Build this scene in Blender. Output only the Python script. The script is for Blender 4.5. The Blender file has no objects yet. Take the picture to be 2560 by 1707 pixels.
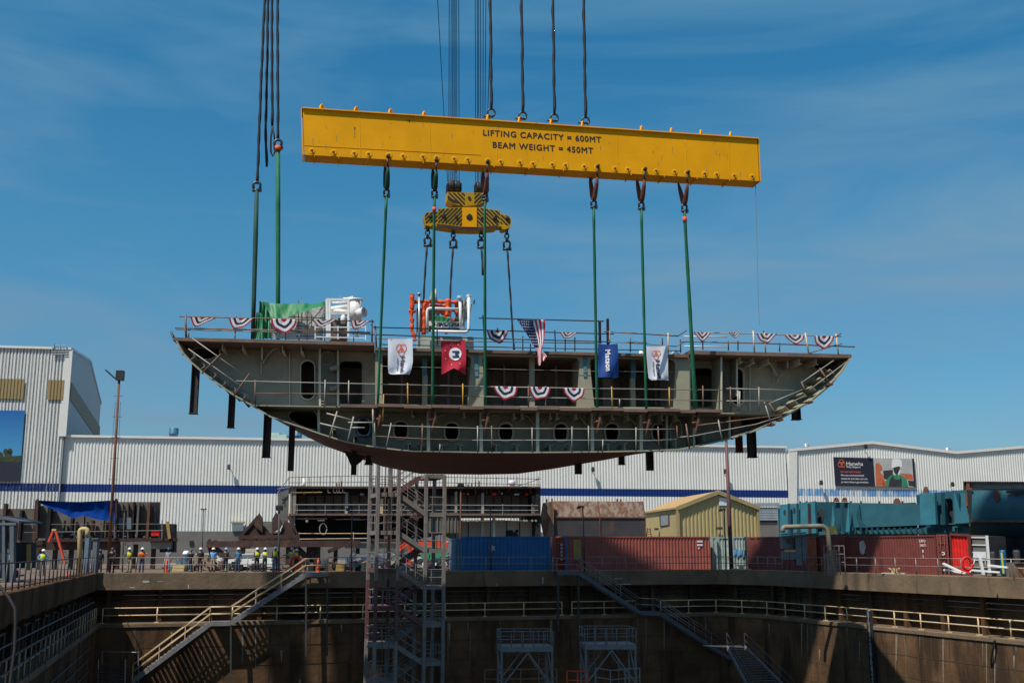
import bpy, bmesh, math, random
from mathutils import Vector, Matrix
from mathutils.geometry import tessellate_polygon
random.seed(7)
R = math.radians
scn = bpy.context.scene
COL = scn.collection

# ------------------------------------------------------------------ camera, sky, sun, exposure
FPX, CX, CY = 2700.0, 1280.0, 853.5          # focal length and centre in pixels of the 2560 px photograph
PITCH = R(10.95)
EYE = Vector((0, 0, 1.7))
cd = bpy.data.cameras.new('camera')
cam = bpy.data.objects.new('camera', cd)
COL.objects.link(cam)
cam.location = EYE
cam.rotation_euler = (R(90) + PITCH, 0, 0)
cd.sensor_width = 36.0
cd.lens = FPX / 2560 * 36.0
cd.clip_start = 0.3
cd.clip_end = 6000
scn.camera = cam

SUN = Vector((-0.42, -0.5, 1.0)).normalized()
SUN_EL = math.asin(SUN.z)
SUN_AZ = math.atan2(SUN.x, SUN.y)            # clockwise from +Y
w = bpy.data.worlds.new('World')
scn.world = w
w.use_nodes = True
nt = w.node_tree
nt.nodes.clear()
out = nt.nodes.new('ShaderNodeOutputWorld')
bg = nt.nodes.new('ShaderNodeBackground')
sky = nt.nodes.new('ShaderNodeTexSky')
sky.sky_type = 'NISHITA'
sky.sun_disc = False
sky.sun_elevation = SUN_EL
sky.sun_rotation = SUN_AZ
sky.air_density = 1.0
sky.dust_density = 0.6
sky.ozone_density = 2.5
hs = nt.nodes.new('ShaderNodeHueSaturation')
hs.inputs['Saturation'].default_value = 1.22
hs.inputs['Hue'].default_value = 0.492
nt.links.new(sky.outputs[0], hs.inputs['Color'])
# faint high cirrus: a noise over the sky directions
tc = nt.nodes.new('ShaderNodeTexCoord')
mp = nt.nodes.new('ShaderNodeMapping')
mp.inputs['Scale'].default_value = (1.3, 1.3, 6.5)
mp.inputs['Rotation'].default_value = (0, 0.12, 0)
n1 = nt.nodes.new('ShaderNodeTexNoise')
n1.inputs['Scale'].default_value = 2.0
n1.inputs['Detail'].default_value = 5
n1.inputs['Roughness'].default_value = 0.52
n1.inputs['Distortion'].default_value = 0.5
mr = nt.nodes.new('ShaderNodeMapRange')
mr.inputs['From Min'].default_value = 0.40
mr.inputs['From Max'].default_value = 0.76
mr.inputs['To Max'].default_value = 0.6
mxw = nt.nodes.new('ShaderNodeMix')
mxw.data_type = 'RGBA'
mxw.inputs['B'].default_value = (4.0, 3.5, 4.3, 1)
nt.links.new(tc.outputs['Generated'], mp.inputs[0])
nt.links.new(mp.outputs[0], n1.inputs[0])
nt.links.new(n1.outputs[0], mr.inputs['Value'])
nt.links.new(mr.outputs[0], mxw.inputs['Factor'])
nt.links.new(hs.outputs[0], mxw.inputs['A'])
# deeper, cyan-leaning blue towards the zenith, greyer blue towards the horizon
sz = nt.nodes.new('ShaderNodeSeparateXYZ')
nt.links.new(tc.outputs['Generated'], sz.inputs[0])
rp = nt.nodes.new('ShaderNodeValToRGB')
rp.color_ramp.elements[0].position = 0.02; rp.color_ramp.elements[0].color = (0.31, 0.375, 0.455, 1)
rp.color_ramp.elements[1].position = 0.57; rp.color_ramp.elements[1].color = (0.19, 0.65, 0.73, 1)
e_ = rp.color_ramp.elements.new(0.28); e_.color = (0.36, 0.61, 0.62, 1)
e_ = rp.color_ramp.elements.new(0.78); e_.color = (0.95, 0.72, 0.60, 1)      # the paler sky high up round the sun
nt.links.new(sz.outputs[2], rp.inputs[0])
mu = nt.nodes.new('ShaderNodeVectorMath'); mu.operation = 'MULTIPLY'
sc_ = nt.nodes.new('ShaderNodeVectorMath'); sc_.operation = 'SCALE'; sc_.inputs['Scale'].default_value = 2.0
nt.links.new(mxw.outputs['Result'], mu.inputs[0]); nt.links.new(rp.outputs[0], mu.inputs[1])
nt.links.new(mu.outputs[0], sc_.inputs[0]); nt.links.new(sc_.outputs[0], bg.inputs[0])
bg.inputs[1].default_value = 0.085
nt.links.new(bg.outputs[0], out.inputs[0])

sd = bpy.data.lights.new('sun', 'SUN')
sd.energy = 4.9
sd.angle = R(0.5)
sd.color = (1.0, 0.94, 0.85)
so = bpy.data.objects.new('sun', sd)
COL.objects.link(so)
so.rotation_euler = SUN.to_track_quat('Z', 'Y').to_euler()
so.location = (-30, -20, 60)
scn.view_settings.view_transform = 'Standard'
scn.view_settings.look = 'None'
scn.view_settings.gamma = 1
scn.view_settings.exposure = 0.0

# ------------------------------------------------------------------ projecting photo pixels to points of the place
cp, sp = math.cos(PITCH), math.sin(PITCH)
def ray(px, py):
    u = (px - CX) / FPX
    v = (CY - py) / FPX
    return Vector((u, cp - v * sp, sp + v * cp))
def W(px, py, Y):
    r = ray(px, py)
    return EYE + r * (Y / r.y)
def zat(py, Y):
    return W(CX, py, Y).z
def xat(px, Y, z):
    return (px - CX) / FPX * (Y * cp + (z - EYE.z) * sp)
class Plane:
    """vertical plane through ground points a, b (seen left to right); d goes away from the camera"""
    def __init__(s, a, b):
        s.a = Vector((a[0], a[1], 0)); s.b = Vector((b[0], b[1], 0))
        s.u = (s.b - s.a).normalized()
        s.n = Vector((-s.u.y, s.u.x, 0))
        s.len = (s.b - s.a).length
    def pt(s, px, py, d=0.0):
        r = ray(px, py)
        o = s.a + s.n * d
        t = (o - EYE).dot(s.n) / r.dot(s.n)
        return EYE + r * t
    def at(s, px, z, d=0.0):
        o = s.a + s.n * d
        k = (px - CX) / FPX
        den = s.u.x - k * s.u.y * cp
        q = (k * (o.y * cp + (z - EYE.z) * sp) - o.x) / den
        return Vector((o.x + s.u.x * q, o.y + s.u.y * q, z))
    def z(s, px, py, d=0.0):
        return s.pt(px, py, d).z

# ------------------------------------------------------------------ materials
MATS = {}
def mat(name, col, rough=0.6, metal=0.0, var=0.25, scale=1.5, rust=0.0, rustcol=(0.16, 0.065, 0.03), rscale=0.9,
        streak=False, bump=0.0, bscale=8.0, col2=None, spec=None, stretch=(1, 1, 1)):
    m = bpy.data.materials.new(name)
    m.use_nodes = True
    t = m.node_tree
    p = t.nodes['Principled BSDF']
    p.inputs['Roughness'].default_value = rough
    p.inputs['Metallic'].default_value = metal
    if spec is not None:
        p.inputs['Specular IOR Level'].default_value = spec
    c = (col[0], col[1], col[2], 1)
    tcn = t.nodes.new('ShaderNodeTexCoord')
    mpn = t.nodes.new('ShaderNodeMapping')
    mpn.inputs['Scale'].default_value = stretch
    t.links.new(tcn.outputs['Object'], mpn.inputs[0])
    n = t.nodes.new('ShaderNodeTexNoise')
    n.inputs['Scale'].default_value = scale
    n.inputs['Detail'].default_value = 6
    n.inputs['Roughness'].default_value = 0.62
    t.links.new(mpn.outputs[0], n.inputs[0])
    mx = t.nodes.new('ShaderNodeMix'); mx.data_type = 'RGBA'
    if col2 is None:
        a = tuple(x * (1 - var) for x in col); b = tuple(min(1, x * (1 + var)) for x in col)
    else:
        a = col; b = col2
    mx.inputs['A'].default_value = (*a, 1); mx.inputs['B'].default_value = (*b, 1)
    rmp = t.nodes.new('ShaderNodeMapRange')
    rmp.inputs['From Min'].default_value = 0.3; rmp.inputs['From Max'].default_value = 0.7
    t.links.new(n.outputs[0], rmp.inputs['Value'])
    t.links.new(rmp.outputs[0], mx.inputs['Factor'])
    last = mx.outputs['Result']
    if rust > 0:
        mp2 = t.nodes.new('ShaderNodeMapping')
        mp2.inputs['Scale'].default_value = (1, 1, 0.16) if streak else (1, 1, 1)
        mp2.inputs['Location'].default_value = (3.1, 7.7, 1.9)
        t.links.new(tcn.outputs['Object'], mp2.inputs[0])
        n2 = t.nodes.new('ShaderNodeTexNoise')
        n2.inputs['Scale'].default_value = rscale
        n2.inputs['Detail'].default_value = 8
        n2.inputs['Roughness'].default_value = 0.68
        t.links.new(mp2.outputs[0], n2.inputs[0])
        r2 = t.nodes.new('ShaderNodeMapRange')
        e = 0.5 + (0.5 - rust) * 0.42
        r2.inputs['From Min'].default_value = e
        r2.inputs['From Max'].default_value = e + 0.09
        t.links.new(n2.outputs[0], r2.inputs['Value'])
        m2 = t.nodes.new('ShaderNodeMix'); m2.data_type = 'RGBA'
        m2.inputs['B'].default_value = (*rustcol, 1)
        t.links.new(r2.outputs[0], m2.inputs['Factor'])
        t.links.new(last, m2.inputs['A'])
        last = m2.outputs['Result']
    t.links.new(last, p.inputs['Base Color'])
    if bump > 0:
        nb = t.nodes.new('ShaderNodeTexNoise')
        nb.inputs['Scale'].default_value = bscale
        nb.inputs['Detail'].default_value = 5
        t.links.new(mpn.outputs[0], nb.inputs[0])
        b = t.nodes.new('ShaderNodeBump')
        b.inputs['Strength'].default_value = bump
        b.inputs['Distance'].default_value = 0.05
        t.links.new(nb.outputs[0], b.inputs['Height'])
        t.links.new(b.outputs[0], p.inputs['Normal'])
    MATS[name] = m
    return m
mat('crane_yellow', (0.74, 0.335, 0.002), 0.75, spec=0.15, var=0.09, scale=0.6, rust=0.12, rustcol=(0.5, 0.22, 0.01), rscale=1.6, streak=True)
mat('hook_yellow', (0.42, 0.25, 0.006), 0.6, spec=0.2, var=0.12, rust=0.05)
mat('black_paint', (0.012, 0.012, 0.013), 0.5, var=0.3)
mat('letter_black', (0.02, 0.014, 0.006), 0.6, var=0.2)
mat('black_rope', (0.010, 0.012, 0.018), 0.75, var=0.4, scale=6)
mat('wire', (0.03, 0.035, 0.045), 0.5, metal=0.4, var=0.2)
mat('sling_green', (0.006, 0.125, 0.055), 0.7, var=0.35, scale=3, stretch=(1, 1, 0.3))
mat('sling_dark', (0.007, 0.055, 0.04), 0.75, var=0.4, scale=3, stretch=(1, 1, 0.3))
mat('sling_brown', (0.13, 0.04, 0.028), 0.75, var=0.35, scale=4)
mat('sling_orange', (0.75, 0.10, 0.02), 0.7)
mat('steel_dark', (0.05, 0.05, 0.052), 0.45, metal=0.6, rust=0.35)
mat('shackle', (0.045, 0.06, 0.075), 0.4, metal=0.5, rust=0.2)
mat('shackle_rust', (0.13, 0.06, 0.04), 0.6, metal=0.2, rust=0.4)
mat('primer', (0.29, 0.262, 0.2), 0.6, var=0.22, scale=0.8, rust=0.2, rustcol=(0.24, 0.19, 0.15), rscale=1.3, streak=True)
mat('primer_lit', (0.48, 0.46, 0.36), 0.6, var=0.12, scale=1.3, rust=0.22, rustcol=(0.2, 0.15, 0.1), rscale=2)  # same primer, lightened to put in the light that rims and flanges catch
mat('primer_olive', (0.30, 0.285, 0.2), 0.6, var=0.10, scale=0.8, rust=0.15, rustcol=(0.2, 0.15, 0.09), rscale=1.4, streak=True)
mat('primer_teal', (0.07, 0.19, 0.22), 0.6, var=0.3, scale=2, rust=0.2, rustcol=(0.2, 0.2, 0.16))
mat('deck_edge', (0.15, 0.10, 0.075), 0.8, var=0.3, scale=1.2, rust=0.35, rustcol=(0.2, 0.09, 0.05), rscale=1.1)
mat('inner_dark', (0.24, 0.21, 0.185), 0.75, var=0.35, scale=0.7)
mat('hull_red', (0.14, 0.042, 0.03), 0.65, var=0.22, scale=0.6, rust=0.12, rustcol=(0.22, 0.12, 0.09), rscale=1.2, stretch=(0.4, 1, 2))
mat('leg_dark', (0.035, 0.027, 0.027), 0.7, var=0.3, rust=0.3, rustcol=(0.07, 0.03, 0.02))
mat('leg_rust', (0.13, 0.05, 0.03), 0.8, var=0.3, rust=0.4)
mat('rail_rust', (0.17, 0.10, 0.07), 0.6, metal=0.2, var=0.3, scale=3, rust=0.35, rustcol=(0.13, 0.055, 0.035))
mat('rail_grey', (0.22, 0.205, 0.185), 0.5, metal=0.3, var=0.25, scale=3, rust=0.25)
mat('rail_light', (0.30, 0.285, 0.25), 0.5, metal=0.1, var=0.15, scale=2, rust=0.3)
mat('rail_cream', (0.62, 0.46, 0.27), 0.6, var=0.15, scale=3, rust=0.25)
mat('rail_yellow', (0.5, 0.27, 0.03), 0.6, var=0.3, scale=3, rust=0.3)
mat('rail_dark', (0.06, 0.06, 0.065), 0.6, metal=0.2, var=0.3)
mat('white_paint', (0.72, 0.73, 0.72), 0.45, var=0.08, rust=0.06)
mat('white_cloth', (0.66, 0.70, 0.78), 0.8, var=0.08, scale=3)
mat('flag_red', (0.52, 0.012, 0.035), 0.75, var=0.15, scale=3)
mat('flag_white', (0.75, 0.75, 0.78), 0.75, var=0.05)
mat('flag_navy', (0.012, 0.022, 0.085), 0.8, var=0.2)
mat('flag_blue', (0.006, 0.055, 0.25), 0.7, var=0.2, scale=3)
mat('bunting_red', (0.36, 0.012, 0.03), 0.8, var=0.15)
mat('bunting_navy', (0.012, 0.022, 0.06), 0.8, var=0.15)
mat('logo_orange', (0.75, 0.12, 0.04), 0.7, var=0.05)
mat('ink', (0.02, 0.022, 0.05), 0.8, var=0.05)
mat('tarp_green', (0.01, 0.17, 0.06), 0.55, var=0.35, scale=2)
mat('tarp_blue', (0.0, 0.033, 0.2), 0.85, spec=0.1, var=0.3, scale=1.5)
mat('wrap_orange', (0.68, 0.08, 0.012), 0.6, var=0.3, scale=8, bump=0.8, bscale=9)
mat('plastic_wrap', (0.42, 0.46, 0.45), 0.3, var=0.35, scale=5, bump=0.8)
mat('siding_white', (0.645, 0.655, 0.62), 0.5, var=0.05, scale=0.35, rust=0.04, rustcol=(0.58, 0.58, 0.53), rscale=0.5, streak=True)
mat('trim_white', (0.68, 0.68, 0.64), 0.5, var=0.05)
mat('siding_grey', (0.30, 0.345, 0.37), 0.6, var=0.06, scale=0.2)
mat('siding_blue', (0.001, 0.024, 0.15), 0.5, var=0.08, scale=0.6)
mat('siding_faded', (0.12, 0.27, 0.50), 0.6, var=0.1, scale=2.2, rust=0.55, rustcol=(0.5, 0.56, 0.58), rscale=1.6, streak=True)
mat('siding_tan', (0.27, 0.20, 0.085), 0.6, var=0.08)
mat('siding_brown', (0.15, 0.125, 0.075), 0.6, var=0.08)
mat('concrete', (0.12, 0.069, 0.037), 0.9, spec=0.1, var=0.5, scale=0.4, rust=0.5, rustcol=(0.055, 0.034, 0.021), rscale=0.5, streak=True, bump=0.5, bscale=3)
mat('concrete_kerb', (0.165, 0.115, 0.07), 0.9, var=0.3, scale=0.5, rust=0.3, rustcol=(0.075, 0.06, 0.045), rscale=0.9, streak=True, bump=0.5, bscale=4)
mat('concrete_grey', (0.14, 0.135, 0.125), 0.9, var=0.2, scale=0.5, bump=0.3, bscale=4)
mat('ground', (0.145, 0.105, 0.075), 0.95, var=0.35, scale=0.12, rust=0.3, rustcol=(0.09, 0.08, 0.07), rscale=0.3, bump=0.5, bscale=2)
mat('pit_floor', (0.06, 0.055, 0.045), 0.8, var=0.4, scale=0.2)
mat('stain_grey', (0.24, 0.2, 0.15), 0.9, var=0.3, scale=3)
mat('stain_dark', (0.06, 0.042, 0.028), 0.9, var=0.3, scale=3)
mat('stain_white', (0.45, 0.44, 0.4), 0.9, var=0.3, scale=3)
mat('cont_blue', (0.004, 0.105, 0.29), 0.5, var=0.15, scale=1, rust=0.1, rustcol=(0.03, 0.05, 0.1))
mat('cont_blue_light', (0.12, 0.22, 0.3), 0.5, var=0.15, scale=1, rust=0.2)
mat('cont_red', (0.30, 0.075, 0.055), 0.6, var=0.18, scale=0.9, rust=0.28, rustcol=(0.17, 0.05, 0.04), rscale=1.2)
mat('cont_maroon', (0.16, 0.037, 0.03), 0.6, var=0.2, scale=0.8, rust=0.25, rustcol=(0.09, 0.03, 0.025), rscale=0.8)
mat('cont_pale', (0.34, 0.42, 0.38), 0.6, var=0.15, rust=0.3, rustcol=(0.2, 0.16, 0.12), rscale=2)
mat('cont_rustred', (0.3, 0.09, 0.045), 0.6, var=0.2, rust=0.2)
mat('curtain_red', (0.6, 0.012, 0.008), 0.6, var=0.25, scale=2)
mat('ochre', (0.33, 0.21, 0.06), 0.7, var=0.15)
mat('shed_yellow', (0.43, 0.35, 0.16), 0.6, var=0.07, scale=0.7, rust=0.08, rustcol=(0.3, 0.22, 0.1), streak=True)
mat('shed_roof', (0.46, 0.29, 0.11), 0.6, var=0.12, scale=0.8)
mat('shed_trim', (0.4, 0.31, 0.15), 0.6, var=0.1)
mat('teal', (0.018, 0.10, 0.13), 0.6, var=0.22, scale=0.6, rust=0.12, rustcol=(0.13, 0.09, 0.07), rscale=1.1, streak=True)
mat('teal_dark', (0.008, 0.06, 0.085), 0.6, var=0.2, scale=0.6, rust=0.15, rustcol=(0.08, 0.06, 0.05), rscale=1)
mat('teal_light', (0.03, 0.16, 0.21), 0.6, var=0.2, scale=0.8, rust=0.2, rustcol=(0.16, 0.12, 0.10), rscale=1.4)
mat('rust', (0.14, 0.055, 0.032), 0.85, var=0.35, scale=1.2, rust=0.4, rustcol=(0.07, 0.03, 0.022))
mat('rust_dark', (0.042, 0.021, 0.017), 0.85, var=0.4, scale=1.2, rust=0.35, rustcol=(0.09, 0.036, 0.02))
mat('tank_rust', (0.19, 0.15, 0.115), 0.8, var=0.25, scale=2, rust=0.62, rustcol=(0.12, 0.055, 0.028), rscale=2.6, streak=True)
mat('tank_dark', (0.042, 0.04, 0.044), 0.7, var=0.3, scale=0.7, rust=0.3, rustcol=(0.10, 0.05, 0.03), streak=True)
mat('block_grey', (0.125, 0.115, 0.10), 0.8, var=0.3, scale=0.8, rust=0.42, rustcol=(0.13, 0.07, 0.045), rscale=0.8, streak=True)
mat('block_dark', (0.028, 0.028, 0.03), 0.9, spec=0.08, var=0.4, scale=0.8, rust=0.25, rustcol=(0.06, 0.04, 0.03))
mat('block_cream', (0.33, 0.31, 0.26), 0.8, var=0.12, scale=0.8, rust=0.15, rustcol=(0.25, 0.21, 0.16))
mat('tower_grey', (0.215, 0.195, 0.185), 0.55, metal=0.15, var=0.2, scale=2, rust=0.25, rustcol=(0.13, 0.07, 0.05), rscale=1.5)
mat('tower_red', (0.13, 0.055, 0.055), 0.6, var=0.25, scale=2, rust=0.2)
mat('scaf_blue', (0.20, 0.20, 0.205), 0.55, metal=0.1, var=0.2, scale=2, rust=0.15)
mat('stair_blue', (0.10, 0.115, 0.135), 0.6, metal=0.1, var=0.2, scale=2, rust=0.25)
mat('cabinet', (0.11, 0.14, 0.16), 0.5, var=0.15, scale=1.4, rust=0.1)
mat('pipe_cream', (0.48, 0.37, 0.17), 0.6, var=0.12, scale=2, rust=0.12)
mat('pipe_tan', (0.22, 0.20, 0.14), 0.6, var=0.12, scale=2, rust=0.12)
mat('orange_paint', (0.62, 0.06, 0.015), 0.5, var=0.15, rust=0.08)
mat('cone_orange', (0.72, 0.07, 0.012), 0.5, var=0.1)
mat('yellow_cloth', (0.78, 0.56, 0.12), 0.7, var=0.15)
mat('skin', (0.35, 0.18, 0.12), 0.6, var=0.1)
mat('skin_dark', (0.12, 0.06, 0.04), 0.6, var=0.1)
mat('hat_white', (0.75, 0.75, 0.74), 0.35, var=0.03)
mat('hat_blue', (0.30, 0.42, 0.6), 0.35, var=0.05)
mat('hat_navy', (0.03, 0.045, 0.09), 0.4, var=0.05)
mat('vest_lime', (0.55, 0.62, 0.02), 0.7, var=0.1)
mat('vest_orange', (0.80, 0.16, 0.03), 0.7, var=0.1)
mat('shirt_blue', (0.12, 0.38, 0.72), 0.8, var=0.12)
mat('shirt_teal', (0.03, 0.17, 0.33), 0.8, var=0.12)
mat('shirt_grey', (0.25, 0.28, 0.33), 0.8, var=0.12)
mat('cloth_black', (0.012, 0.013, 0.016), 0.8, var=0.3)
mat('khaki', (0.33, 0.27, 0.18), 0.8, var=0.12)
mat('jeans', (0.03, 0.055, 0.12), 0.8, var=0.2)
mat('toilet_blue', (0.10, 0.15, 0.20), 0.6)
mat('brick', (0.24, 0.17, 0.12), 0.9, var=0.3, scale=3)
mat('galv', (0.40, 0.45, 0.48), 0.4, metal=0.5, var=0.15, scale=1, stretch=(3, 3, 0.5))
mat('galv_blue', (0.09, 0.2, 0.3), 0.4, metal=0.3, var=0.2)
mat('window_glass', (0.16, 0.2, 0.23), 0.15, var=0.1)
mat('mint', (0.36, 0.5, 0.42), 0.6, var=0.1)
mat('board_navy', (0.012, 0.014, 0.03), 0.6, var=0.1)
mat('photo_grey', (0.42, 0.42, 0.41), 0.7, var=0.15, scale=0.5)
mat('photo_green', (0.03, 0.22, 0.12), 0.7, var=0.2)
mat('photo_orange', (0.5, 0.13, 0.05), 0.7, var=0.2)
mat('photo_dark', (0.03, 0.03, 0.035), 0.7, var=0.2)
mat('photo_tree', (0.03, 0.045, 0.02), 0.8, var=0.3)
mat('photo_water', (0.008, 0.012, 0.03), 0.7, var=0.2)
# the printed picture on the banner: a blue sky that pales towards its horizon
m = mat('photo_sky', (0.01, 0.13, 0.42), 0.6, var=0.1)
t = m.node_tree
sx = t.nodes.new('ShaderNodeSeparateXYZ'); tcn = t.nodes.new('ShaderNodeTexCoord')
t.links.new(tcn.outputs['Generated'], sx.inputs[0])
cr = t.nodes.new('ShaderNodeValToRGB')
cr.color_ramp.elements[0].color = (0.08, 0.38, 0.62, 1); cr.color_ramp.elements[1].color = (0.0, 0.11, 0.36, 1)
t.links.new(sx.outputs[2], cr.inputs[0]); t.links.new(cr.outputs[0], t.nodes['Principled BSDF'].inputs['Base Color'])

# ------------------------------------------------------------------ mesh building
UP = Vector((0, 0, 1))
ORIG = {}
SPLIT = {'inner_pillar', 'support_post', 'cheek_plate', 'orange_structures_print', 'dark_print', 'side_partition', 'lashing_bracket', 'tree_print', 'stringer', 'apron_print', 'visor_print', 'buttress', 'joint', 'paint_mark', 'rust_mark', 'drain_hole', 'pin_head', 'core', 'angle_bar_', 'notch_', 'frame_member', 'trim', 'hanger', 'rib', 'stiffener', 'cable_guide', 'weld_strip', 'corner_trim', 'verge', 'door_bars', 'ribs', 'sheave', 'corner_post', 'label_plate', 'recess', 'end_plate', 'bracket_plate', 'blue_scribble', 'hazard_stripes'}
def V(*a):
    return Vector(a)
class MB:
    def __init__(s):
        s.v = []; s.f = []; s.m = []; s.cur = 0; s.sm = []; s.smooth = False
    def face(s, pts):
        i = len(s.v)
        s.v += [Vector(p) for p in pts]
        s.f.append(tuple(range(i, i + len(pts)))); s.m.append(s.cur); s.sm.append(s.smooth)
    def add(s, vs, fs):
        i = len(s.v)
        s.v += [Vector(p) for p in vs]
        for f in fs:
            s.f.append(tuple(i + k for k in f)); s.m.append(s.cur); s.sm.append(s.smooth)
        return s
    def hexa(s, p):
        return s.add(p, [(0, 3, 2, 1), (4, 5, 6, 7), (0, 1, 5, 4), (1, 2, 6, 5), (2, 3, 7, 6), (3, 0, 4, 7)])
    def box(s, x0, x1, y0, y1, z0, z1):
        return s.hexa([(x0, y0, z0), (x1, y0, z0), (x1, y1, z0), (x0, y1, z0), (x0, y0, z1), (x1, y0, z1), (x1, y1, z1), (x0, y1, z1)])
    def obox(s, c, ax, ay, az):
        """box around c with half vectors ax, ay, az"""
        c = Vector(c)
        P = []
        for k in (-1, 1):
            for (i, j) in ((-1, -1), (1, -1), (1, 1), (-1, 1)):
                P.append(c + ax * i + ay * j + az * k)
        return s.hexa(P)
    def bar(s, p, q, wd, ht=None, up=None):
        p = Vector(p); q = Vector(q); ht = wd if ht is None else ht
        d = (q - p)
        if d.length < 1e-6: return s
        dn = d.normalized(); up = UP if up is None else up
        if abs(dn.dot(up)) > 0.99: up = Vector((0, 1, 0))
        sd_ = dn.cross(up).normalized(); u2 = sd_.cross(dn)
        return s.obox((p + q) / 2, sd_ * wd / 2, u2 * ht / 2, d / 2)
    def ring(s, c, d, r, n):
        d = d.normalized()
        a = d.cross(UP if abs(d.z) < 0.95 else Vector((1, 0, 0))).normalized(); b = d.cross(a)
        return [c + a * r * math.cos(2 * math.pi * k / n) + b * r * math.sin(2 * math.pi * k / n) for k in range(n)]
    def tube(s, p, q, r, n=6, r2=None):
        p = Vector(p); q = Vector(q)
        if (q - p).length < 1e-6: return s
        return s.path([p, q], r, n, r2)
    def path(s, pts, r, n=6, r2=None, rad=None):
        pts = [Vector(p) for p in pts]
        i0 = len(s.v)
        prev = None
        N = len(pts)
        a = None
        for i, p in enumerate(pts):
            d = ((pts[min(i + 1, N - 1)] - p).normalized() + (p - pts[max(i - 1, 0)]).normalized())
            if d.length < 1e-6: d = pts[min(i + 1, N - 1)] - p
            d = d.normalized() if d.length > 1e-9 else UP.copy()
            if a is None:
                a = d.cross(UP if abs(d.z) < 0.95 else Vector((1, 0, 0))).normalized()
            else:
                a = (a - d * a.dot(d))
                a = a.normalized() if a.length > 1e-6 else d.cross(Vector((0.3, 1, 0.2))).normalized()
            b = d.cross(a)
            rr = rad[i] if rad else (r if r2 is None else r + (r2 - r) * i / (N - 1))
            for k in range(n):
                t_ = 2 * math.pi * k / n
                s.v.append(p + a * rr * math.cos(t_) + b * rr * math.sin(t_))
        for i in range(N - 1):
            for k in range(n):
                k2 = (k + 1) % n
                s.f.append((i0 + i * n + k, i0 + i * n + k2, i0 + (i + 1) * n + k2, i0 + (i + 1) * n + k))
                s.m.append(s.cur); s.sm.append(n > 5)
        s.f.append(tuple(i0 + k for k in range(n))[::-1]); s.m.append(s.cur); s.sm.append(False)
        s.f.append(tuple(i0 + (N - 1) * n + k for k in range(n))); s.m.append(s.cur); s.sm.append(False)
        return s
    def plate(s, outer, holes, vec):
        """flat polygon (with holes) given thickness vec"""
        vec = Vector(vec)
        loops = [[Vector(p) for p in outer]] + [[Vector(p) for p in h] for h in holes]
        flat = [p for l in loops for p in l]
        tris = tessellate_polygon(loops)
        i0 = len(s.v); n = len(flat)
        s.v += flat + [p + vec for p in flat]
        for t_ in tris:
            s.f.append((i0 + t_[0], i0 + t_[1], i0 + t_[2])); s.m.append(s.cur); s.sm.append(False)
            s.f.append((i0 + n + t_[2], i0 + n + t_[1], i0 + n + t_[0])); s.m.append(s.cur); s.sm.append(False)
        k = 0
        for l in loops:
            for j in range(len(l)):
                a = i0 + k + j; b = i0 + k + (j + 1) % len(l)
                s.f.append((a, b, b + n, a + n)); s.m.append(s.cur); s.sm.append(False)
            k += len(l)
        return s
    def poly(s, outer, holes=()):
        loops = [[Vector(p) for p in outer]] + [[Vector(p) for p in h] for h in holes]
        flat = [p for l in loops for p in l]
        i0 = len(s.v)
        s.v += flat
        for t_ in tessellate_polygon(loops):
            s.f.append((i0 + t_[0], i0 + t_[1], i0 + t_[2])); s.m.append(s.cur); s.sm.append(False)
        return s
    def lathe(s, o, axis, prof, n=12):
        o = Vector(o); axis = Vector(axis).normalized()
        pts = [o + axis * h for (r, h) in prof]
        a = axis.cross(UP if abs(axis.z) < 0.95 else Vector((1, 0, 0))).normalized(); b = axis.cross(a)
        i0 = len(s.v)
        for (r, h), p in zip(prof, pts):
            for k in range(n):
                t_ = 2 * math.pi * k / n
                s.v.append(p + a * r * math.cos(t_) + b * r * math.sin(t_))
        for i in range(len(prof) - 1):
            for k in range(n):
                k2 = (k + 1) % n
                s.f.append((i0 + i * n + k, i0 + i * n + k2, i0 + (i + 1) * n + k2, i0 + (i + 1) * n + k))
                s.m.append(s.cur); s.sm.append(True)
        s.f.append(tuple(i0 + k for k in range(n))[::-1]); s.m.append(s.cur); s.sm.append(False)
        s.f.append(tuple(i0 + (len(prof) - 1) * n + k for k in range(n))); s.m.append(s.cur); s.sm.append(False)
        return s
    def grid(s, P, nu, nv, matf=None, smooth=True):
        """P(i, j) for i in 0..nu, j in 0..nv"""
        i0 = len(s.v)
        for i in range(nu + 1):
            for j in range(nv + 1):
                s.v.append(Vector(P(i, j)))
        for i in range(nu):
            for j in range(nv):
                a = i0 + i * (nv + 1) + j
                s.f.append((a, a + 1, a + nv + 2, a + nv + 1))
                s.m.append(matf(i, j) if matf else s.cur); s.sm.append(smooth)
        return s
    def pieces(s):
        """the separate solids of this mesh as MBs of their own"""
        par = list(range(len(s.v)))
        def find(i):
            while par[i] != i:
                par[i] = par[par[i]]; i = par[i]
            return i
        for f in s.f:
            for k in f[1:]: par[find(k)] = find(f[0])
        G = {}
        for f, m_, sm in zip(s.f, s.m, s.sm): G.setdefault(find(f[0]), []).append((f, m_, sm))
        for fs in G.values():
            b_ = MB(); ix = {}
            for f, m_, sm in fs:
                for k in f:
                    if k not in ix: ix[k] = len(b_.v); b_.v.append(s.v[k])
                b_.f.append(tuple(ix[k] for k in f)); b_.m.append(m_); b_.sm.append(sm)
            yield b_
    def build(s, name, mats, parent=None, label=None):
        if parent is not None and name in SPLIT:
            r_ = None
            for b_ in list(s.pieces()):
                r_ = b_._build(name, mats, parent, label)
            return r_
        return s._build(name, mats, parent, label)
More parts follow.
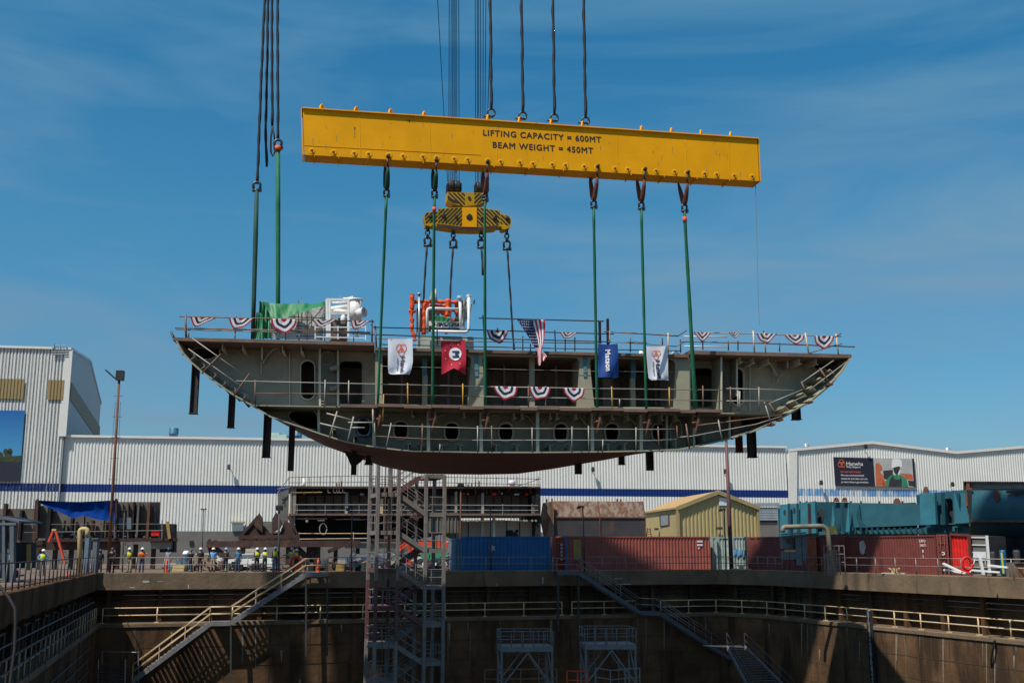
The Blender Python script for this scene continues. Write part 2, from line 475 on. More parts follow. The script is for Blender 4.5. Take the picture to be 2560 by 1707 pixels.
    def _build(s, name, mats, parent=None, label=None):
        if not isinstance(mats, (list, tuple)): mats = [mats]
        me = bpy.data.meshes.new(name)
        o0 = ORIG.get(parent.name, Vector((0, 0, 0))) if parent is not None else Vector((0, 0, 0))
        me.from_pydata([tuple(p - o0) for p in s.v], [], s.f)
        for mm in mats: me.materials.append(MATS[mm])
        me.polygons.foreach_set('material_index', s.m)
        me.polygons.foreach_set('use_smooth', s.sm)
        me.update()
        bm = bmesh.new(); bm.from_mesh(me)
        bmesh.ops.recalc_face_normals(bm, faces=bm.faces)
        bm.to_mesh(me); bm.free()
        o = bpy.data.objects.new(name, me)
        COL.objects.link(o)
        if parent is not None:
            o.parent = parent
            ORIG[o.name] = o0
        if label: o['label'] = label
        return o
def tag(o, label=None, cat=None, group=None, kind=None):
    if label: o['label'] = label
    if cat: o['category'] = cat
    if group: o['group'] = group
    if kind: o['kind'] = kind
    return o
def thing(name, label, cat, loc=(0, 0, 0), rz=0.0, group=None, local=False):
    o = bpy.data.objects.new(name, None)
    o.empty_display_size = 0.5
    COL.objects.link(o)
    o.location = loc
    o.rotation_euler = (0, 0, rz)
    ORIG[o.name] = Vector((0, 0, 0)) if local else Vector(loc)
    return tag(o, label, cat, group)
def single(mb, name, mats, label, cat, group=None, loc=None):
    """a thing that is one mesh; its origin is put at its own base"""
    lo = Vector((min(p.x for p in mb.v) + max(p.x for p in mb.v), min(p.y for p in mb.v) + max(p.y for p in mb.v), 0)) / 2
    lo.z = min(p.z for p in mb.v)
    mb.v = [p - lo for p in mb.v]
    o = mb.build(name, mats)
    o.location = lo
    return tag(o, label, cat, group)
def structure(mb, name, mats):
    return tag(mb.build(name, mats), kind='structure')
def copy_tree(o, parent=None):
    c = o.copy()
    COL.objects.link(c)
    if parent is not None: c.parent = parent
    for ch in list(o.children): copy_tree(ch, c)
    return c
def rings(c, ux, uy, rx, ry, n=20, sq=0.0):
    """a (squarish) oval of n points"""
    P = []
    for k in range(n):
        t_ = 2 * math.pi * k / n
        a, b = math.cos(t_), math.sin(t_)
        if sq:
            a = math.copysign(abs(a) ** (1 - sq), a); b = math.copysign(abs(b) ** (1 - sq), b)
        P.append(c + ux * rx * a + uy * ry * b)
    return P
def rrect(x0, y0, x1, y1, r, k=4):
    """pixel rounded rectangle"""
    P = []
    for (cx_, cy_, a0) in ((x1 - r, y0 + r, -90), (x1 - r, y1 - r, 0), (x0 + r, y1 - r, 90), (x0 + r, y0 + r, 180)):
        for i in range(k + 1):
            a = R(a0 + 90 * i / k)
            P.append((cx_ + r * math.cos(a), cy_ + r * math.sin(a)))
    return P
def text_faces(txt, size, bold=0.0, space=1.0, align='LEFT'):
    cu = bpy.data.curves.new('lettering', 'FONT')
    cu.body = txt; cu.size = size; cu.offset = 0.0; cu.space_character = space; cu.align_x = align
    cu.resolution_u = 3
    ob = bpy.data.objects.new('lettering', cu)
    COL.objects.link(ob)
    bpy.context.view_layer.update()
    dg = bpy.context.evaluated_depsgraph_get()
    me = bpy.data.meshes.new_from_object(ob.evaluated_get(dg))
    vs = [v.co.copy() for v in me.vertices]; fs = [tuple(p.vertices) for p in me.polygons]
    bpy.data.objects.remove(ob); bpy.data.curves.remove(cu); bpy.data.meshes.remove(me)
    return vs, fs
def put_text(mb, txt, o, ux, uy, size, bold=0.0, space=1.0, align='LEFT', surf=None):
    """lettering; bold strokes are thickened with copies set a millimetre apart in depth"""
    vs, fs = text_faces(txt, size, bold, space, align)
    for k, (dx, dy) in enumerate([(0, 0)] + ([(bold, 0), (0, bold), (bold, bold)] if bold else [])):
        if surf:
            W_ = [surf(v.x + dx, v.y + dy) - BL.n * (0.001 * k) for v in vs]
        else:
            nn = ux.cross(uy).normalized()
            W_ = [o + ux * (v.x + dx) + uy * (v.y + dy) + nn * (0.001 * k) for v in vs]
        mb.add(W_, fs)
def resample(pts, step):
    """points along a polyline about every step metres, with the ends"""
    L = [0]
    for a, b in zip(pts, pts[1:]): L.append(L[-1] + (b - a).length)
    n = max(1, round(L[-1] / step))
    outp = []
    for i in range(n + 1):
        s_ = L[-1] * i / n
        k = 0
        while k < len(pts) - 2 and L[k + 1] < s_: k += 1
        f = (s_ - L[k]) / max(1e-9, L[k + 1] - L[k])
        outp.append(pts[k].lerp(pts[k + 1], f))
    return outp
def add_rail(parent, pts, heights, step, r, m, mpost=None, post_h=None, square=False, foot=False):
    """rails and posts as parts of parent, along floor points pts"""
    pts = [Vector(p) for p in pts]
    for h in heights:
        b = MB()
        for a, c in zip(pts, pts[1:]):
            if square: b.bar(a + UP * h, c + UP * h, 2 * r)
            else: b.tube(a + UP * h, c + UP * h, r, 6)
        b.build('rail', m, parent)
    for p in resample(pts, step):
        b = MB()
        hh = post_h or max(heights)
        if square: b.bar(p, p + UP * hh, 2 * r)
        else: b.tube(p, p + UP * hh, r * 1.1, 6)
        if foot: b.obox(p + UP * 0.03, V(0.16, 0, 0), V(0, 0.1, 0), V(0, 0, 0.03))
        b.build('post', mpost or m, parent)
def railing(label, pts, heights=(0.55, 1.07), step=2.0, r=0.03, m='rail_grey', group=None, foot=False, name='railing', mpost=None):
    t_ = thing(name, label, 'railing', Vector(pts[0]), group=group)
    add_rail(t_, pts, heights, step, r, m, foot=foot, mpost=mpost)
    return t_

# ------------------------------------------------------------------ the setting: yard, dock, walls
DOCK = [V(-8, 3, 0), V(-30, 80, 0), V(17.6, 94.5, 0), V(20.8, 91.2, 0), V(31.5, 62, 0), V(46, 3, 0)]
KF = Plane((-30, 80), (19.4, 95))            # far kerb face
KR = Plane((20.8, 91.2), (31.5, 62))         # right kerb face
KR.n = -KR.n if KR.n.x < 0 else KR.n
KL = Plane((-30, 80), (-8, 3))
def offs(path, d):
    """closed path moved outwards (left of travel) by d, mitred"""
    n = len(path); res = []
    for i in range(n):
        p0, p1, p2 = path[i - 1], path[i], path[(i + 1) % n]
        d1 = (p1 - p0).normalized(); d2 = (p2 - p1).normalized()
        n1_ = Vector((-d1.y, d1.x, 0)); n2_ = Vector((-d2.y, d2.x, 0))
        b = (n1_ + n2_)
        res.append(p1 + b * (d / (1 + n1_.dot(n2_))))
    return res
def sweep(mb, prof, segs, path=None):
    path = path or DOCK
    for (o1, z1), (o2, z2) in zip(prof, prof[1:]):
        A = offs(path, o1); B = offs(path, o2)
        for i in segs:
            j = (i + 1) % len(path)
            mb.face([A[i] + UP * z1, A[j] + UP * z1, B[j] + UP * z2, B[i] + UP * z2])
b = MB()
K = offs(DOCK, 1.25)
S = 2500
b.poly([V(-S, -S, 0), V(S, -S, 0), V(S, S, 0), V(-S, S, 0)], [K])
structure(b, 'ground', 'ground')
b = MB(); b.poly([p + UP * -12.5 for p in offs(DOCK, 0.3)])
structure(b, 'dock_floor', 'pit_floor')
def dock_wall(label, segs, km='concrete_kerb'):
    t_ = thing('dock_wall', label, 'wall', DOCK[segs[0]] + UP * -12.5, group='concrete walls of the dry dock')
    b = MB(); sweep(b, [(1.35, -0.3), (1.35, 0.12), (0.04, 0.12), (0, 0.08), (0, -1.1), (0.35, -1.12), (1.2, -1.12)], segs)
    b.build('kerb_beam', km, t_)
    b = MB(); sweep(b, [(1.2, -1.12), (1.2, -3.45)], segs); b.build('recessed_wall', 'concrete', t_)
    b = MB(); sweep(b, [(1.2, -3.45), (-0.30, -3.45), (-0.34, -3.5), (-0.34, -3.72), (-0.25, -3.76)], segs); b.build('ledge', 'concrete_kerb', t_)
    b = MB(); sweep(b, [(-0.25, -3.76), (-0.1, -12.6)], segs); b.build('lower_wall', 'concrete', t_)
    # service pipes and buttresses in the recess
    A = offs(DOCK, 1.0); B = offs(DOCK, 0.55)
    for z_, r_ in ((-1.5, 0.09), (-1.85, 0.06), (-3.0, 0.08)):
        b = MB()
        for i in segs: b.tube(A[i] + UP * z_, A[(i + 1) % len(A)] + UP * z_, r_, 6)
        b.build('service_pipe', 'rail_dark', t_)
    b = MB()
    for i in segs:
        p, q = A[i], A[(i + 1) % len(A)]
        L = (q - p).length
        for k in range(int(L // 3.6) + 1):
            c = p.lerp(q, (1.8 + k * 3.6) / L) if 1.8 + k * 3.6 < L else None
            if c is None: continue
            dn = (q - p).normalized(); nn = Vector((-dn.y, dn.x, 0))
            b.obox(c + UP * -2.28 + nn * 0.05, dn * 0.16, nn * 0.3, UP * 1.15)
    b.build('buttress', 'concrete', t_)
    b = MB()
    C_ = offs(DOCK, -0.235)
    for i in segs:
        p, q = C_[i], C_[(i + 1) % len(C_)]
        L = (q - p).length; dn = (q - p).normalized()
        for k in range(1, int(L // 6.1) + 1):
            c = p.lerp(q, k * 6.1 / L)
            b.bar(c + UP * -3.8, c + UP * -12.4 - Vector((-dn.y, dn.x, 0)) * -0.14, 0.05, 0.03)
    b.build('joint', 'black_paint', t_)
    return t_
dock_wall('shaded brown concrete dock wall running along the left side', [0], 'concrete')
far_wall = dock_wall('long brown concrete dock wall under the people and the containers', [1])
right_wall = dock_wall('sunlit brown concrete dock wall at the right with the draught scale', [2, 3])
dock_wall('dock wall at the near end below the viewer', [4, 5])
# pour lines, drips and run marks on the lower walls
def streaks(par, pl, px0, px1, n, m, seed, off=-0.245):
    rg = random.Random(seed); b = MB()
    for k in range(n):
        px = rg.uniform(px0, px1); z0 = rg.choice((-3.8, -3.8, rg.uniform(-8, -4))); L_ = rg.uniform(0.4, 3.2); wd = rg.uniform(0.02, 0.10)
        p = pl.at(px, z0, off); q = pl.at(px, z0 - L_, off + L_ * 0.017)
        b.add([p - pl.u * wd, p + pl.u * wd, q + pl.u * wd * .3, q - pl.u * wd * .2], [(0, 1, 2, 3)])
    b.build('run_mark', m, par)
for par, pl, a_, c_ in ((far_wall, KF, 270, 1820), (right_wall, KR, 1850, 2560)):
    for q_, (m_, nn_) in enumerate((('stain_grey', 26), ('stain_dark', 38))):
        streaks(par, pl, a_, c_, nn_, m_, 3 + q_, -0.25 - 0.004 * (q_ + 1))
    for z_ in (-5.2, -6.6, -8.0):
        b = MB(); e_ = (0.25 - (-z_ - 3.76) * 0.017) * -1 - 0.004
        p, q = pl.at(a_ - 40, z_, e_), pl.at(c_ + 60, z_, e_); b.bar(p, q, 0.02, 0.035); b.build('pour_line', 'stain_dark', par)
# flaked white patches and run marks on the kerb
b = MB()
for px, py, a, c in ((1670, 1425, 1.1, 0.35),):
    pass
for (px, z0, z1, wd) in ((471, -0.75, -1.05, 0.10), (1357, -0.4, -0.95, 0.12), (1242, -0.9, -1.08, 0.05), (1560, -1.0, -1.07, 1.4), (1545, -0.55, -0.62, 0.8), (365, -0.45, -0.6, 0.5), (330, -0.9, -0.97, 0.4), (400, -0.5, -0.53, 0.6)):
    p = KF.at(px, z0, -0.004); q = KF.at(px, z1, -0.004)
    b.add([p - KF.u * wd / 2, p + KF.u * wd / 2, q + KF.u * wd / 2 * 0.8, q - KF.u * wd / 2 * 0.7], [(0, 1, 2, 3)])
b.build('paint_mark', 'stain_white', far_wall)

# ------------------------------------------------------------------ the white hall behind the yard
pA = V(xat(0, 143, 5), 143, 0); pB = V(xat(1975, 160, 5), 160, 0); pC = V(xat(2620, 168, 5), 168, 0)
HA = Plane(pA, pB); HC = Plane(pB, pC)
def s_of(pl, px, z): return (pl.at(px, z) - pl.a).dot(pl.u)
def corr(name, parent, pl, s0, s1, zs, mats, ztop=None, pitch=0.42, dep=0.08, d=0.0):
    """corrugated siding: zs band limits, mats one per band; ztop(s) replaces the last limit"""
    b = MB()
    n = int(abs(s1 - s0) / pitch)
    prof = []
    for i in range(n):
        for f, e in ((0, 0), (0.42, 0), (0.55, 1), (0.87, 1)):
            prof.append((s0 + (i + f) * pitch, e * dep))
    prof.append((s0 + n * pitch, 0))
    for (sa, ea), (sb, eb) in zip(prof, prof[1:]):
        pa = pl.a + pl.u * sa + pl.n * (d - ea); pb = pl.a + pl.u * sb + pl.n * (d - eb)
        for k in range(len(mats)):
            za0 = zs[k]; za1 = zs[k + 1] if k + 1 < len(zs) else None
            ta = ztop(sa) if za1 is None else za1; tb = ztop(sb) if za1 is None else za1
            b.cur = k
            b.face([pa + UP * za0, pb + UP * za0, pb + UP * tb, pa + UP * ta])
    return b.build(name, mats, parent)
hall = thing('shipyard_hall', 'long white corrugated shipyard hall with a dark blue stripe', 'building', (0, 150, 0))
zs0 = HA.z(600, 1233); zs1 = HA.z(600, 1213)
zt = HA.z(900, 1103)
sTall = (HA.pt(170, 1000) - HA.a).dot(HA.u)
sL = s_of(HA, -420, 5)
corr('wall', hall, HA, sTall - 0.2, HA.len, [3.2, zs0, zs1, zt], ['siding_white', 'siding_blue', 'siding_white'])
b = MB()
b.bar(HA.a + HA.u * (sTall - 1.5) + UP * (zt + 0.1) - HA.n * 0.25, HA.b + UP * (zt + 0.1) - HA.n * 0.25, 0.25, 0.3)
b.build('roof_edge', 'trim_white', hall)
b = MB()
b.hexa([HA.a + HA.u * (sTall - 1) + HA.n * 0.2, HA.b + HA.n * 0.2, HA.b + HA.n * 70, HA.a + HA.u * (sTall - 1) + HA.n * 70] +
       [p + UP * (zt - 0.3) for p in (HA.a + HA.u * (sTall - 1) + HA.n * 0.2, HA.b + HA.n * 0.2, HA.b + HA.n * 70, HA.a + HA.u * (sTall - 1) + HA.n * 70)])
b.build('roof', 'siding_grey', hall)
# concrete plinth
b = MB()
zc = HA.z(600, 1328)
o = HA.a - HA.n * 1.2
b.hexa([o + HA.u * sL, o + HA.u * (HA.len - 20), o + HA.u * (HA.len - 20) + HA.n * 1.6, o + HA.u * sL + HA.n * 1.6] +
       [p + UP * zc for p in (o + HA.u * sL, o + HA.u * (HA.len - 20), o + HA.u * (HA.len - 20) + HA.n * 1.6, o + HA.u * sL + HA.n * 1.6)])
b.build('plinth', 'concrete_grey', hall)
for (x0, y0, x1, y1) in ((474, 1351, 484, 1364), (534, 1350, 542, 1358)):
    b = MB(); b.add([HA.pt(x0, y0, -1.25), HA.pt(x1, y0, -1.25), HA.pt(x1, y1, -1.25), HA.pt(x0, y1, -1.25)], [(0, 1, 2, 3)])
    b.plate([HA.pt(x0, y0, -1.3), HA.pt(x1, y0, -1.3), HA.pt(x1, y1, -1.3), HA.pt(x0, y1, -1.3)], [], HA.n * 0.08)
    b.build('vent_opening', 'black_paint', hall)
b = MB(); b.plate([HA.pt(x, y, -1.5) for x, y in ((580, 1306), (608, 1306), (608, 1327), (580, 1327))], [], HA.n * 1.3); b.build('window', 'window_glass', hall)
b = MB(); b.plate([HA.pt(x, y, -1.55) for x, y in ((577, 1303), (611, 1303), (611, 1307), (577, 1307))], [], HA.n * 1.3); b.build('window_head', 'shed_trim', hall)
# tall part
zT = HA.z(180, 872, -0.6)
zb0, zb1 = HA.z(50, 998, -0.6), HA.z(50, 948, -0.6)
tall = thing('tall_shipyard_hall', 'tall white corrugated hall with tan panels rising at the left edge', 'building', (-75, 150, 0))
corr('wall', tall, HA, sL, sTall, [3.2, zs0, zs1, zT], ['siding_white', 'siding_blue', 'siding_white'], d=-0.6)
def panel_on(pl, pxs, m, parent, name, d, thick=0.05):
    b = MB(); b.plate([pl.pt(x, y, d) for x, y in pxs], [], pl.n * thick)
    return b.build(name, m, parent)
for q0, q1 in ((-400, 67), (120, 166)):
    s0_ = (HA.pt(q0, 975, -0.6) - HA.a).dot(HA.u); s1_ = (HA.pt(q1, 975, -0.6) - HA.a).dot(HA.u)
    corr('tan_panel', tall, HA, s0_, s1_, [zb0, zb1], ['siding_tan'], d=-0.8)
b = MB(); b.bar(HA.a + HA.u * sL + UP * zT - HA.n * 0.8, HA.a + HA.u * (sTall + 0.1) + UP * zT - HA.n * 0.8, 0.25, 0.3)
c0 = HA.a + HA.u * (sTall - 0.15) - HA.n * 0.78
b.bar(c0 + UP * zt, c0 + UP * (zT - 0.2), 0.9, 0.12, up=HA.n)
b.build('corner_trim', 'trim_white', tall)
corner = HA.a + HA.u * sTall - HA.n * 0.6
far_px = 250
fY = 196.0
HS = Plane((corner.x, corner.y), (xat(far_px, fY, 25), fY))
def sidept(px, py):
    return HS.pt(px, py)
p1_ = corner + UP * zT; p2_ = sidept(225, 901); p3_ = sidept(252, 1008); p4_ = sidept(247, 1096)
outl = [corner + UP * 2, p1_, p2_, p3_, Vector((p3_.x, p3_.y, 2))]
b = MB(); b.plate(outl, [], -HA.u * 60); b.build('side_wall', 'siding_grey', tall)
nS = Vector((0.95, 0.3, 0)).normalized()
st = [HS.pt(178, 956), HS.pt(249, 1066), HS.pt(248, 1094), HS.pt(241, 1096), HS.pt(174, 998)]
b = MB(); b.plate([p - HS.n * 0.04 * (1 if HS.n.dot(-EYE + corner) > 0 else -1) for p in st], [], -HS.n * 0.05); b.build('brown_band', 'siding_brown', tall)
b = MB(); b.bar(p1_, p2_, 0.35); b.bar(p2_, p3_, 0.35); b.build('verge', 'galv', tall)
# lattice antenna frame on its roof edge
b = MB()
for k in range(6):
    x = 131 + k * 7
    b.tube(HA.pt(x, 885, -1.0), HA.pt(x, 868, -1.0), 0.05, 4)
for y in (873, 879, 885): b.tube(HA.pt(129, y, -1.0), HA.pt(169, y, -1.0), 0.05, 4)
b.tube(HA.pt(150, 872, -1), HA.pt(150, 857, -1), 0.07, 5); b.tube(HA.pt(134, 872, -1), HA.pt(134, 859, -1), 0.14, 5)
b.tube(HA.pt(134, 864, -1), HA.pt(168, 864, -1), 0.05, 4); b.tube(HA.pt(167, 872, -1), HA.pt(167, 863, -1), 0.05, 4)
b.build('roof_antenna', 'galv', tall)
# banner with a printed picture of sky, trees and water
t_ = thing('picture_banner', 'blue sky and water picture banner on the tall white hall', 'banner', HA.pt(40, 1203, -1))
DB = -0.86
panel_on(HA, [(-230, 1024), (62, 1026), (48, 1203), (-240, 1203)], 'photo_sky', t_, 'sky_print', DB, 0.08)
panel_on(HA, [(-236, 1150), (52, 1154), (48, 1203), (-240, 1203)], 'photo_water', t_, 'water_print', DB - 0.01, 0.005)
panel_on(HA, [(-236, 1142), (0, 1142), (53, 1138), (51, 1156), (20, 1154), (-236, 1151)], 'photo_tree', t_, 'shore_print', DB - 0.02, 0.005)
b = MB()
for cx_, cy_, rx, ry in ((20, 1136, 9, 12), (1, 1140, 7, 11), (25, 1128, 6, 8), (-20, 1138, 9, 12), (14, 1128, 6, 7)):
    b.plate(rings(HA.pt(cx_, cy_, DB - 0.03), HA.u, UP, rx * 0.052, ry * 0.052, 11), [], HA.n * 0.004)
b.build('tree_print', 'photo_tree', t_)
# right part of the hall with two gables
hall2 = thing('gabled_shipyard_hall', 'white corrugated hall with shallow gables and a faded blue stripe', 'building', (60, 165, 0))
def ztopC(s):
    P = [(1975, 1125), (2180, 1106), (2390, 1131), (2600, 1113), (2700, 1113)]
    q = [((HC.pt(x, y) - HC.a).dot(HC.u), HC.pt(x, y).z) for x, y in P]
    for (a, za), (c, zc_) in zip(q, q[1:]):
        if s <= c: return za + (zc_ - za) * (s - a) / (c - a)
    return q[-1][1]
zf0, zf1 = HC.z(2100, 1240), HC.z(2100, 1222)
corr('wall', hall2, HC, 0, HC.len + 4, [1.5, zf0, zf1, 0][:3], ['siding_white', 'siding_faded', 'siding_white'], ztop=ztopC)
b = MB()
PP = [(1972, 1125), (2180, 1106), (2390, 1131), (2620, 1112)]
for (x0, y0), (x1, y1) in zip(PP, PP[1:]): b.bar(HC.pt(x0, y0, -0.2), HC.pt(x1, y1, -0.2), 0.3, 0.4)
b.bar(HC.at(1982, 2, -0.2), HC.pt(1982, 1127, -0.2), 1.3, 0.2, up=HC.n)
b.build('trim', 'trim_white', hall2)
b = MB(); b.plate([HC.pt(1980, 1128, 0.3), HC.pt(2180, 1109, 0.3), HC.pt(2390, 1134, 0.3), HC.pt(2620, 1115, 0.3), HC.at(2620, 1, 0.3), HC.at(1980, 1, 0.3)], [], HC.n * 60)
b.build('roof', 'siding_grey', hall2)
# round roof ventilators
def vent(px, ytop, ybot, wpx, Y, m, label):
    z1 = zat(ytop, Y); z0 = zat(ybot, Y) - 1.0
    r_ = wpx / 2 / FPX * Y
    x = xat(px, Y, z1)
    b = MB(); h = z1 - z0
    b.lathe(V(x, Y, z0), UP, [(r_ * 0.93, 0), (r_ * 0.93, h * 0.66), (r_ * 1.04, h * 0.68), (r_ * 1.0, h * 0.7), (r_, h * 0.98), (r_ * 0.95, h)], 16)
    single(b, 'roof_ventilator', m, label, 'vent', 'round ventilators on the hall roofs')
vent(435, 1070, 1098, 23, 149, 'galv_blue', 'grey-blue round ventilator standing free on the long flat roof')
vent(744, 1077, 1099, 24, 150, 'galv_blue', 'blue round ventilator half hidden behind the hull legs')
vent(2015, 1109, 1118, 14, 172, 'galv', 'small round ventilator left of the gable peak')
vent(2368, 1119, 1130, 16, 178, 'galv', 'small round ventilator at the valley between the gables')
b = MB(); p = W(697, 1100, 155); b.box(p.x - 1.3, p.x + 1.3, 154, 157, p.z - 1, p.z + 0.7); b.box(p.x - 1.0, p.x + 0.2, 154.2, 156, p.z + 0.7, p.z + 1.0)
single(b, 'roof_unit', 'mint', 'mint green box unit on the hall roof behind the hull', 'roof unit')
# floodlights fixed to the hall
def wall_light(pl, px, py, label):
    p = pl.pt(px, py, -0.12)
    t_ = thing('wall_floodlight', label, 'floodlight', p, group='floodlights on the white hall')
    b = MB(); b.bar(p, p - pl.n * 0.7 + UP * 0.1, 0.07); b.build('arm', 'rail_dark', t_)
    b = MB(); c = p - pl.n * 0.8
    b.obox(c, pl.u * 0.2, pl.n * 0.14 - UP * 0.08, UP * 0.27 + pl.n * 0.07); b.build('lamp_housing', 'steel_dark', t_)
for px, py, lb in ((574, 1168, 'grey floodlight on the white wall above the street lamp'), (1479, 1174, 'grey floodlight on the white wall under the hull edge'),
                   (1809, 1179, 'grey floodlight on the white wall beside the rusty mast'), (2047, 1207, 'grey floodlight left of the billboard'),
                   (2374, 1211, 'grey floodlight right of the billboard above the teal blocks'), (2158, 1117, 'small light under the gable peak')):
    wall_light(HC if px > 1975 else HA, px, py, lb)
# billboard
bb = thing('billboard', 'navy billboard with orange logo and a masked worker picture', 'billboard', HC.pt(2188, 1218, -0.4))
def bq(x0, y0, x1, y1, dy=0): return [(x0, y0), (x1, y0 + dy), (x1 + (y1 - y0) * 0.08, y1 + dy), (x0 + (y1 - y0) * 0.08, y1)]
DQ = -0.30
panel_on(HC, [(2084, 1142), (2183, 1144.5), (2188, 1215.5), (2089, 1213.5)], 'board_navy', bb, 'text_panel', DQ, 0.15)
panel_on(HC, [(2183, 1144.5), (2280, 1146), (2285, 1217), (2188, 1215.5)], 'photo_grey', bb, 'picture_panel', DQ, 0.15)
panel_on(HC, [(2280, 1146), (2285, 1146), (2290, 1217), (2285, 1217)], 'board_navy', bb, 'edge_panel', DQ, 0.15)
b = MB()
for k, pts in enumerate([[(2189, 1158), (2198, 1157), (2204, 1164), (2207, 1172), (2200, 1180), (2210, 1190), (2213, 1215.6), (2190, 1215.2)],
                         [(2206, 1200), (2222, 1202), (2222, 1215.6), (2206, 1215.6)], [(2250, 1182), (2281, 1185), (2283, 1200), (2256, 1196)]]):
    b.plate([HC.pt(x, y, DQ - 0.006) for x, y in pts], [], HC.n * 0.004)
b.build('orange_structures_print', 'photo_orange', bb)
b = MB()
for pts in ([(2208, 1176), (2232, 1174), (2232, 1196), (2222, 1200), (2210, 1196)], [(2270, 1200), (2285, 1202), (2287, 1216), (2272, 1214)],):
    b.plate([HC.pt(x, y, DQ - 0.009) for x, y in pts], [], HC.n * 0.004)
b.build('dark_print', 'photo_dark', bb)
b = MB()
b.plate([HC.pt(x, y, DQ - 0.012) for x, y in [(2213, 1216), (2217, 1198), (2226, 1188), (2242, 1184), (2256, 1188), (2267, 1198), (2271, 1216.5)]], [], HC.n * 0.004)
b.build('green_overall_print', 'photo_green', bb)
b = MB()
b.plate([HC.pt(x, y, DQ - 0.015) for x, y in [(2221, 1216), (2224, 1200), (2232, 1188), (2237, 1198), (2250, 1198), (2252, 1190), (2255, 1202), (2254, 1216.3)]], [], HC.n * 0.003)
b.plate([HC.pt(x, y, DQ - 0.015) for x, y in [(2233, 1166), (2250, 1166), (2249, 1182), (2242, 1187), (2235, 1181)]], [], HC.n * 0.003)
b.build('apron_print', 'photo_dark', bb)
b = MB()
b.plate([HC.pt(x, y, DQ - 0.02) for x, y in [(2230, 1150), (2236, 1146.5), (2248, 1147), (2254, 1152), (2255, 1168), (2246, 1165), (2238, 1167), (2229, 1170)]], [], HC.n * 0.003)
b.plate([HC.pt(x, y, DQ - 0.02) for x, y in [(2232, 1174), (2236, 1182), (2240, 1188), (2235, 1186)]], [], HC.n * 0.003)
b.plate([HC.pt(x, y, DQ - 0.02) for x, y in [(2249, 1174), (2252, 1178), (2247, 1187), (2244, 1186)]], [], HC.n * 0.003)
b.build('visor_print', 'hat_white', bb)
def logo(mb, c, ux, uy, r_, nn, th=0.16):
    """three interlocked loops"""
    for k in range(3):
        a = R(90 + 120 * k)
        cc = c + ux * (math.cos(a) * r_ * 0.42) + uy * (math.sin(a) * r_ * 0.42)
        mb.plate(rings(cc, ux, uy, r_ * (0.62 - 0.03 * k), r_ * (0.58 + 0.04 * k), 18), [rings(cc, ux, uy, r_ * (0.62 - th), r_ * (0.58 - th), 18)], nn * (0.003 + 0.001 * k))
ux = HC.u; m_ = 1 / FPX * 166
b = MB(); logo(b, HC.pt(2104, 1158.5, DQ - 0.02), ux, UP, 10.5 * m_, -HC.n, 0.12); b.build('logo', 'logo_orange', bb)
b = MB()
put_text(b, 'Hanwha', HC.pt(2115.5, 1163, DQ - 0.02), ux, UP, 13.5 * m_, 0.006)
put_text(b, 'Philly Shipyard', HC.pt(2116, 1168.8, DQ - 0.02), ux, UP, 6.4 * m_, 0.004)
for k, s_ in enumerate(('We are environmental', 'stewards and take care to', 'protect future generations.')):
    put_text(b, s_, HC.pt(2102 + k * 0.6, 1189.5 + 8.4 * k, DQ - 0.02), ux, UP, 6.6 * m_, 0.004)
b.build('lettering', 'hat_white', bb)
b = MB(); put_text(b, 'WE ARE RESPONSIBLE', HC.pt(2101, 1181, DQ - 0.02), ux, UP, 5.6 * m_, 0.004); b.build('headline', 'logo_orange', bb)

# ------------------------------------------------------------------ the hanging ship section
BL = Plane((xat(430, 53, 12), 53), (xat(2125, 57.6, 12), 57.6))
def B(px, py, d=0.0): return BL.pt(px, py, d)
DEP = 15.7
FO = [(438, 850), (457, 885), (476, 906), (502, 929), (553, 967), (584, 989), (617, 1008), (676, 1043), (750, 1068), (796, 1084), (868, 1107), (932, 1118),
      (1034, 1130), (1199, 1132), (1360, 1132), (1500, 1130.5), (1620, 1128), (1700, 1124), (1776, 1110), (1815, 1101), (1891, 1077), (1950, 1050), (1981, 1032),
      (2032, 1002), (2077, 964), (2108, 928), (2131, 888)]
BO = [(570, 950), (585, 965), (597, 975), (612, 987), (643, 1007), (662, 1021), (684, 1034), (718, 1061), (768, 1092), (817, 1116), (872, 1136), (957, 1166),
      (1050, 1184), (1200, 1186), (1295, 1184), (1380, 1172), (1510, 1150), (1592, 1131), (1650, 1112), (1690, 1098), (1745, 1070), (1790, 1045), (1815, 1030),
      (1855, 1005), (1885, 982), (1905, 960), (1925, 938)]
F3 = [B(*p) for p in FO]; B3 = [B(p[0], p[1], DEP) for p in BO]
def outline(t): return [a.lerp(b_, t) for a, b_ in zip(F3, B3)]
def cut(t, z, side):
    """point of the outline at height z on the left (0) or right (1)"""
    o_ = outline(t)
    if side: o_ = o_[::-1]
    for a, b_ in zip(o_, o_[1:]):
        if (a.z - z) * (b_.z - z) <= 0 and a.z != b_.z:
            return a.lerp(b_, (a.z - z) / (a.z - b_.z))
    return o_[0]
ship = thing('ship_section', 'grey unfinished ship hull section hanging from the slings', 'ship section', B(1280, 1132, 7))
n_ = BL.n; u_ = BL.u
zTL = B(600, 847).z; zTC = B(1300, 876).z; zTR = B(1900, 880).z; zM = B(1200, 1021).z
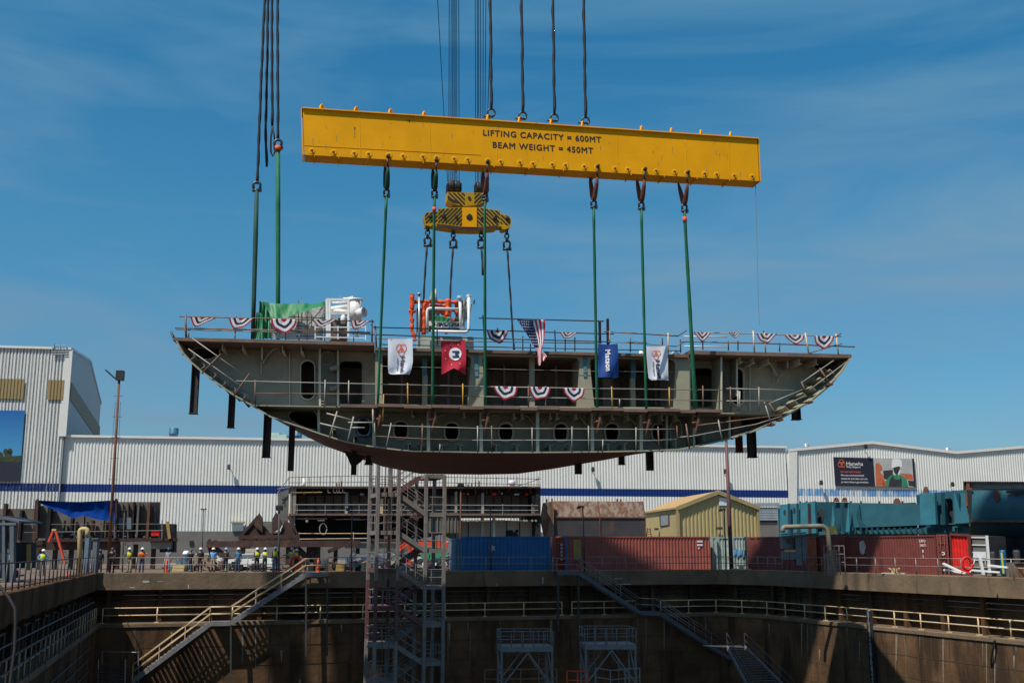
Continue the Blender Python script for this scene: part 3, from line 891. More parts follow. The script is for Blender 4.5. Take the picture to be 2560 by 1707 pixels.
# shell
ctr = B(1280, 960, 7)
def inset(o_, k):
    r_ = []
    for i, p in enumerate(o_):
        a = o_[max(0, i - 1)]; c = o_[min(len(o_) - 1, i + 1)]
        t_ = (c - a).normalized(); nn = t_.cross(n_).normalized()
        if nn.dot(B(1280, 900) - p) < 0: nn = -nn
        r_.append(p + nn * k)
    return r_
NS = 5
b = MB(); b.cur = 0
rows = [outline(i / NS) for i in range(NS + 1)]
for i in range(NS):
    for j in range(len(F3) - 1):
        b.face([rows[i][j], rows[i][j + 1], rows[i + 1][j + 1], rows[i + 1][j]])
b.sm = [False] * len(b.f)
b.build('hull_shell', 'hull_red', ship)
b = MB()
rin = [inset(r_, 0.07) for r_ in rows]
for i in range(NS):
    for j in range(len(F3) - 1):
        b.face([rin[i][j], rin[i][j + 1], rin[i + 1][j + 1], rin[i + 1][j]])
for j in range(len(F3) - 1): b.face([rows[0][j], rows[0][j + 1], rin[0][j + 1], rin[0][j]])
b.build('shell_inside', 'primer_olive', ship)
b = MB(); b.plate(inset(B3, 0.12), [], n_ * -0.15); b.build('rear_bulkhead', 'inner_dark', ship)
# decks
def slab(z, x0, x1, d0, d1, th, xb0=None, xb1=None, y=None):
    mb = MB()
    a = BL.at(x0, z, d0); c = BL.at(x1, z, d0)
    e = (BL.at(xb1, z, d1) if xb1 is not None else c + n_ * (d1 - d0)); f = (BL.at(xb0, z, d1) if xb0 is not None else a + n_ * (d1 - d0))
    mb.hexa([a - UP * th, c - UP * th, e - UP * th, f - UP * th, a, c, e, f])
    return mb
mb = slab(zTL, 433, 937, 0.0, DEP, 0.17, 572)
mb.build('upper_deck', 'deck_edge', ship, 'raised left end of the upper deck')
slab(zTC, 937.5, 1722, 0.05, DEP, 0.15).build('upper_deck', 'deck_edge', ship, 'sunken middle of the upper deck')
mb = slab(zTR, 1722.5, 2128, 0.0, DEP, 0.2, None, 1922); mb.build('upper_deck', 'deck_edge', ship, 'raised right end of the upper deck')
zm0 = cut(0, zM, 0); zm1 = cut(0, zM, 1); zb0_ = cut(1, zM, 0); zb1_ = cut(1, zM, 1)
b = MB(); th = 0.06
P4 = [zm0 + u_ * 0.1, zm1 - u_ * 0.1, zb1_ - u_ * 0.1, zb0_ + u_ * 0.1]
b.hexa([p - UP * th for p in P4] + P4); b.build('middle_deck', 'primer', ship)
# plank walkway along the edge of the middle deck
b = MB()
xs = [850, 945, 1010, 1080, 1150, 1210, 1300, 1345, 1400, 1480, 1560, 1620, 1700, 1740, 1808]
for i, (x0, x1) in enumerate(zip(xs, xs[1:])):
    z = zM + 0.03 + 0.05 * (i % 2); d0 = -0.62 - 0.03 * (i % 3)
    a = BL.at(x0, z, d0); c = BL.at(x1 - 1, z, d0)
    b.hexa([a - UP * 0.15, c - UP * 0.15, c - UP * 0.15 + n_ * 0.9, a - UP * 0.15 + n_ * 0.9, a, c, c + n_ * 0.9, a + n_ * 0.9])
b.build('walkway_plank', 'deck_edge', ship)
# bulkheads two metres behind the open face
D0 = 2.0; T0 = D0 / DEP
ot = inset(outline(T0), 0.02)
def pix_loop(pts, d): return [B(x, y, d) for x, y in pts]
def oval(cx_, cy_, rx, ry, d, n=20, sq=0.25):
    P = []
    for k in range(n):
        t_ = 2 * math.pi * k / n
        a, c = math.cos(t_), math.sin(t_)
        a = math.copysign(abs(a) ** (1 - sq), a); c = math.copysign(abs(c) ** (1 - sq), c)
        P.append(B(cx_ + rx * a, cy_ + ry * c, d))
    return P
def grow(P, k):
    c = sum(P, Vector()) / len(P)
    r_ = []
    n = len(P)
    for i, p in enumerate(P):
        t_ = (P[(i + 1) % n] - P[i - 1]).normalized(); nn = t_.cross(n_).normalized()
        if nn.dot(p - c) < 0: nn = -nn
        r_.append(p + nn * k)
    return r_
def rim(P, k=0.06, pr=0.16, m='primer_lit'):
    mb = MB(); mb.plate(grow(P, k), [grow(P, 0.002)], n_ * -pr)
    return mb.build('opening_rim', m, ship)
left_pts = [p for p in ot[:14] if p.z > zM]
lw = [BL.at(442, zTL - 0.18, D0)] + [p for p in left_pts if p.z < zTL - 0.2] + [cut(T0, zM, 0) + u_ * 0.05, BL.at(945, zM, D0), BL.at(945, zTL - 0.18, D0)]
slotL = [B(x, y, D0) for x, y in rrect(753, 903, 786, 998, 16, 6)]
doorL = [B(x, y, D0) for x, y in rrect(849, 903, 905, 1013, 11, 4)]
cutL = [B(x, y, D0) for x, y in ((478, 884), (484, 875), (494, 871), (551, 871), (552, 886), (528, 897), (497, 899))]
archL = [B(x, y, D0) for x, y in rrect(804, 880, 833, 912, 12, 5)]
b = MB(); b.plate(lw, [slotL, doorL, cutL], n_ * 0.03); b.build('bulkhead', 'primer', ship, 'left upper bulkhead with a tall oval opening')
rim(slotL, 0.06); rim(cutL, 0.05); rim(archL, 0.04, 0.08); rim(doorL, 0.03, 0.06, 'primer')
right_pts = [p for p in ot[13:] if zM < p.z < zTR - 0.25][::-1]
rw = [BL.at(2120, zTR - 0.2, D0)] + right_pts + [cut(T0, zM, 1) - u_ * 0.05, BL.at(1722, zM, D0), BL.at(1722, zTR - 0.2, D0)]
slotR = [B(x, y, D0) for x, y in rrect(1828, 922, 1856, 1012, 13, 6)]
doorR = [B(x, y, D0) for x, y in rrect(1726, 920, 1781, 1018, 11, 4)]
cutR = [B(x, y, D0) for x, y in rrect(2034, 904, 2090, 925, 9, 4)]
b = MB(); b.plate(rw, [slotR, doorR, cutR], n_ * 0.03); b.build('bulkhead', 'primer', ship, 'right upper bulkhead')
rim(slotR, 0.06); rim(cutR, 0.05)
low = [p for p in ot if p.z < zM - 0.06]
lo_pts = [cut(T0, zM - 0.06, 0) + u_ * 0.05] + low + [cut(T0, zM - 0.06, 1) - u_ * 0.05]
mans = [(909, 1067, 15, 20), (1002, 1076, 16, 21), (1129, 1079, 16, 21), (1264, 1081, 16, 21), (1401, 1081, 15.5, 21), (1529, 1081, 15.5, 21), (1645, 1081, 15, 20)]
holes = [oval(*m__, D0) for m__ in mans]
triL = [B(x, y, D0) for x, y in ((722, 1040), (726, 1032), (737, 1028), (778, 1028), (788, 1032), (793, 1042), (793, 1074), (770, 1070), (752, 1063), (728, 1050))]
triR = [B(x, y, D0) for x, y in ((1852, 1046), (1858, 1041), (1900, 1043), (1903, 1050), (1898, 1058), (1862, 1070), (1852, 1066))]
b = MB(); b.plate(lo_pts, holes + [triL, triR], n_ * 0.03); b.build('bulkhead', 'primer', ship, 'lower bulkhead with a row of oval manholes')
for h in holes: rim(h, 0.10, 0.15)
rim(triL, 0.06, 0.14); rim(triR, 0.04, 0.08)
b = MB(); p = oval(909, 1067, 16, 21, D0 - 0.12, 20, 0.6); b.plate(grow(p, 0.09), [p], n_ * -0.06); b.build('blue_frame', 'cont_blue', ship)
# dark rooms behind
b = MB()
DI = 5.5
a = BL.at(705, zM + 0.01, DI); c = BL.at(1850, zM + 0.01, DI)
b.plate([a, c, c + UP * (zTC - zM - 0.2), a + UP * (zTC - zM - 0.2)], [], n_ * 0.05)
for x in range(960, 1720, 33):
    b.bar(BL.at(x, zM, DI - 0.1), BL.at(x, zTC - 0.2, DI - 0.1), 0.06, 0.2, up=n_)
b.build('inner_bulkhead', 'inner_dark', ship)
b = MB()
for x in (945, 1723):
    p = BL.at(x, zM, D0); q = p + n_ * (DI - D0)
    b.hexa([p, p + u_ * 0.04, q + u_ * 0.04, q] + [v_ + UP * (zTC - zM - 0.17) for v_ in (p, p + u_ * 0.04, q + u_ * 0.04, q)])
b.build('side_partition', 'primer', ship)
b = MB()
for x in (1003, 1120, 1260, 1390, 1532, 1640):
    p = BL.at(x, zM, 3.6)
    b.bar(p, p + UP * (zTC - zM - 0.16), 0.12, 0.3, up=n_)
for x in (1508, 1652):
    p = BL.at(x, zM, 3.2); b.hexa([p, p + u_ * 0.5, p + u_ * 0.5 + n_ * 0.05, p + n_ * 0.05] + [v_ + UP * 2.2 for v_ in (p, p + u_ * 0.5, p + u_ * 0.5 + n_ * 0.05, p + n_ * 0.05)])
b.build('inner_pillar', 'inner_dark', ship)
# open web frame of the middle part
DW = 0.35
ow = [B(938, 870, DW), B(1724, 886, DW), B(1724, 1027, DW), B(938, 1017, DW)]
def hole_px(pts, d): return [B(x, y, d) for x, y in pts]
hA = hole_px([(956, 887), (1165, 889), (1172, 891), (1177, 896), (1178, 903), (1168, 1013), (956, 1010)], DW)
hB = hole_px([(1206, 900), (1208, 893), (1214, 890), (1437, 894), (1445, 897), (1449, 903), (1449, 912), (1441, 1016), (1214, 1013)], DW)
hC = hole_px([(1474, 908), (1477, 899), (1484, 896), (1675, 898), (1684, 902), (1688, 910), (1688, 925), (1683, 1018), (1486, 1016)], DW)
b = MB(); b.plate(ow, [hA, hB, hC], n_ * 0.05); b.build('web_frame', 'primer_olive', ship)
for x0, x1 in ((1178, 1208), (1449, 1475), (1689, 1712)):
    b = MB()
    p = BL.at(x0, zM, 0.36); q = BL.at(x0, zTC - 0.2, 0.36)
    b.hexa([p, p + u_ * 0.04, p + u_ * 0.04 + n_ * 2.2, p + n_ * 2.2, q, q + u_ * 0.04, q + u_ * 0.04 + n_ * 2.2, q + n_ * 2.2])
    p = BL.at(x1, zM, 0.42); q = BL.at(x1, zTC - 0.2, 0.42)
    b.hexa([p, p + u_ * 0.04, p + u_ * 0.04 + n_ * 2.2, p + n_ * 2.2, q, q + u_ * 0.04, q + u_ * 0.04 + n_ * 2.2, q + n_ * 2.2])
    b.build('web_plate', 'primer', ship)
for x0, x1, y0, y1 in ((1187, 1196, 880, 940), (1459, 1467, 884, 942)):
    b = MB(); b.plate([B(x0, y0, DW - 0.05), B(x1, y0, DW - 0.05), B(x1, y1, DW - 0.05), B(x0, y1, DW - 0.05)], [], n_ * 0.04)
    b.build('teal_strip', 'primer_teal', ship)
for x0, x1, ys in ((1055, 1068, 938), (1324, 1337, None), (1578, 1590, 945)):
    b = MB(); D_ = 1.1
    z_s = zM if ys is None else None
    top = zTC - 0.15
    zsplit = B(x0, ys, D_).z if ys else top
    for z0, z1, m__ in ((zM, zsplit, 'primer_olive'), (zsplit, top, 'primer_teal')):
        if z1 - z0 < 0.05: continue
        b = MB()
        p = BL.at(x0, z0, D_); q = BL.at(x1, z0, D_)
        b.hexa([p, q, q + n_ * 0.3, p + n_ * 0.3] + [v_ + UP * (z1 - z0) for v_ in (p, q, q + n_ * 0.3, p + n_ * 0.3)])
        b.build('pillar', m__, ship)
# dangling loops welded beside the web frame
b = MB()
for pts in ([(911, 905), (917, 900), (914, 938), (906, 941)], [(928, 905), (935, 900), (932, 935), (924, 938)], [(1694, 915), (1699, 908), (1696, 948), (1690, 947)], [(1719, 912), (1724, 918), (1713, 944), (1707, 938)]):
    P = [B(x, y, 1.5) for x, y in pts]
    for i in range(4): b.tube(P[i], P[(i + 1) % 4], 0.035, 5)
b.build('lashing_bracket', 'inner_dark', ship)
# webs, pillars and brackets
def web(px, z0, z1, d0=0.25, d1=D0, fl=0.22, m='primer_olive', mf='primer_lit', parent=None):
    mb = MB(); p = BL.at(px, z0, d0); q = BL.at(px, z1, d0)
    th_ = u_ * 0.025
    mb.hexa([p - th_, p + th_, p + th_ + n_ * (d1 - d0), p - th_ + n_ * (d1 - d0), q - th_, q + th_, q + th_ + n_ * (d1 - d0), q - th_ + n_ * (d1 - d0)])
    o_ = mb.build('web_plate', m, ship)
    if fl:
        mb = MB(); mb.hexa([p - u_ * fl / 2 - n_ * 0.03, p + u_ * fl / 2 - n_ * 0.03, p + u_ * fl / 2, p - u_ * fl / 2,
                            q - u_ * fl / 2 - n_ * 0.03, q + u_ * fl / 2 - n_ * 0.03, q + u_ * fl / 2, q - u_ * fl / 2])
        mb.build('web_flange', mf, ship)
def zbot(px, d):
    """height of the shell above pixel column px"""
    o_ = outline(d / DEP)
    s0 = (BL.at(px, 7, d) - BL.a).dot(u_)
    ss = [((p - BL.a).dot(u_), p.z) for p in o_]
    for (a, za), (c, zc_) in zip(ss, ss[1:]):
        if a <= s0 <= c: return za + (zc_ - za) * (s0 - a) / max(1e-6, c - a)
    return ss[0][1]
for px, d0 in ((797, 0.9), (935, 0.5), (1071, 0.35), (1203, 0.35), (1344, 0.35), (1481, 0.35), (1603, 0.35), (1667, 1.2), (1735, 0.6), (1824, 1.0)):
    web(px, zbot(px, d0) + 0.08, zM - 0.07, d0=d0, fl=0.17 if d0 < 0.6 else 0.12)
for px, y0, d0 in ((800, 0, 1.2), (845, 0, 1.55)):
    web(px, zM + 0.05, zTL - 0.18, d0=d0, fl=0.1, m='primer')
for px, d0, zz in ((1803, 0.4, zM), (1842, 0.9, zM + 1.0), (1725, 0.7, zM)):
    web(px, zz + 0.05, zTR - 0.22, d0=d0, fl=0.1)
for px, z0, z1, top in ((655, B(655, 906, D0).z, zTL - 0.17, 0), (1969, B(1969, 925, D0).z, zTR - 0.2, 0), (1956, B(1956, 900, D0).z, zTR - 0.2, 0)):
    web(px, z0, z1, d0=1.25, fl=0.08)
for px, y0, y1 in ((724, 868, 1016), (797, 870, 1016), (1874, 885, 1026), (653, 905, 938), (1934, 900, 960)):
    b = MB(); b.bar(B(px, y0, D0 - 0.06), B(px, y1, D0 - 0.06), 0.05, 0.12, up=n_); b.build('stiffener', 'primer_lit', ship)
def arc_bracket(px, ytop, ybot, wpx, d=1.3, concave=True):
    """triangular bracket plate with a curved flange; wpx signed width"""
    C_ = []
    for k in range(9):
        t_ = R(90 * k / 8)
        C_.append((px + wpx * (1 - math.sin(t_)), ybot - (ybot - ytop) * (1 - math.cos(t_)) ))
    # C runs from (px+w, ybot)... keep the plate in the corner (px, ytop)
    C_ = [(px + wpx * math.cos(R(90 * k / 8)) ** 1.0, ytop + (ybot - ytop) * (1 - math.cos(R(90 * k / 8)) ** 1.0 * 0 - (1 - math.sin(R(90 * k / 8))))) for k in range(9)]
    P = [B(x, y, d) for x, y in C_]
    mb = MB(); mb.plate([B(px, ytop - 6, d), B(px + wpx, ytop - 6, d)] + P, [], n_ * 0.03)
    mb.build('bracket', 'primer', ship)
    mb = MB()
    for a, c in zip(P, P[1:]): mb.bar(a, c, 0.22, 0.05, up=n_.cross(c - a))
    mb.build('bracket_flange', 'primer_lit', ship)
def curved(px0, py0, px1, py1, bulge, d, wd=0.16):
    a = B(px0, py0, d); c = B(px1, py1, d); P = []
    for k in range(9):
        t_ = k / 8
        P.append(a.lerp(c, t_) + UP * (bulge * math.sin(math.pi * t_)))
    return P
def bracket(px0, py0, px1, py1, bulge, d=1.4, corner=None):
    P = curved(px0, py0, px1, py1, bulge, d)
    mb = MB()
    if corner: mb.plate([B(*corner, d)] + P, [], n_ * 0.03)
    mb.build('bracket', 'primer', ship) if corner else None
    mb = MB()
    for a, c in zip(P, P[1:]): mb.bar(a, c, 0.20, 0.04, up=(c - a).cross(n_))
    mb.build('bracket_flange', 'primer_lit', ship)
bracket(657, 908, 700, 873, 0.28, 1.7, (657, 870))
bracket(1905, 900, 1942, 940, 0.3, 1.7, (1942, 898))
bracket(1940, 958, 1958, 936, 0.1, 1.7)
for x0, x1, s in ((1335, 1302, 1), (1352, 1392, 1), (1466, 1427, 1), (1590, 1549, 1), (1213, 1243, 1), (1083, 1112, 1), (945, 968, 1)):
    bracket(x0, 1063, x1, 1040, 0.22, 1.5, (x0, 1036))
b = MB()
b_pts = [B(1677, 1120, 1.7), B(1674, 1070, 1.7), B(1680, 1048, 1.7), B(1692, 1043, 1.7), B(1702, 1058, 1.7), B(1704, 1090, 1.7)]
for a, c in zip(b_pts, b_pts[1:]): b.bar(a, c, 0.2, 0.05, up=(c - a).cross(n_))
b.build('bracket_flange', 'primer_lit', ship)
# longitudinal angle bars along the side shell, with their notches in the bulkhead
def longi(px, py, ang, d0=0.15, size=0.3, m='primer_olive'):
    p = B(px, py, d0)
    du = u_ * math.cos(ang) + UP * math.sin(ang); dv = du.cross(n_)
    q = p + n_ * 3.2
    mb = MB()
    mb.hexa([p, p + dv * 0.03, q + dv * 0.03, q] + [v_ + du * size for v_ in (p, p + dv * 0.03, q + dv * 0.03, q)])
    e = du * size
    mb.hexa([p + e, p + e + dv * 0.16, q + e + dv * 0.16, q + e] + [v_ + du * 0.03 for v_ in (p + e, p + e + dv * 0.16, q + e + dv * 0.16, q + e)])
    mb.build('angle_bar', m, ship)
def notch(px, py, d=D0 - 0.04, r_=5.0):
    P = oval(px, py, r_, r_, d, 10, 0)
    mb = MB(); mb.plate(grow(P, 0.04), [P], n_ * -0.05)
    mb.build('notch_rim', 'primer_lit', ship)
    mb = MB(); mb.plate(P, [], n_ * 0.01); mb.build('notch', 'inner_dark', ship)
for px, py in ((480, 893), (505, 917), (533, 940), (557, 959), (583, 977), (607, 993)):
    longi(px - 3, py + 6, R(40), size=0.24, m='inner_dark')
    P = [B(x, y, D0 - 0.03) for x, y in ((px - 14, py - 6), (px + 2, py - 10), (px + 12, py - 2), (px + 10, py + 9), (px - 4, py + 8))]
    b = MB(); b.plate(P, [], n_ * 0.01); b.build('notch', 'inner_dark', ship)
    b = MB(); b.plate(grow(P, 0.05), [P], n_ * -0.05); b.build('notch_rim', 'primer_lit', ship)
for px, py in ((2080, 930), (2056, 950), (2034, 972), (2012, 988), (1990, 1006), (1968, 1022)):
    longi(px + 6, py + 3, R(135), size=0.3)
    notch(px - 18, py - 2, r_=4.5)
for px in (1020, 1052, 1105, 1150, 1240, 1292, 1375, 1425, 1520, 1562, 1690, 1760, 830, 884):
    z = zbot(px, 1.2)
    q = BL.at(px, z + 0.06, 0.3); 
    mb = MB(); mb.hexa([q, q + u_ * 0.03, q + u_ * 0.03 + n_ * 3, q + n_ * 3] + [v_ + UP * 0.34 for v_ in (q, q + u_ * 0.03, q + u_ * 0.03 + n_ * 3, q + n_ * 3)])
    q2 = q + UP * 0.34
    mb.hexa([q2, q2 + u_ * 0.16, q2 + u_ * 0.16 + n_ * 3, q2 + n_ * 3] + [v_ + UP * 0.03 for v_ in (q2, q2 + u_ * 0.16, q2 + u_ * 0.16 + n_ * 3, q2 + n_ * 3)])
    mb.build('angle_bar', 'primer_olive', ship)
    s_ = B(px - 6, 1116, D0); 
    if 1000 < px < 1620:
        notch(px - 7, 1115, r_=5)
for px, z in [(x, zTL) for x in (555, 606, 705, 752)] + [(x, zTR) for x in (1850, 1882, 1920, 1998, 2040)] + [(x, zM) for x in (1030, 1160, 1285, 1305, 1375, 1392, 1440, 1530, 1570, 1655, 1690)]:
    th_ = 0.18 if z != zM else 0.07
    q = BL.at(px, z - th_, 0.5)
    mb = MB(); mb.hexa([q - UP * 0.3, q - UP * 0.3 + u_ * 0.03, q - UP * 0.3 + u_ * 0.03 + n_ * 2, q - UP * 0.3 + n_ * 2] + [v_ + UP * 0.3 for v_ in (q - UP * 0.3, q - UP * 0.3 + u_ * 0.03, q - UP * 0.3 + u_ * 0.03 + n_ * 2, q - UP * 0.3 + n_ * 2)])
    q3 = q - UP * 0.33
    mb.hexa([q3, q3 + u_ * 0.14, q3 + u_ * 0.14 + n_ * 2, q3 + n_ * 2] + [v_ + UP * 0.03 for v_ in (q3, q3 + u_ * 0.14, q3 + u_ * 0.14 + n_ * 2, q3 + n_ * 2)])
    mb.build('angle_bar', 'primer_lit', ship)
    pz = EYE.z
    if z != zM: notch(px - 1, 879 if z == zTL else 900, r_=5)
b = MB()
for x0, x1, y in ((555, 655, 866), (700, 795, 869)):
    b.bar(B(x0, y, 1.5), B(x1, y, 1.5), 0.06)
b.bar(B(1870, 905, 1.5), B(1850, 903, 1.5), 0.06)
b.build('stiffener', 'primer_lit', ship)
# ladder and small boxes inside
def bars(lst, m, name, d=-0.5, r_=0.03, n=6):
    for (x0, y0, x1, y1) in lst:
        mb = MB(); mb.tube(B(x0, y0, d), B(x1, y1, d), r_, n); mb.build(name, m, ship)
b = MB()
for x in (799, 812): b.tube(B(x, 965, 1.2), B(x, 1014, 1.2), 0.03, 5)
for y in range(968, 1014, 7): b.tube(B(799, y, 1.2), B(812, y, 1.2), 0.02, 5)
b.build('ladder', 'rail_light', ship)
b = MB()
for x in (1810, 1822): b.tube(B(x, 930, 1.6), B(x, 1020, 1.6), 0.03, 5)
for y in range(934, 1020, 8): b.tube(B(1810, y, 1.6), B(1822, y, 1.6), 0.02, 5)
b.build('ladder', 'rail_grey', ship)
for x0, y0 in ((823, 918), (823, 968)):
    b = MB(); b.plate([B(x0, y0, 1.3), B(x0 + 20, y0 - 5, 1.3), B(x0 + 20, y0 + 4, 1.3), B(x0 + 4, y0 + 8, 1.3)], [], n_ * 0.5); b.build('small_bracket', 'inner_dark', ship)
# middle deck rails (bars: pixel ends)
def poly_rail(pts, m, d, r_=0.03, name='rail'):
    mb = MB(); mb.path([B(x, y, d) for x, y in pts], r_, 6); mb.build(name, m, ship)
DR = -0.55
poly_rail([(590, 952), (800, 957), (945, 960), (1200, 966)], 'rail_light', DR, 0.028)
poly_rail([(1200, 966), (1480, 971), (1808, 975)], 'rail_light', DR, 0.028)
poly_rail([(640, 983), (950, 985.5), (1200, 991)], 'rail_rust', DR, 0.028)
poly_rail([(1200, 991), (1480, 996), (1808, 1002)], 'rail_light', DR, 0.026)
poly_rail([(1816, 971), (1900, 973), (1984, 976)], 'rail_light', DR, 0.03)
poly_rail([(1816, 1002), (1934, 1002)], 'rail_light', DR, 0.03)
bars([(638, 949, 638, 1016), (1321, 963, 1321, 1024), (1757, 964, 1758, 1028), (1826, 966, 1827, 1028)], 'rail_rust', 'post', DR, 0.035)
bars([(813, 949, 811, 1018), (872, 951, 871, 1020), (1364, 965, 1364, 1026), (1549, 998, 1549, 1020), (1897, 967, 1898, 1028)], 'rail_light', 'post', DR, 0.033)
bars([(1019, 957, 1020, 1022), (1157, 959, 1157, 1024), (1529, 966, 1531, 1026), (1673, 968, 1674, 1027), (959, 986, 957, 1052)], 'rail_yellow', 'post', DR, 0.035)
bars([(1845, 976, 1845, 1027), (1849, 978, 1849, 1027)], 'rail_light', 'post', DR, 0.05)
poly_rail([(950, 915), (1100, 919), (1300, 924), (1500, 928), (1690, 930)], 'rail_light', 0.25, 0.012, 'string')
# lower rails
poly_rail([(955, 1063), (1180, 1070), (1500, 1072), (1620, 1073), (1692, 1072)], 'rail_light', DR, 0.022)
poly_rail([(940, 1090), (1060, 1097), (1180, 1100)], 'rail_rust', DR, 0.028)
poly_rail([(1180, 1100), (1500, 1100), (1620, 1101), (1692, 1098)], 'rail_light', DR, 0.022)
bars([(1056, 1060, 1055, 1130), (1229, 1064, 1230, 1131), (1645, 1066, 1648, 1126), (1692, 1064, 1694, 1102)], 'rail_rust', 'post', DR, 0.035)
bars([(1194, 1064, 1194, 1132), (1430, 1066, 1430, 1132), (1471, 1064, 1472, 1131), (1590, 1068, 1590, 1131), (1507, 1098, 1507, 1131), (1100, 1110, 1099, 1132), (1330, 1068, 1331, 1131), (978, 1057, 965, 1122)], 'rail_light', 'post', DR, 0.033)
bars([(843, 1028, 823, 1096), (884, 1041, 869, 1106), (816, 1033, 880, 1050), (800, 1058, 875, 1076), (932, 1015, 933, 1082), (870, 1056, 933, 1056), (875, 1069, 912, 1069)], 'rail_light', 'scaffold_tube', DR, 0.045)
bars([(908, 1002, 908, 1003), (935, 1020, 937, 1116)], 'primer_lit', 'scaffold_tube', DR + 0.3, 0.06)
# scaffold tubes along the sloping sides
bars([(471, 872, 637, 990), (480, 845, 617, 943)], 'rail_light', 'scaffold_tube', -0.2, 0.03)
bars([(552, 885, 504, 934), (624, 933, 584, 990)], 'rail_rust', 'scaffold_tube', -0.25, 0.04)
bars([(427, 829, 440, 852), (430, 838, 438, 850), (456, 886, 461, 884)], 'steel_dark', 'lug', 0.1, 0.06)
bars([(2084, 901, 2003, 957), (2117, 904, 2024, 974), (2006, 974, 1919, 1010), (2016, 988, 1942, 1021)], 'rail_light', 'scaffold_tube', -0.2, 0.032)
bars([(2003, 953, 2016, 986), (1919, 1003, 1951, 1050), (2049, 920, 2077, 964)], 'rail_rust', 'scaffold_tube', -0.25, 0.045)
bars([(1745, 1063, 1956, 1037)], 'rail_rust', 'scaffold_tube', -0.4, 0.04)
poly_rail([(1692, 1093), (1730, 1090), (1891, 1060), (1955, 1040)], 'rail_light', -0.4, 0.03, 'scaffold_tube')
bars([(1795, 1046, 1806, 1105), (1911, 1005, 1930, 1066)], 'rail_light', 'scaffold_tube', -0.45, 0.04)
bars([(1715, 1059, 1724, 1122)], 'rail_rust', 'scaffold_tube', -0.45, 0.045)
for k, (x0, y0) in enumerate(((2072, 962), (2022, 1006), (1928, 1062), (1948, 1050))):
    b = MB(); b.obox(B(x0, y0, -0.1), u_ * 0.12, n_ * 0.3, UP * 0.05); b.build('clamp', 'rust', ship)
# upper deck rails
poly_rail([(448, 791), (700, 797), (936, 804)], 'rail_rust', 0.1, 0.03)
poly_rail([(438, 820), (700, 826), (926, 831)], 'rail_rust', 0.1, 0.04)
poly_rail([(440, 824), (700, 830), (926, 834)], 'rail_grey', 0.3, 0.025)
bars([(464, 786, 465, 846), (461, 815, 467, 846), (930, 800, 930, 856), (938, 815, 941, 868)], 'rail_rust', 'post', 0.1, 0.05)
bars([(471, 824, 472, 846), (588, 826, 587, 850), (714, 833, 714, 852), (748, 826, 748, 853), (884, 832, 884, 856), (590, 788, 590, 796)], 'rail_grey', 'post', 0.15, 0.035)
poly_rail([(928, 818), (1209, 825), (1385, 831), (1535, 835)], 'rail_dark', 0.1, 0.03)
poly_rail([(900, 835), (1209, 846), (1400, 851), (1617, 857)], 'rail_dark', 0.1, 0.03)
poly_rail([(935, 846), (1209, 854), (1487, 858)], 'rail_grey', 2.5, 0.03)
poly_rail([(950, 861), (1209, 867), (1487, 873), (1700, 877)], 'rail_dark', 0.1, 0.028)
poly_rail([(1197, 795), (1345, 799), (1510, 803)], 'rail_grey', 0.2, 0.035)
bars([(1207, 788, 1212, 872), (1387, 825, 1389, 880), (1307, 840, 1307, 876), (1413, 848, 1413, 878), (1437, 843, 1437, 878), (1576, 845, 1576, 880), (1656, 846, 1656, 862), (1701, 849, 1702, 882),
      (1093, 820, 1093, 866), (1244, 820, 1244, 835), (1326, 860, 1326, 877)], 'rail_dark', 'post', 0.15, 0.035)
bars([(1499, 802, 1500, 858), (1519, 797, 1520, 862)], 'tower_red', 'post', 0.4, 0.085)
bars([(1670, 832, 1671, 884), (1524, 828, 1524, 858), (1411, 800, 1411, 800.5)], 'rail_cream', 'post', 0.05, 0.04)
poly_rail([(1509, 829), (1617, 835), (1695, 840), (1716, 826)], 'rail_rust', 0.05, 0.035)
poly_rail([(1520, 854), (1617, 860), (1690, 866), (1716, 853)], 'rail_grey', 0.05, 0.03)
poly_rail([(1733, 831), (1884, 834), (2000, 838), (2103, 841)], 'rail_light', 0.05, 0.03)
poly_rail([(1700, 854), (1900, 858), (2137, 867)], 'rail_rust', 0.05, 0.035)
poly_rail([(1710, 841), (1817, 842)], 'white_paint', 3, 0.035); poly_rail([(1711, 865), (1817, 868)], 'white_paint', 3, 0.035)
bars([(1757, 845, 1757, 874), (1821, 852, 1821, 876), (1845, 852, 1845, 876), (1949, 857, 1949, 879), (1909, 826, 1909, 833)], 'rail_dark', 'post', 0.2, 0.035)
bars([(1883, 827, 1886, 880), (1911, 832, 1914, 881), (2013, 832, 2022, 885), (2090, 835, 2096, 887)], 'rail_cream', 'post', 0.02, 0.045)
bars([(2103, 833, 2088, 842), (2105, 859, 2090, 864), (2025, 882, 2090, 862)], 'rail_rust', 'scaffold_tube', 0.0, 0.035)
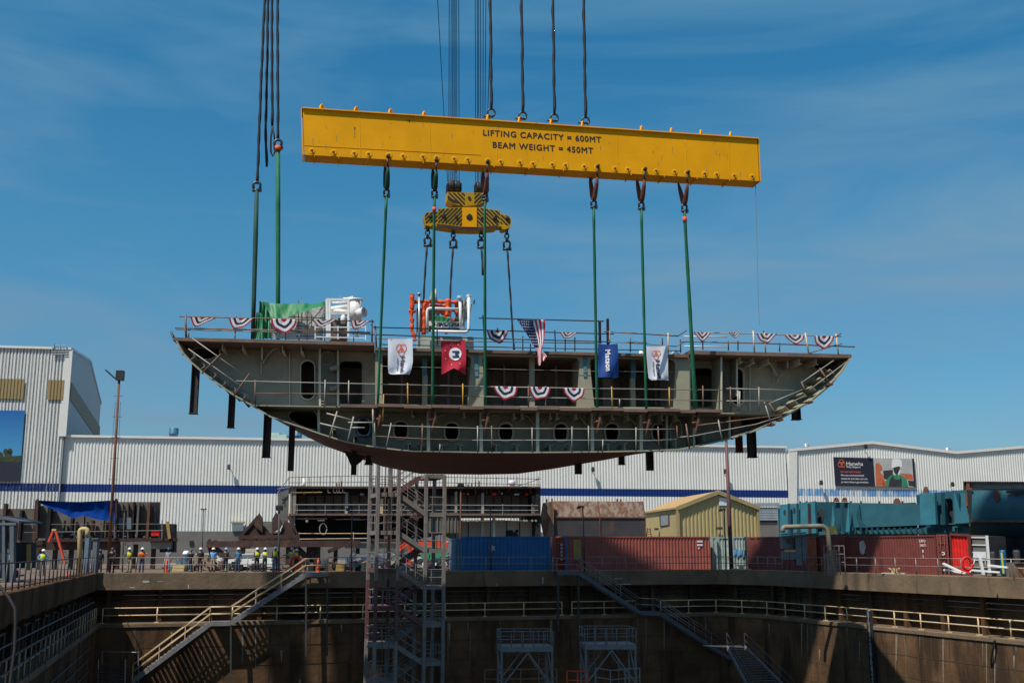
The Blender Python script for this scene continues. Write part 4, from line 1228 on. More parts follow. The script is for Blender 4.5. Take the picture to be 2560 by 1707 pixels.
# support legs left under the hull
def leg(x0, x1, ytop, ybot, d, m='leg_dark', flare=None, foot=True):
    zt_ = B((x0 + x1) / 2, ytop, d).z + 1.2; zb_ = B((x0 + x1) / 2, ybot, d).z
    p = BL.at(x0, zb_, d); q = BL.at(x1, zb_, d); wd = (q - p).length; c = (p + q) / 2
    mb = MB()
    for s in (-1, 1):
        mb.hexa([c + u_ * (s * wd / 2 - 0.02) - n_ * wd / 2 + UP * z_ if False else c + u_ * (s * wd / 2 + a_) + n_ * b_ + UP * z_ for z_ in (0, zt_ - zb_) for a_, b_ in ((-0.02, -wd / 2), (0.02, -wd / 2), (0.02, wd / 2), (-0.02, wd / 2))])
    mb.hexa([c + u_ * a_ + n_ * b_ + UP * z_ for z_ in (0, zt_ - zb_) for a_, b_ in ((-wd / 2, -0.02), (wd / 2, -0.02), (wd / 2, 0.02), (-wd / 2, 0.02))])
    if foot: mb.hexa([c + u_ * a_ + n_ * b_ + UP * z_ for z_ in (-0.04, 0.0) for a_, b_ in ((-wd * .65, -wd * .65), (wd * .65, -wd * .65), (wd * .65, wd * .65), (-wd * .65, wd * .65))])
    if flare:
        mb.plate([B(x, y, d) for x, y in flare], [], n_ * 0.06)
    mb.build('support_leg', m, ship)
leg(475, 492, 925, 1033, 3.0); leg(570, 584, 995, 1068, 3.0); leg(657, 674, 1040, 1142, 3.5); leg(720, 733, 1068, 1177, 4, foot=False)
leg(878, 890, 1140, 1187, 7, foot=False, flare=[(858, 1125), (915, 1140), (905, 1152), (891, 1163), (877, 1163), (868, 1142)])
leg(916, 926, 1148, 1160, 8, flare=[(914, 1150), (928, 1150), (933, 1162), (911, 1162)], foot=False)
leg(1439, 1453, 1165, 1185, 12, foot=False); leg(1548, 1560, 1145, 1160, 9); leg(1618, 1632, 1140, 1176, 7, foot=False)
leg(1842, 1855, 1090, 1129, 5, 'leg_rust', flare=[(1838, 1090), (1850, 1090), (1857, 1098), (1855, 1106), (1842, 1106)]); leg(1872, 1889, 1078, 1142, 4); leg(1983, 1999, 1020, 1048, 3)
for x0, x1 in ((1833, 1850),):
    b = MB(); b.plate([B(1832, 1030, 1.0), B(1851, 1030, 1.0), B(1851, 1090, 1.0), B(1832, 1098, 1.0)], [], n_ * 0.3); b.build('rusty_post', 'leg_rust', ship)

# ------------------------------------------------------------------ slings and shackles
def shackle(px, ytop, ybot, pl, d, m='shackle', wpx=None, flip=False, parent=None):
    """bow shackle as a part: round bow and pin"""
    wpx = wpx or (ybot - ytop) * 0.42
    y0, y1 = (ytop, ybot) if not flip else (ybot, ytop)
    P = []
    for k in range(11):
        a = R(180 * k / 10)
        P.append(pl.pt(px - wpx * math.cos(a), y0 + (y1 - y0) * (0.42 - 0.42 * math.sin(a)), d))
    P = [pl.pt(px - wpx * 0.75, y1, d)] + P + [pl.pt(px + wpx * 0.75, y1, d)]
    r_ = 0.055 * wpx / 8 + 0.02
    mb = MB(); mb.path(P, r_, 7)
    o_ = mb.build('shackle_bow', m, parent)
    mb = MB(); mb.tube(pl.pt(px - wpx * 1.25, y1, d), pl.pt(px + wpx * 1.25, y1, d), r_ * 1.25, 7)
    mb.obox(pl.pt(px + wpx * 1.2, y1, d), pl.u * 0.04, pl.n * 0.09, UP * 0.09)
    mb.build('shackle_pin', m, parent)
BM = Plane((xat(757, 50, 20), 50), (xat(1895, 54.4, 20), 54.4))
def sling(label, xt, yt, xb, yb, wt, wb, loops, loopm, mark=None, bright=False):
    """long green sling from a loop under the beam down to a rusty shackle on the hull"""
    top = BM.pt(xt, yt, 0.5); bot = B(xb, yb, -0.35)
    t_ = thing('lifting_sling', label, 'lifting sling', bot, group='green slings between the yellow beam and the hull section')
    sc = 1 / FPX * 52
    mb = MB()
    N = 14; P = []; rad = []
    for k in range(N + 1):
        f = k / N
        P.append(top.lerp(bot, f)); rad.append((wt + (wb - wt) * f) * sc * (0.42 + 0.03 * math.sin(k * 2.1)))
    mb.path(P, 0.1, 8, rad=rad)
    mb.build('sling_body', 'sling_green' if not mark or True else '', t_)
    if mark:
        f0, f1 = mark
        mb = MB(); mb.path([top.lerp(bot, f0), top.lerp(bot, f1)], wt * sc * 0.5 + 0.015, 8); mb.build('orange_mark', 'sling_orange', t_)
    shackle(xt, yt - 17, yt, BM, 0.5, 'shackle', 6, parent=t_)
    # soft loop over the beam pin and shackle
    for (xl, yl, d_) in loops:
        mb = MB()
        a = BM.pt(xl, yl, d_); c = BM.pt(xt + (1.5 if d_ < 0.5 else -1.5), yt - 15, 0.5)
        mid = a.lerp(c, 0.5)
        mb.path([a, a.lerp(c, 0.3) , mid, a.lerp(c, 0.8), c], 0.1, 7, rad=[0.06, 0.11, 0.12, 0.13, 0.09])
        mb.build('soft_loop', loopm, t_)
    # pin and rope at the beam face
    mb = MB(); mb.path([BM.pt(loops[0][0], loops[0][1] - 24, -0.12), BM.pt(loops[0][0] - 1, loops[0][1] - 10, -0.16), BM.pt(loops[0][0], loops[0][1], loops[0][2])], 0.05, 6)
    mb.lathe(BM.pt(loops[0][0], loops[0][1] - 26, -0.05), -BM.n, [(0.10, 0), (0.10, 0.14), (0.06, 0.2)], 8)
    mb.build('beam_pin', 'steel_dark', t_)
    shackle(xb, yb - 4, yb + 28, BL, -0.35, 'shackle_rust', 8, parent=t_)
    mb = MB(); mb.path([B(xb + 4, yb + 6, -0.3), B(xb + 7, yb + 22, -0.42), B(xb + 2, yb + 45, -0.3), B(xb - 2, yb + 66, -0.3)], 0.07, 6, rad=[.08, .10, .07, .03])
    mb.build('hanging_strap', 'shackle_rust', t_)
    mb = MB(); mb.plate([B(xb - 6, yb + 14, -0.3), B(xb + 6, yb + 14, -0.3), B(xb + 9, yb + 40, 0.3), B(xb - 9, yb + 40, 0.3)], [], n_ * 0.08)
    mb.build('lifting_eye', 'leg_rust', t_)
    return t_
sling('leftmost green sling under the beam, with a dark green upper loop', 966, 490, 944, 1020, 9, 8, [(970, 418, -0.05), (963, 416, 1.1)], 'sling_dark')
sling('green sling with an orange mark in front of the left end of the hook yoke', 1086, 492, 1081, 1020, 9, 10, [(1091, 428, -0.05), (1082, 424, 1.1)], 'sling_dark', (0.048, 0.07))
sling('green sling with a long brown loop in front of the hook yoke', 1212, 500, 1213, 1022, 8, 10, [(1219, 432, -0.05), (1207, 430, 1.1)], 'sling_brown')
sling('green sling hanging left of the blue flag', 1484, 518, 1493, 1026, 9, 9, [(1494, 443, -0.05), (1475, 442, 1.1)], 'sling_brown')
sling('green sling at the left edge of the right white flag', 1603, 522, 1616, 1028, 9, 9, [(1612, 450, -0.05), (1592, 449, 1.1)], 'sling_brown')
sling('rightmost bright green sling with an orange mark', 1711, 528, 1739, 1028, 10, 14, [(1719, 458, -0.05), (1696, 460, 1.1)], 'sling_brown', (0.028, 0.055))
# two slings at the left, from another hook
def upx(pl, x0, y0, x1, y1, d, ztop=62):
    """extends the line through two pixels up to height ztop"""
    a = pl.pt(x0, y0, d); c = pl.pt(x1, y1, d)
    k = (ztop - a.z) / (c.z - a.z)
    return a + (c - a) * k
PLc = Plane((xat(600, 60, 12), 60), (xat(1500, 64, 12), 64))
def rope(mb, pts, r_, tw=0.02, step=0.45):
    P = resample([Vector(p) for p in pts], step)
    Q = []
    for i, p in enumerate(P):
        Q.append(p + V((math.sin(i * 1.9) + math.sin(i * 0.83 + 1)) * tw * 0.35, 0, 0))
    mb.path(Q, r_, 6, rad=[r_ * (1 + 0.2 * math.sin(i * 2.2)) for i in range(len(Q))])
def left_rig(label, xt, yt, xb, yb, m, ropes, collar=False):
    top = PLc.pt(xt, yt, 0); bot = PLc.pt(xb, yb, 0)
    t_ = thing('lifting_sling', label, 'lifting sling', bot, group='slings at the left end of the hull section')
    mb = MB(); mb.path([top, top.lerp(bot, .3), top.lerp(bot, .7), bot], 0.1, 8, rad=[0.12, 0.14, 0.13, 0.12]); mb.build('sling_body', m, t_)
    if collar:
        mb = MB(); mb.path([top + UP * 0.15, top - UP * 0.12], 0.2, 8); mb.build('orange_collar', 'sling_orange', t_)
    shackle(xt, yt - 22, yt - 2, PLc, 0, 'shackle', 9, parent=t_)
    for pts in ropes:
        P = [PLc.pt(x, y, 0.1) for x, y in pts]
        if pts[0][1] <= 0: P = [upx(PLc, pts[1][0], pts[1][1], pts[0][0], pts[0][1], 0.1)] + P
        mb = MB(); rope(mb, P, 0.085); mb.build('wire_rope', 'black_rope', t_)
left_rig('dark green sling at far left hanging from a black rope', 642, 478, 632, 848, 'sling_dark', [[(662, 0), (655, 150), (648, 330), (643, 460)]])
left_rig('bright green sling with an orange collar under black ropes', 695, 372, 695, 848, 'sling_green', [[(694, 0), (694, 120), (695, 280), (695, 352)]], True)
def free_rope(label, pts, r_=0.085, mats='black_rope', pl=PLc, d=0.1, name='hanging_rope', group=None, loop=None):
    P = [pl.pt(x, y, d) for x, y in pts]
    if pts[0][1] <= 0: P = [upx(pl, pts[1][0], pts[1][1], pts[0][0], pts[0][1], d)] + P
    mb = MB(); rope(mb, P, r_)
    if loop:
        L = [pl.pt(x, y, d) for x, y in loop]
        mb.path(L, r_ * 0.7, 6)
    return single(mb, name, mats, label, 'rope', group)
free_rope('black rope with a loose hanging end between the left slings', [(670, 0), (668, 150), (664, 330), (667, 417)], d=0.5)
free_rope('black rope ending in a long open loop beside the orange collar', [(680, 0), (680, 150), (681, 315)], d=0.3, loop=[(681, 315), (677, 345), (677, 380), (682, 391), (687, 380), (686, 345), (681, 315)])

# ------------------------------------------------------------------ the yellow spreader beam
beam = thing('spreader_beam', 'long yellow box lifting beam lettered with its capacity and weight', 'lifting beam', BM.pt(1325, 460, 1))
T = [(757, 273), (1893, 349)]; Bt = [(761, 387), (1898, 453)]
DBM = 1.05
f = [BM.pt(*Bt[0]), BM.pt(*Bt[1]), BM.pt(*Bt[1]) + BM.n * DBM, BM.pt(*Bt[0]) + BM.n * DBM,
     BM.pt(*T[0]), BM.pt(*T[1]), BM.pt(*T[1]) + BM.n * DBM, BM.pt(*T[0]) + BM.n * DBM]
b = MB(); b.hexa(f); b.build('box_girder', 'crane_yellow', beam)
bu = (f[1] - f[0]).normalized(); bw = BM.n; bv = bw.cross(bu) * 1.0
if bv.z < 0: bv = -bv
def bm(s, t, d=0.0):
    """point on the front face: s along 0..1, t up 0..1"""
    return (f[0].lerp(f[1], s)).lerp(f[4].lerp(f[5], s), t) + bw * d
b = MB()
b.hexa([bm(-0.002, 1, -0.12), bm(1.002, 1, -0.12), bm(1.002, 1, DBM + 0.12), bm(-0.002, 1, DBM + 0.12)] + [p + bv * 0.06 for p in (bm(-0.002, 1, -0.12), bm(1.002, 1, -0.12), bm(1.002, 1, DBM + 0.12), bm(-0.002, 1, DBM + 0.12))])
b.build('top_flange', 'crane_yellow', beam)
b = MB()
for s in (-0.004, 1.002):
    b.hexa([bm(s, 0.0, -0.02), bm(s + 0.002, 0.0, -0.02), bm(s + 0.002, 0.0, DBM + 0.05), bm(s, 0.0, DBM + 0.05)] + [bm(s, 1, -0.02), bm(s + 0.002, 1, -0.02), bm(s + 0.002, 1, DBM + 0.05), bm(s, 1, DBM + 0.05)])
b.build('end_plate', 'crane_yellow', beam)
bolt_px = [(780, 378), (834, 382), (886, 385), (922, 387), (973, 389), (1008, 392), (1058, 394), (1092, 396), (1136, 399), (1170, 401), (1220, 403), (1252, 406), (1300, 408), (1333, 411), (1381, 413), (1414, 415),
           (1461, 418), (1493, 420), (1538, 423), (1570, 425), (1611, 427), (1641, 429), (1687, 431), (1718, 434), (1762, 436), (1792, 438), (1836, 441), (1881, 443)]
for x, y in bolt_px:
    p = BM.pt(x, y, 0)
    b = MB(); b.lathe(p + bw * 0.02, -bw, [(0.17, 0), (0.17, 0.02), (0.16, 0.028), (0.055, 0.028), (0.05, 0.02)], 18)
    boss = b.build('pin_boss', 'crane_yellow', beam)
    b = MB(); b.lathe(p - bw * 0.04, -bw, [(0.05, 0), (0.05, 0.03), (0.025, 0.04)], 8); b.bar(p - bw * 0.08, p - bw * 0.08 - UP * 0.08, 0.035); b.build('pin', 'rust_dark', boss)
b = MB()
for (x, y) in bolt_px[::1]:
    s = (BM.pt(x, y) - f[0]).dot(bu) / (f[1] - f[0]).length
    c = bm(s - 0.004, 0, 0.55) - bv * 0.004
    b.lathe(c, -bv, [(0.035, 0), (0.035, 0.01)], 8)
b.build('drain_hole', 'flag_white', beam)
b = MB()
for k in range(14):
    s = 0.17 + k * 0.076 if k < 12 else 0.02 + (k - 12) * 0.05
    if s > 1: continue
    c = bm(s, 0, DBM / 2) - bv * 0.03
    b.obox(c, bu * 0.02, bw * (DBM / 2 + 0.02), bv * 0.05)
b.build('stiffener', 'crane_yellow', beam)
def padeye(x, y, d):
    base = BM.pt(x, y, 0); s = (base - f[0]).dot(bu) / (f[1] - f[0]).length
    c = bm(s, 1, d) + bv * 0.05
    q = bw.lerp(bu, 0.42).normalized(); f2 = q.cross(bv).normalized()
    P = [c - q * 0.26, c - q * 0.12 + bv * 0.40, c + bv * 0.50, c + q * 0.12 + bv * 0.40, c + q * 0.26]
    mb = MB(); mb.plate([p - f2 * 0.04 for p in P], [rings(c - f2 * 0.04 + bv * 0.34, q, bv, 0.05, 0.05, 8)], f2 * 0.08)
    return mb.build('pad_eye', 'crane_yellow', beam), c + bv * 0.36
for x, y in ((812, 274), (898, 280), (984, 286), (1069, 291), (1613, 330), (1688, 334.5), (1762, 339.5), (1836, 344)):
    padeye(x, y, 0.5)
tops = []
for x, y in ((1228, 301), (1307, 307), (1386, 312), (1464, 318)):
    tops.append(padeye(x, y, 0.35)[1])
P0 = bm(0.352, 0.655, -0.004)
capt = 1
put = MB()
L1 = BM.pt(1207, 337.5, -0.006)
def on_beam(o_):
    return o_
# direction of the lines of lettering follows the beam
put_text(put, 'LIFTING CAPACITY = 600MT', BM.pt(1206, 339, -0.012), (BM.pt(1503, 357, -0.012) - BM.pt(1206, 339, -0.012)).normalized(), bv, 0.44, 0.018, 1.13)
put_text(put, 'BEAM WEIGHT = 450MT', BM.pt(1230, 369.5, -0.012), (BM.pt(1483, 384.5, -0.012) - BM.pt(1230, 369.5, -0.012)).normalized(), bv, 0.445, 0.018, 1.13)
put.build('lettering', 'letter_black', beam)
b = MB()
for x, y, hh, ww in ((887, 318, 10, 3), (887, 330, 16, 1.4), (977, 307, 4, 1.5), (1024, 300, 7, 4), (1020, 302, 3, 3), (1633, 379, 4, 1.5)):
    b.plate([BM.pt(x - ww / 2, y, -0.004), BM.pt(x + ww / 2, y, -0.004), BM.pt(x + ww * 0.2, y + hh, -0.004), BM.pt(x - ww * 0.3, y + hh, -0.004)], [], bw * 0.003)
b.build('rust_mark', 'rust_dark', beam)
b = MB()
b.bar(bm(0, 0.2, -0.01), bm(0.37, 0.225, -0.01), 0.012)
b.build('weld_seam', 'crane_yellow', beam)
for s in (0.115, 0.262, 0.405, 0.56, 0.672, 0.83, 0.93):
    b = MB(); b.bar(bm(s, 0.03, -0.004), bm(s + 0.0005, 0.985, -0.004), 0.03, 0.012); b.build('weld_seam', 'crane_yellow', beam)
b = MB()
rg = random.Random(4)
for k in range(46):
    s, t2, L_, w_ = rg.random(), rg.uniform(0.12, 0.98), rg.uniform(0.03, 0.16), rg.uniform(0.0003, 0.0011)
    b.add([bm(s - w_, t2, -0.005), bm(s + w_, t2, -0.005), bm(s + w_ * .4, t2 - L_, -0.005), bm(s - w_ * .4, t2 - L_, -0.005)], [(0, 1, 2, 3)])
b.build('rust_run', 'ochre', beam)
# suspension ropes above the beam
for (px0, px1, py1, lb), eye in zip(((1225, 1228, 275, 'left'), (1303, 1307, 283, ''), (1382, 1386, 288, ''), (1459, 1464, 296, 'right')), tops):
    names = {1225: 'leftmost of the four black ropes holding the yellow beam', 1303: 'second from left of the four black ropes holding the yellow beam',
             1382: 'third from left of the four black ropes holding the yellow beam', 1459: 'rightmost of the four black ropes holding the yellow beam'}
    t_ = thing('suspension_rope', names[px0], 'rope', eye, group='black ropes holding the yellow beam')
    dd = 0.35
    a = BM.pt(px1, py1, dd); up = upx(BM, px1, py1, px0, 0, dd)
    mb = MB(); rope(mb, [up, a + UP * 1.3, a], 0.085, 0.03); mb.build('wire_rope', 'black_rope', t_)
    P = []
    for k in range(13):
        th_ = R(-60 + 300 * k / 12)
        P.append(a + UP * -0.16 + BM.u * 0.19 * math.cos(th_) + UP * 0.22 * math.sin(th_))
    mb = MB(); mb.path(P, 0.055, 7); mb.build('shackle_bow', 'shackle', t_)
    mb = MB(); mb.tube(eye - BM.u * 0.25, eye + BM.u * 0.25, 0.06, 7); mb.build('shackle_pin', 'shackle', t_)
# tag line at the right end of the beam
P = [BM.pt(1889, 466, 0.3), BM.pt(1893, 640, 0.3), BM.pt(1896, 760, 0.3), BM.pt(1899, 812, 0.3)]
mb = MB(); mb.path(P, 0.011, 4)
mb.path([BM.pt(1886, 455, 0.3), BM.pt(1889, 470, 0.3)], 0.03, 5)
single(mb, 'tag_line', 'rail_grey', 'thin grey line hanging from the right end of the yellow beam', 'rope')

# ------------------------------------------------------------------ hook block and yoke behind
PH = Plane((xat(1060, 66, 15), 66), (xat(1280, 67, 15), 67))
def HPt(x, y, d=0.0): return PH.pt(x, y, d)
def striped(mb, outer_px, d, th, sl, step, x0, x1, wd, mats=(0, 1)):
    """body plate plus proud black diagonal stripes clipped to the outline"""
    pass
hook = thing('hook_block', 'black and yellow striped crane pulley block above the yoke', 'crane block', HPt(1172, 516))
body = [(1118, 480), (1218, 483), (1222, 500), (1190, 513), (1160, 516), (1132, 510), (1118, 501)]
b = MB(); b.plate([HPt(x, y) for x, y in body], [], PH.n * 1.1); b.build('block_body', 'hook_yellow', hook)
def clip(poly, a, c, off):
    """keeps the part of poly where dot(p, a) is between c and c+off (Sutherland-Hodgman)"""
    def half(P, s, lim):
        R_ = []
        for i in range(len(P)):
            p, q = P[i], P[(i + 1) % len(P)]
            fp = s * (p[0] * a[0] + p[1] * a[1]) - s * lim; fq = s * (q[0] * a[0] + q[1] * a[1]) - s * lim
            if fp >= 0: R_.append(p)
            if (fp >= 0) != (fq >= 0):
                k = fp / (fp - fq); R_.append((p[0] + (q[0] - p[0]) * k, p[1] + (q[1] - p[1]) * k))
        return R_
    P = half(poly, 1, c)
    if len(P) < 3: return []
    P = half(P, -1, c + off)
    return P if len(P) >= 3 else []
def stripes(parent, poly, a, step, wd, d, pl=PH):
    mb = MB()
    vals = [p[0] * a[0] + p[1] * a[1] for p in poly]
    c = min(vals)
    while c < max(vals):
        q = clip(poly, a, c, wd)
        if q: mb.plate([pl.pt(x, y, d - 0.02) for x, y in q], [], pl.n * 0.015)
        c += step
    mb.build('hazard_stripes', 'black_paint', parent)
s2 = 0.7071
stripes(hook, [(1120, 482), (1162, 482), (1162, 515), (1150, 514), (1120, 492)], (s2, -s2), 7.5, 3.6, 0)
stripes(hook, [(1186, 483), (1216, 484), (1218, 497), (1186, 512)], (s2, s2), 7.5, 3.6, 0)
b = MB(); b.lathe(HPt(1173, 495, -0.02), -PH.n, [(0.1, 0), (0.1, 0.04)], 14); b.build('hub', 'black_paint', hook)
b = MB(); b.plate([HPt(x, y, -0.01) for x, y in ((1119, 492), (1136, 500), (1150, 509), (1134, 509), (1120, 500))], [], PH.n * 0.01); b.build('recess', 'rust_dark', hook)
for x0, x1, yt in ((1121, 1133, 450), (1135, 1149, 451), (1190, 1202, 455)):
    b = MB()
    c = HPt((x0 + x1) / 2, yt + 17, 0.5)
    rr = (HPt((x0 + x1) / 2, yt, 0.5) - HPt((x0 + x1) / 2, yt + 17, 0.5)).length
    wd = (HPt(x1, yt) - HPt(x0, yt)).length
    b.lathe(c - PH.u * wd / 2, PH.u, [(rr * .9, 0), (rr, wd * .1), (rr * .9, wd * .3), (rr, wd * .5), (rr * .9, wd * .7), (rr, wd * .9), (rr * .9, wd)], 18)
    b.build('sheave', 'steel_dark', hook)
b = MB()
for x in (1118, 1151, 1188, 1205, 1219): b.bar(HPt(x, 482, 0.5), HPt(x, 462, 0.5), 0.08, 0.7, up=PH.n)
b.bar(HPt(1116, 464, 0.3), HPt(1153, 464, 0.3), 0.06); b.build('cheek_plate', 'block_dark', hook)
yoke = thing('lifting_yoke', 'black and yellow striped lifting yoke with a plain yellow middle', 'lifting yoke', HPt(1172, 577))
yb = [(1060, 541), (1066, 531), (1094, 528), (1096, 522), (1150, 518), (1201, 519), (1251, 527), (1251, 535), (1275, 539), (1278, 551), (1276, 568), (1262, 574), (1255, 572), (1254, 566), (1245, 566), (1240, 571), (1192, 576),
      (1148, 575), (1090, 566), (1080, 563), (1078, 566), (1064, 563), (1062, 552)]
b = MB(); b.plate([HPt(x, y) for x, y in yb], [], PH.n * 0.9); b.build('yoke_body', 'hook_yellow', yoke)
b = MB(); b.plate([HPt(x, y, -0.06) for x, y in ((1156, 518), (1192, 518), (1192, 568), (1156, 567))], [], PH.n * 0.06); b.build('middle_plate', 'crane_yellow', yoke)
stripes(yoke, [(1096, 523), (1155, 519), (1155, 564), (1095, 556)], (s2, s2), 7.2, 3.5, 0)
stripes(yoke, [(1062, 540), (1067, 532), (1094, 530), (1093, 553), (1064, 558)], (s2, s2), 7.2, 3.5, 0)
stripes(yoke, [(1193, 519), (1250, 528), (1248, 562), (1193, 564)], (s2, -s2), 7.2, 3.5, 0)
stripes(yoke, [(1251, 537), (1274, 541), (1276, 552), (1274, 564), (1251, 558)], (s2, -s2), 7.2, 3.5, 0)
b = MB()
for x, y, r_ in ((1173, 543, 0.2), (1109, 540, 0.13), (1141, 542, 0.09), (1205, 545, 0.09), (1237, 545, 0.13), (1076, 541, 0.12), (1268, 546, 0.12)):
    b.lathe(HPt(x, y, -0.02), -PH.n, [(r_, 0), (r_, 0.08), (r_ * .7, 0.1)], 16)
b.build('pin_head', 'black_paint', yoke)
b = MB(); b.plate([HPt(x, y, -0.03) for x, y in ((1092, 559), (1155, 567), (1192, 568), (1243, 563), (1243, 568), (1192, 576), (1150, 575), (1092, 565))], [], PH.n * 0.02); b.build('lower_edge', 'rust_dark', yoke)
def chain(label, x, y0, y1, ropepts):
    t_ = thing('chain_sling', label, 'chain', HPt(x, y1), group='chains under the lifting yoke')
    ys = [y0, y0 + (y1 - y0) * 0.22, y0 + (y1 - y0) * 0.45, y0 + (y1 - y0) * 0.6]
    for k in range(3):
        c = HPt(x, (ys[k] + ys[k + 1]) / 2, 0.3); hh = (HPt(x, ys[k], .3) - HPt(x, ys[k + 1], .3)).length / 2 + 0.05
        ax = PH.u if k % 2 else (PH.u * 0.55 + PH.n * 0.83)
        mb = MB(); mb.path([c + ax * 0.13 * math.cos(R(30 * i)) + UP * hh * math.sin(R(30 * i)) for i in range(13)], 0.05, 6); mb.build('chain_link', 'shackle', t_)
    shackle(x, ys[3] - 2, y1, PH, 0.3, 'shackle', 8, parent=t_)
    P = [HPt(*p[:2], p[2] if len(p) > 2 else 0.3) for p in ropepts]
    mb = MB(); rope(mb, P, 0.07, 0.02); mb.build('wire_rope', 'black_rope', t_)
chain('leftmost chain and rope under the striped yoke', 1069, 566, 614, [(1067, 616), (1063, 680), (1058, 760)])
chain('second chain and rope under the striped yoke', 1133, 574, 618, [(1132, 620), (1128, 690), (1124, 772)])
chain('short chain and rope behind a green sling', 1203, 574, 619, [(1203, 620), (1206, 660), (1207, 688)])
chain('rightmost chain with a long rope down to the deck', 1267, 574, 623, [(1268, 625), (1273, 690), (1279, 790), (1285, 874)])
# crane falls: thin wires up to the crane
def falls(label, xs, ytop_sheave, d=0.5):
    t_ = thing('crane_wires', label, 'wire ropes', HPt(xs[0][1], ytop_sheave, d), group='thin wires up to the crane')
    for x in xs:
        if isinstance(x, tuple): x0, x1 = x
        else: x0 = x1 = x
        a = HPt(x1, ytop_sheave, d); up = upx(PH, x1, ytop_sheave, x0, 0, d)
        mb = MB(); mb.tube(up, a, 0.024, 5); mb.build('wire', 'wire', t_)
falls('left bunch of thin grey wires behind the yellow beam', [(1123, 1122), (1128, 1127), (1132, 1131), (1135, 1135), (1138, 1138), (1142, 1142), (1147, 1148), (1094, 1119)], 455)
falls('right bunch of thin grey wires behind the yellow beam', [(1188, 1189), (1193, 1194), (1196, 1197), (1201, 1202), (1208, 1207), (1215, 1211), (1228, 1214)], 458)

# ------------------------------------------------------------------ buntings and flags
BUNT = ['bunting_red', 'flag_white', 'bunting_navy']
def bunting(label, x0, y0, x1, y1, drop, d=0.0, apex=None, group='red, white and blue buntings on the ship rails', fold=0.0):
    """half-round pleated fan hung between two points of a rail; apex shifts the low point, fold makes it droop to a point"""
    a = B(x0, y0, d); c = B(x1, y1, d); mid = a.lerp(c, 0.5)
    low = B(apex if apex is not None else (x0 + x1) / 2, (y0 + y1) / 2 + drop, d)
    hw = (c - a).length / 2; du = (c - a).normalized()
    dz = (mid.z - low.z); dx = (low - mid).dot(du)
    N = 36; Rr = [0, 0.22, 0.45, 0.66, 0.86, 1.0]; cols = [0, 1, 2, 1, 0]
    mb = MB(); wv = random.Random(label); q0, q1 = wv.uniform(0, 6), wv.uniform(-.12, .12)
    for off in (0.0, 0.012):
        def P(i, j):
            th_ = math.pi * i / N; r_ = Rr[j]
            sx_ = -math.cos(th_); sz = math.sin(th_)
            if fold: sz = sz ** (1 + fold * 1.5) ; 
            x = sx_ * hw * (1 - fold * 0.25 * sz) + dx * sz
            x += q1 * hw * sz; z = -dz * sz * (1 + 0.07 * math.sin(th_ * 5 + q0))
            pl_ = 0.05 * r_ * math.sin(i * math.pi) if False else 0.045 * r_ * (1 if i % 2 else -1)
            dr = 1.0 if r_ == 0 else 1.0
            return mid + du * (x * r_) + UP * (z * r_ - (0.10 * (1 - r_) * 0)) - n_ * (0.06 + pl_ - off)
        mb.grid(P, N, 5, lambda i, j: cols[j])
    return single(mb, 'bunting', BUNT, label, 'bunting', group)
BG_ = [('drooping bunting at the far left end of the upper rail', 476, 793, 540, 796, 22, 487, 0.9), ('second bunting from the left on the upper left rail', 572, 795, 636, 797, 27, 592, 0.55),
       ('full half-round bunting in front of the green tarp', 678, 797, 742, 799, 34, 710, 0.0), ('folded bunting right of the green tarp', 780, 799, 842, 800, 18, 800, 0.7),
       ('folded bunting under the white pipe unit', 876, 802, 926, 803, 22, 890, 0.9), ('bunting beside the brown looped sling on the centre rail', 1217, 826, 1270, 826, 32, 1244, 0.1),
       ('small crumpled bunting right of the national flag', 1398, 831, 1444, 832, 16, 1412, 1.0), ('pointed bunting right of the rightmost sling', 1734, 830, 1776, 832, 22, 1755, 0.6),
       ('small crumpled bunting second on the upper right rail', 1822, 831, 1850, 833, 13, 1836, 0.7), ('wedge bunting in the middle of the upper right rail', 1891, 834, 1941, 834, 24, 1912, 0.45),
       ('slanted bunting second from the right end', 1961, 837, 2010, 838, 22, 1990, 0.15), ('half-round bunting at the right end of the upper rail', 2035, 840, 2084, 841, 31, 2059, 0.05)]
for lb, x0, y0, x1, y1, dr, ap, fo in BG_:
    bunting(lb, x0, y0, x1, y1, dr, 0.05, ap, fold=fo)
for lb, x0, x1, y in (('leftmost of the three buntings on the lower rail', 1234, 1293, 966), ('middle bunting of three on the lower rail', 1323, 1376, 967), ('rightmost of the three buntings on the lower rail', 1408, 1461, 970)):
    bunting(lb, x0, y, x1, y + 1, 32, -0.6, None)
def cloth(left, right, d=-0.15, nu=14, nv=18, amp=0.05, ph=0.0):
    """surface hung between two pixel polylines (left edge, right edge), each from top to bottom"""
    def along(pts, f):
        k = f * (len(pts) - 1); i = min(int(k), len(pts) - 2); t_ = k - i
        return pts[i][0] + (pts[i + 1][0] - pts[i][0]) * t_, pts[i][1] + (pts[i + 1][1] - pts[i][1]) * t_
    def S(s, t_):
        lx, ly = along(left, t_); rx, ry = along(right, t_)
        sag = 2.0 * math.sin(math.pi * s) * (1 - t_)
        w_ = amp * (0.25 + t_) * (math.sin(s * 7 + t_ * 3 + ph) + 0.25 * math.sin(s * 14 - t_ * 5 + ph * 2) + 0.5 * math.sin(t_ * 6 + s * 3 + ph))
        return B(lx + (rx - lx) * s, ly + (ry - ly) * s + sag, d) - n_ * w_
    return S
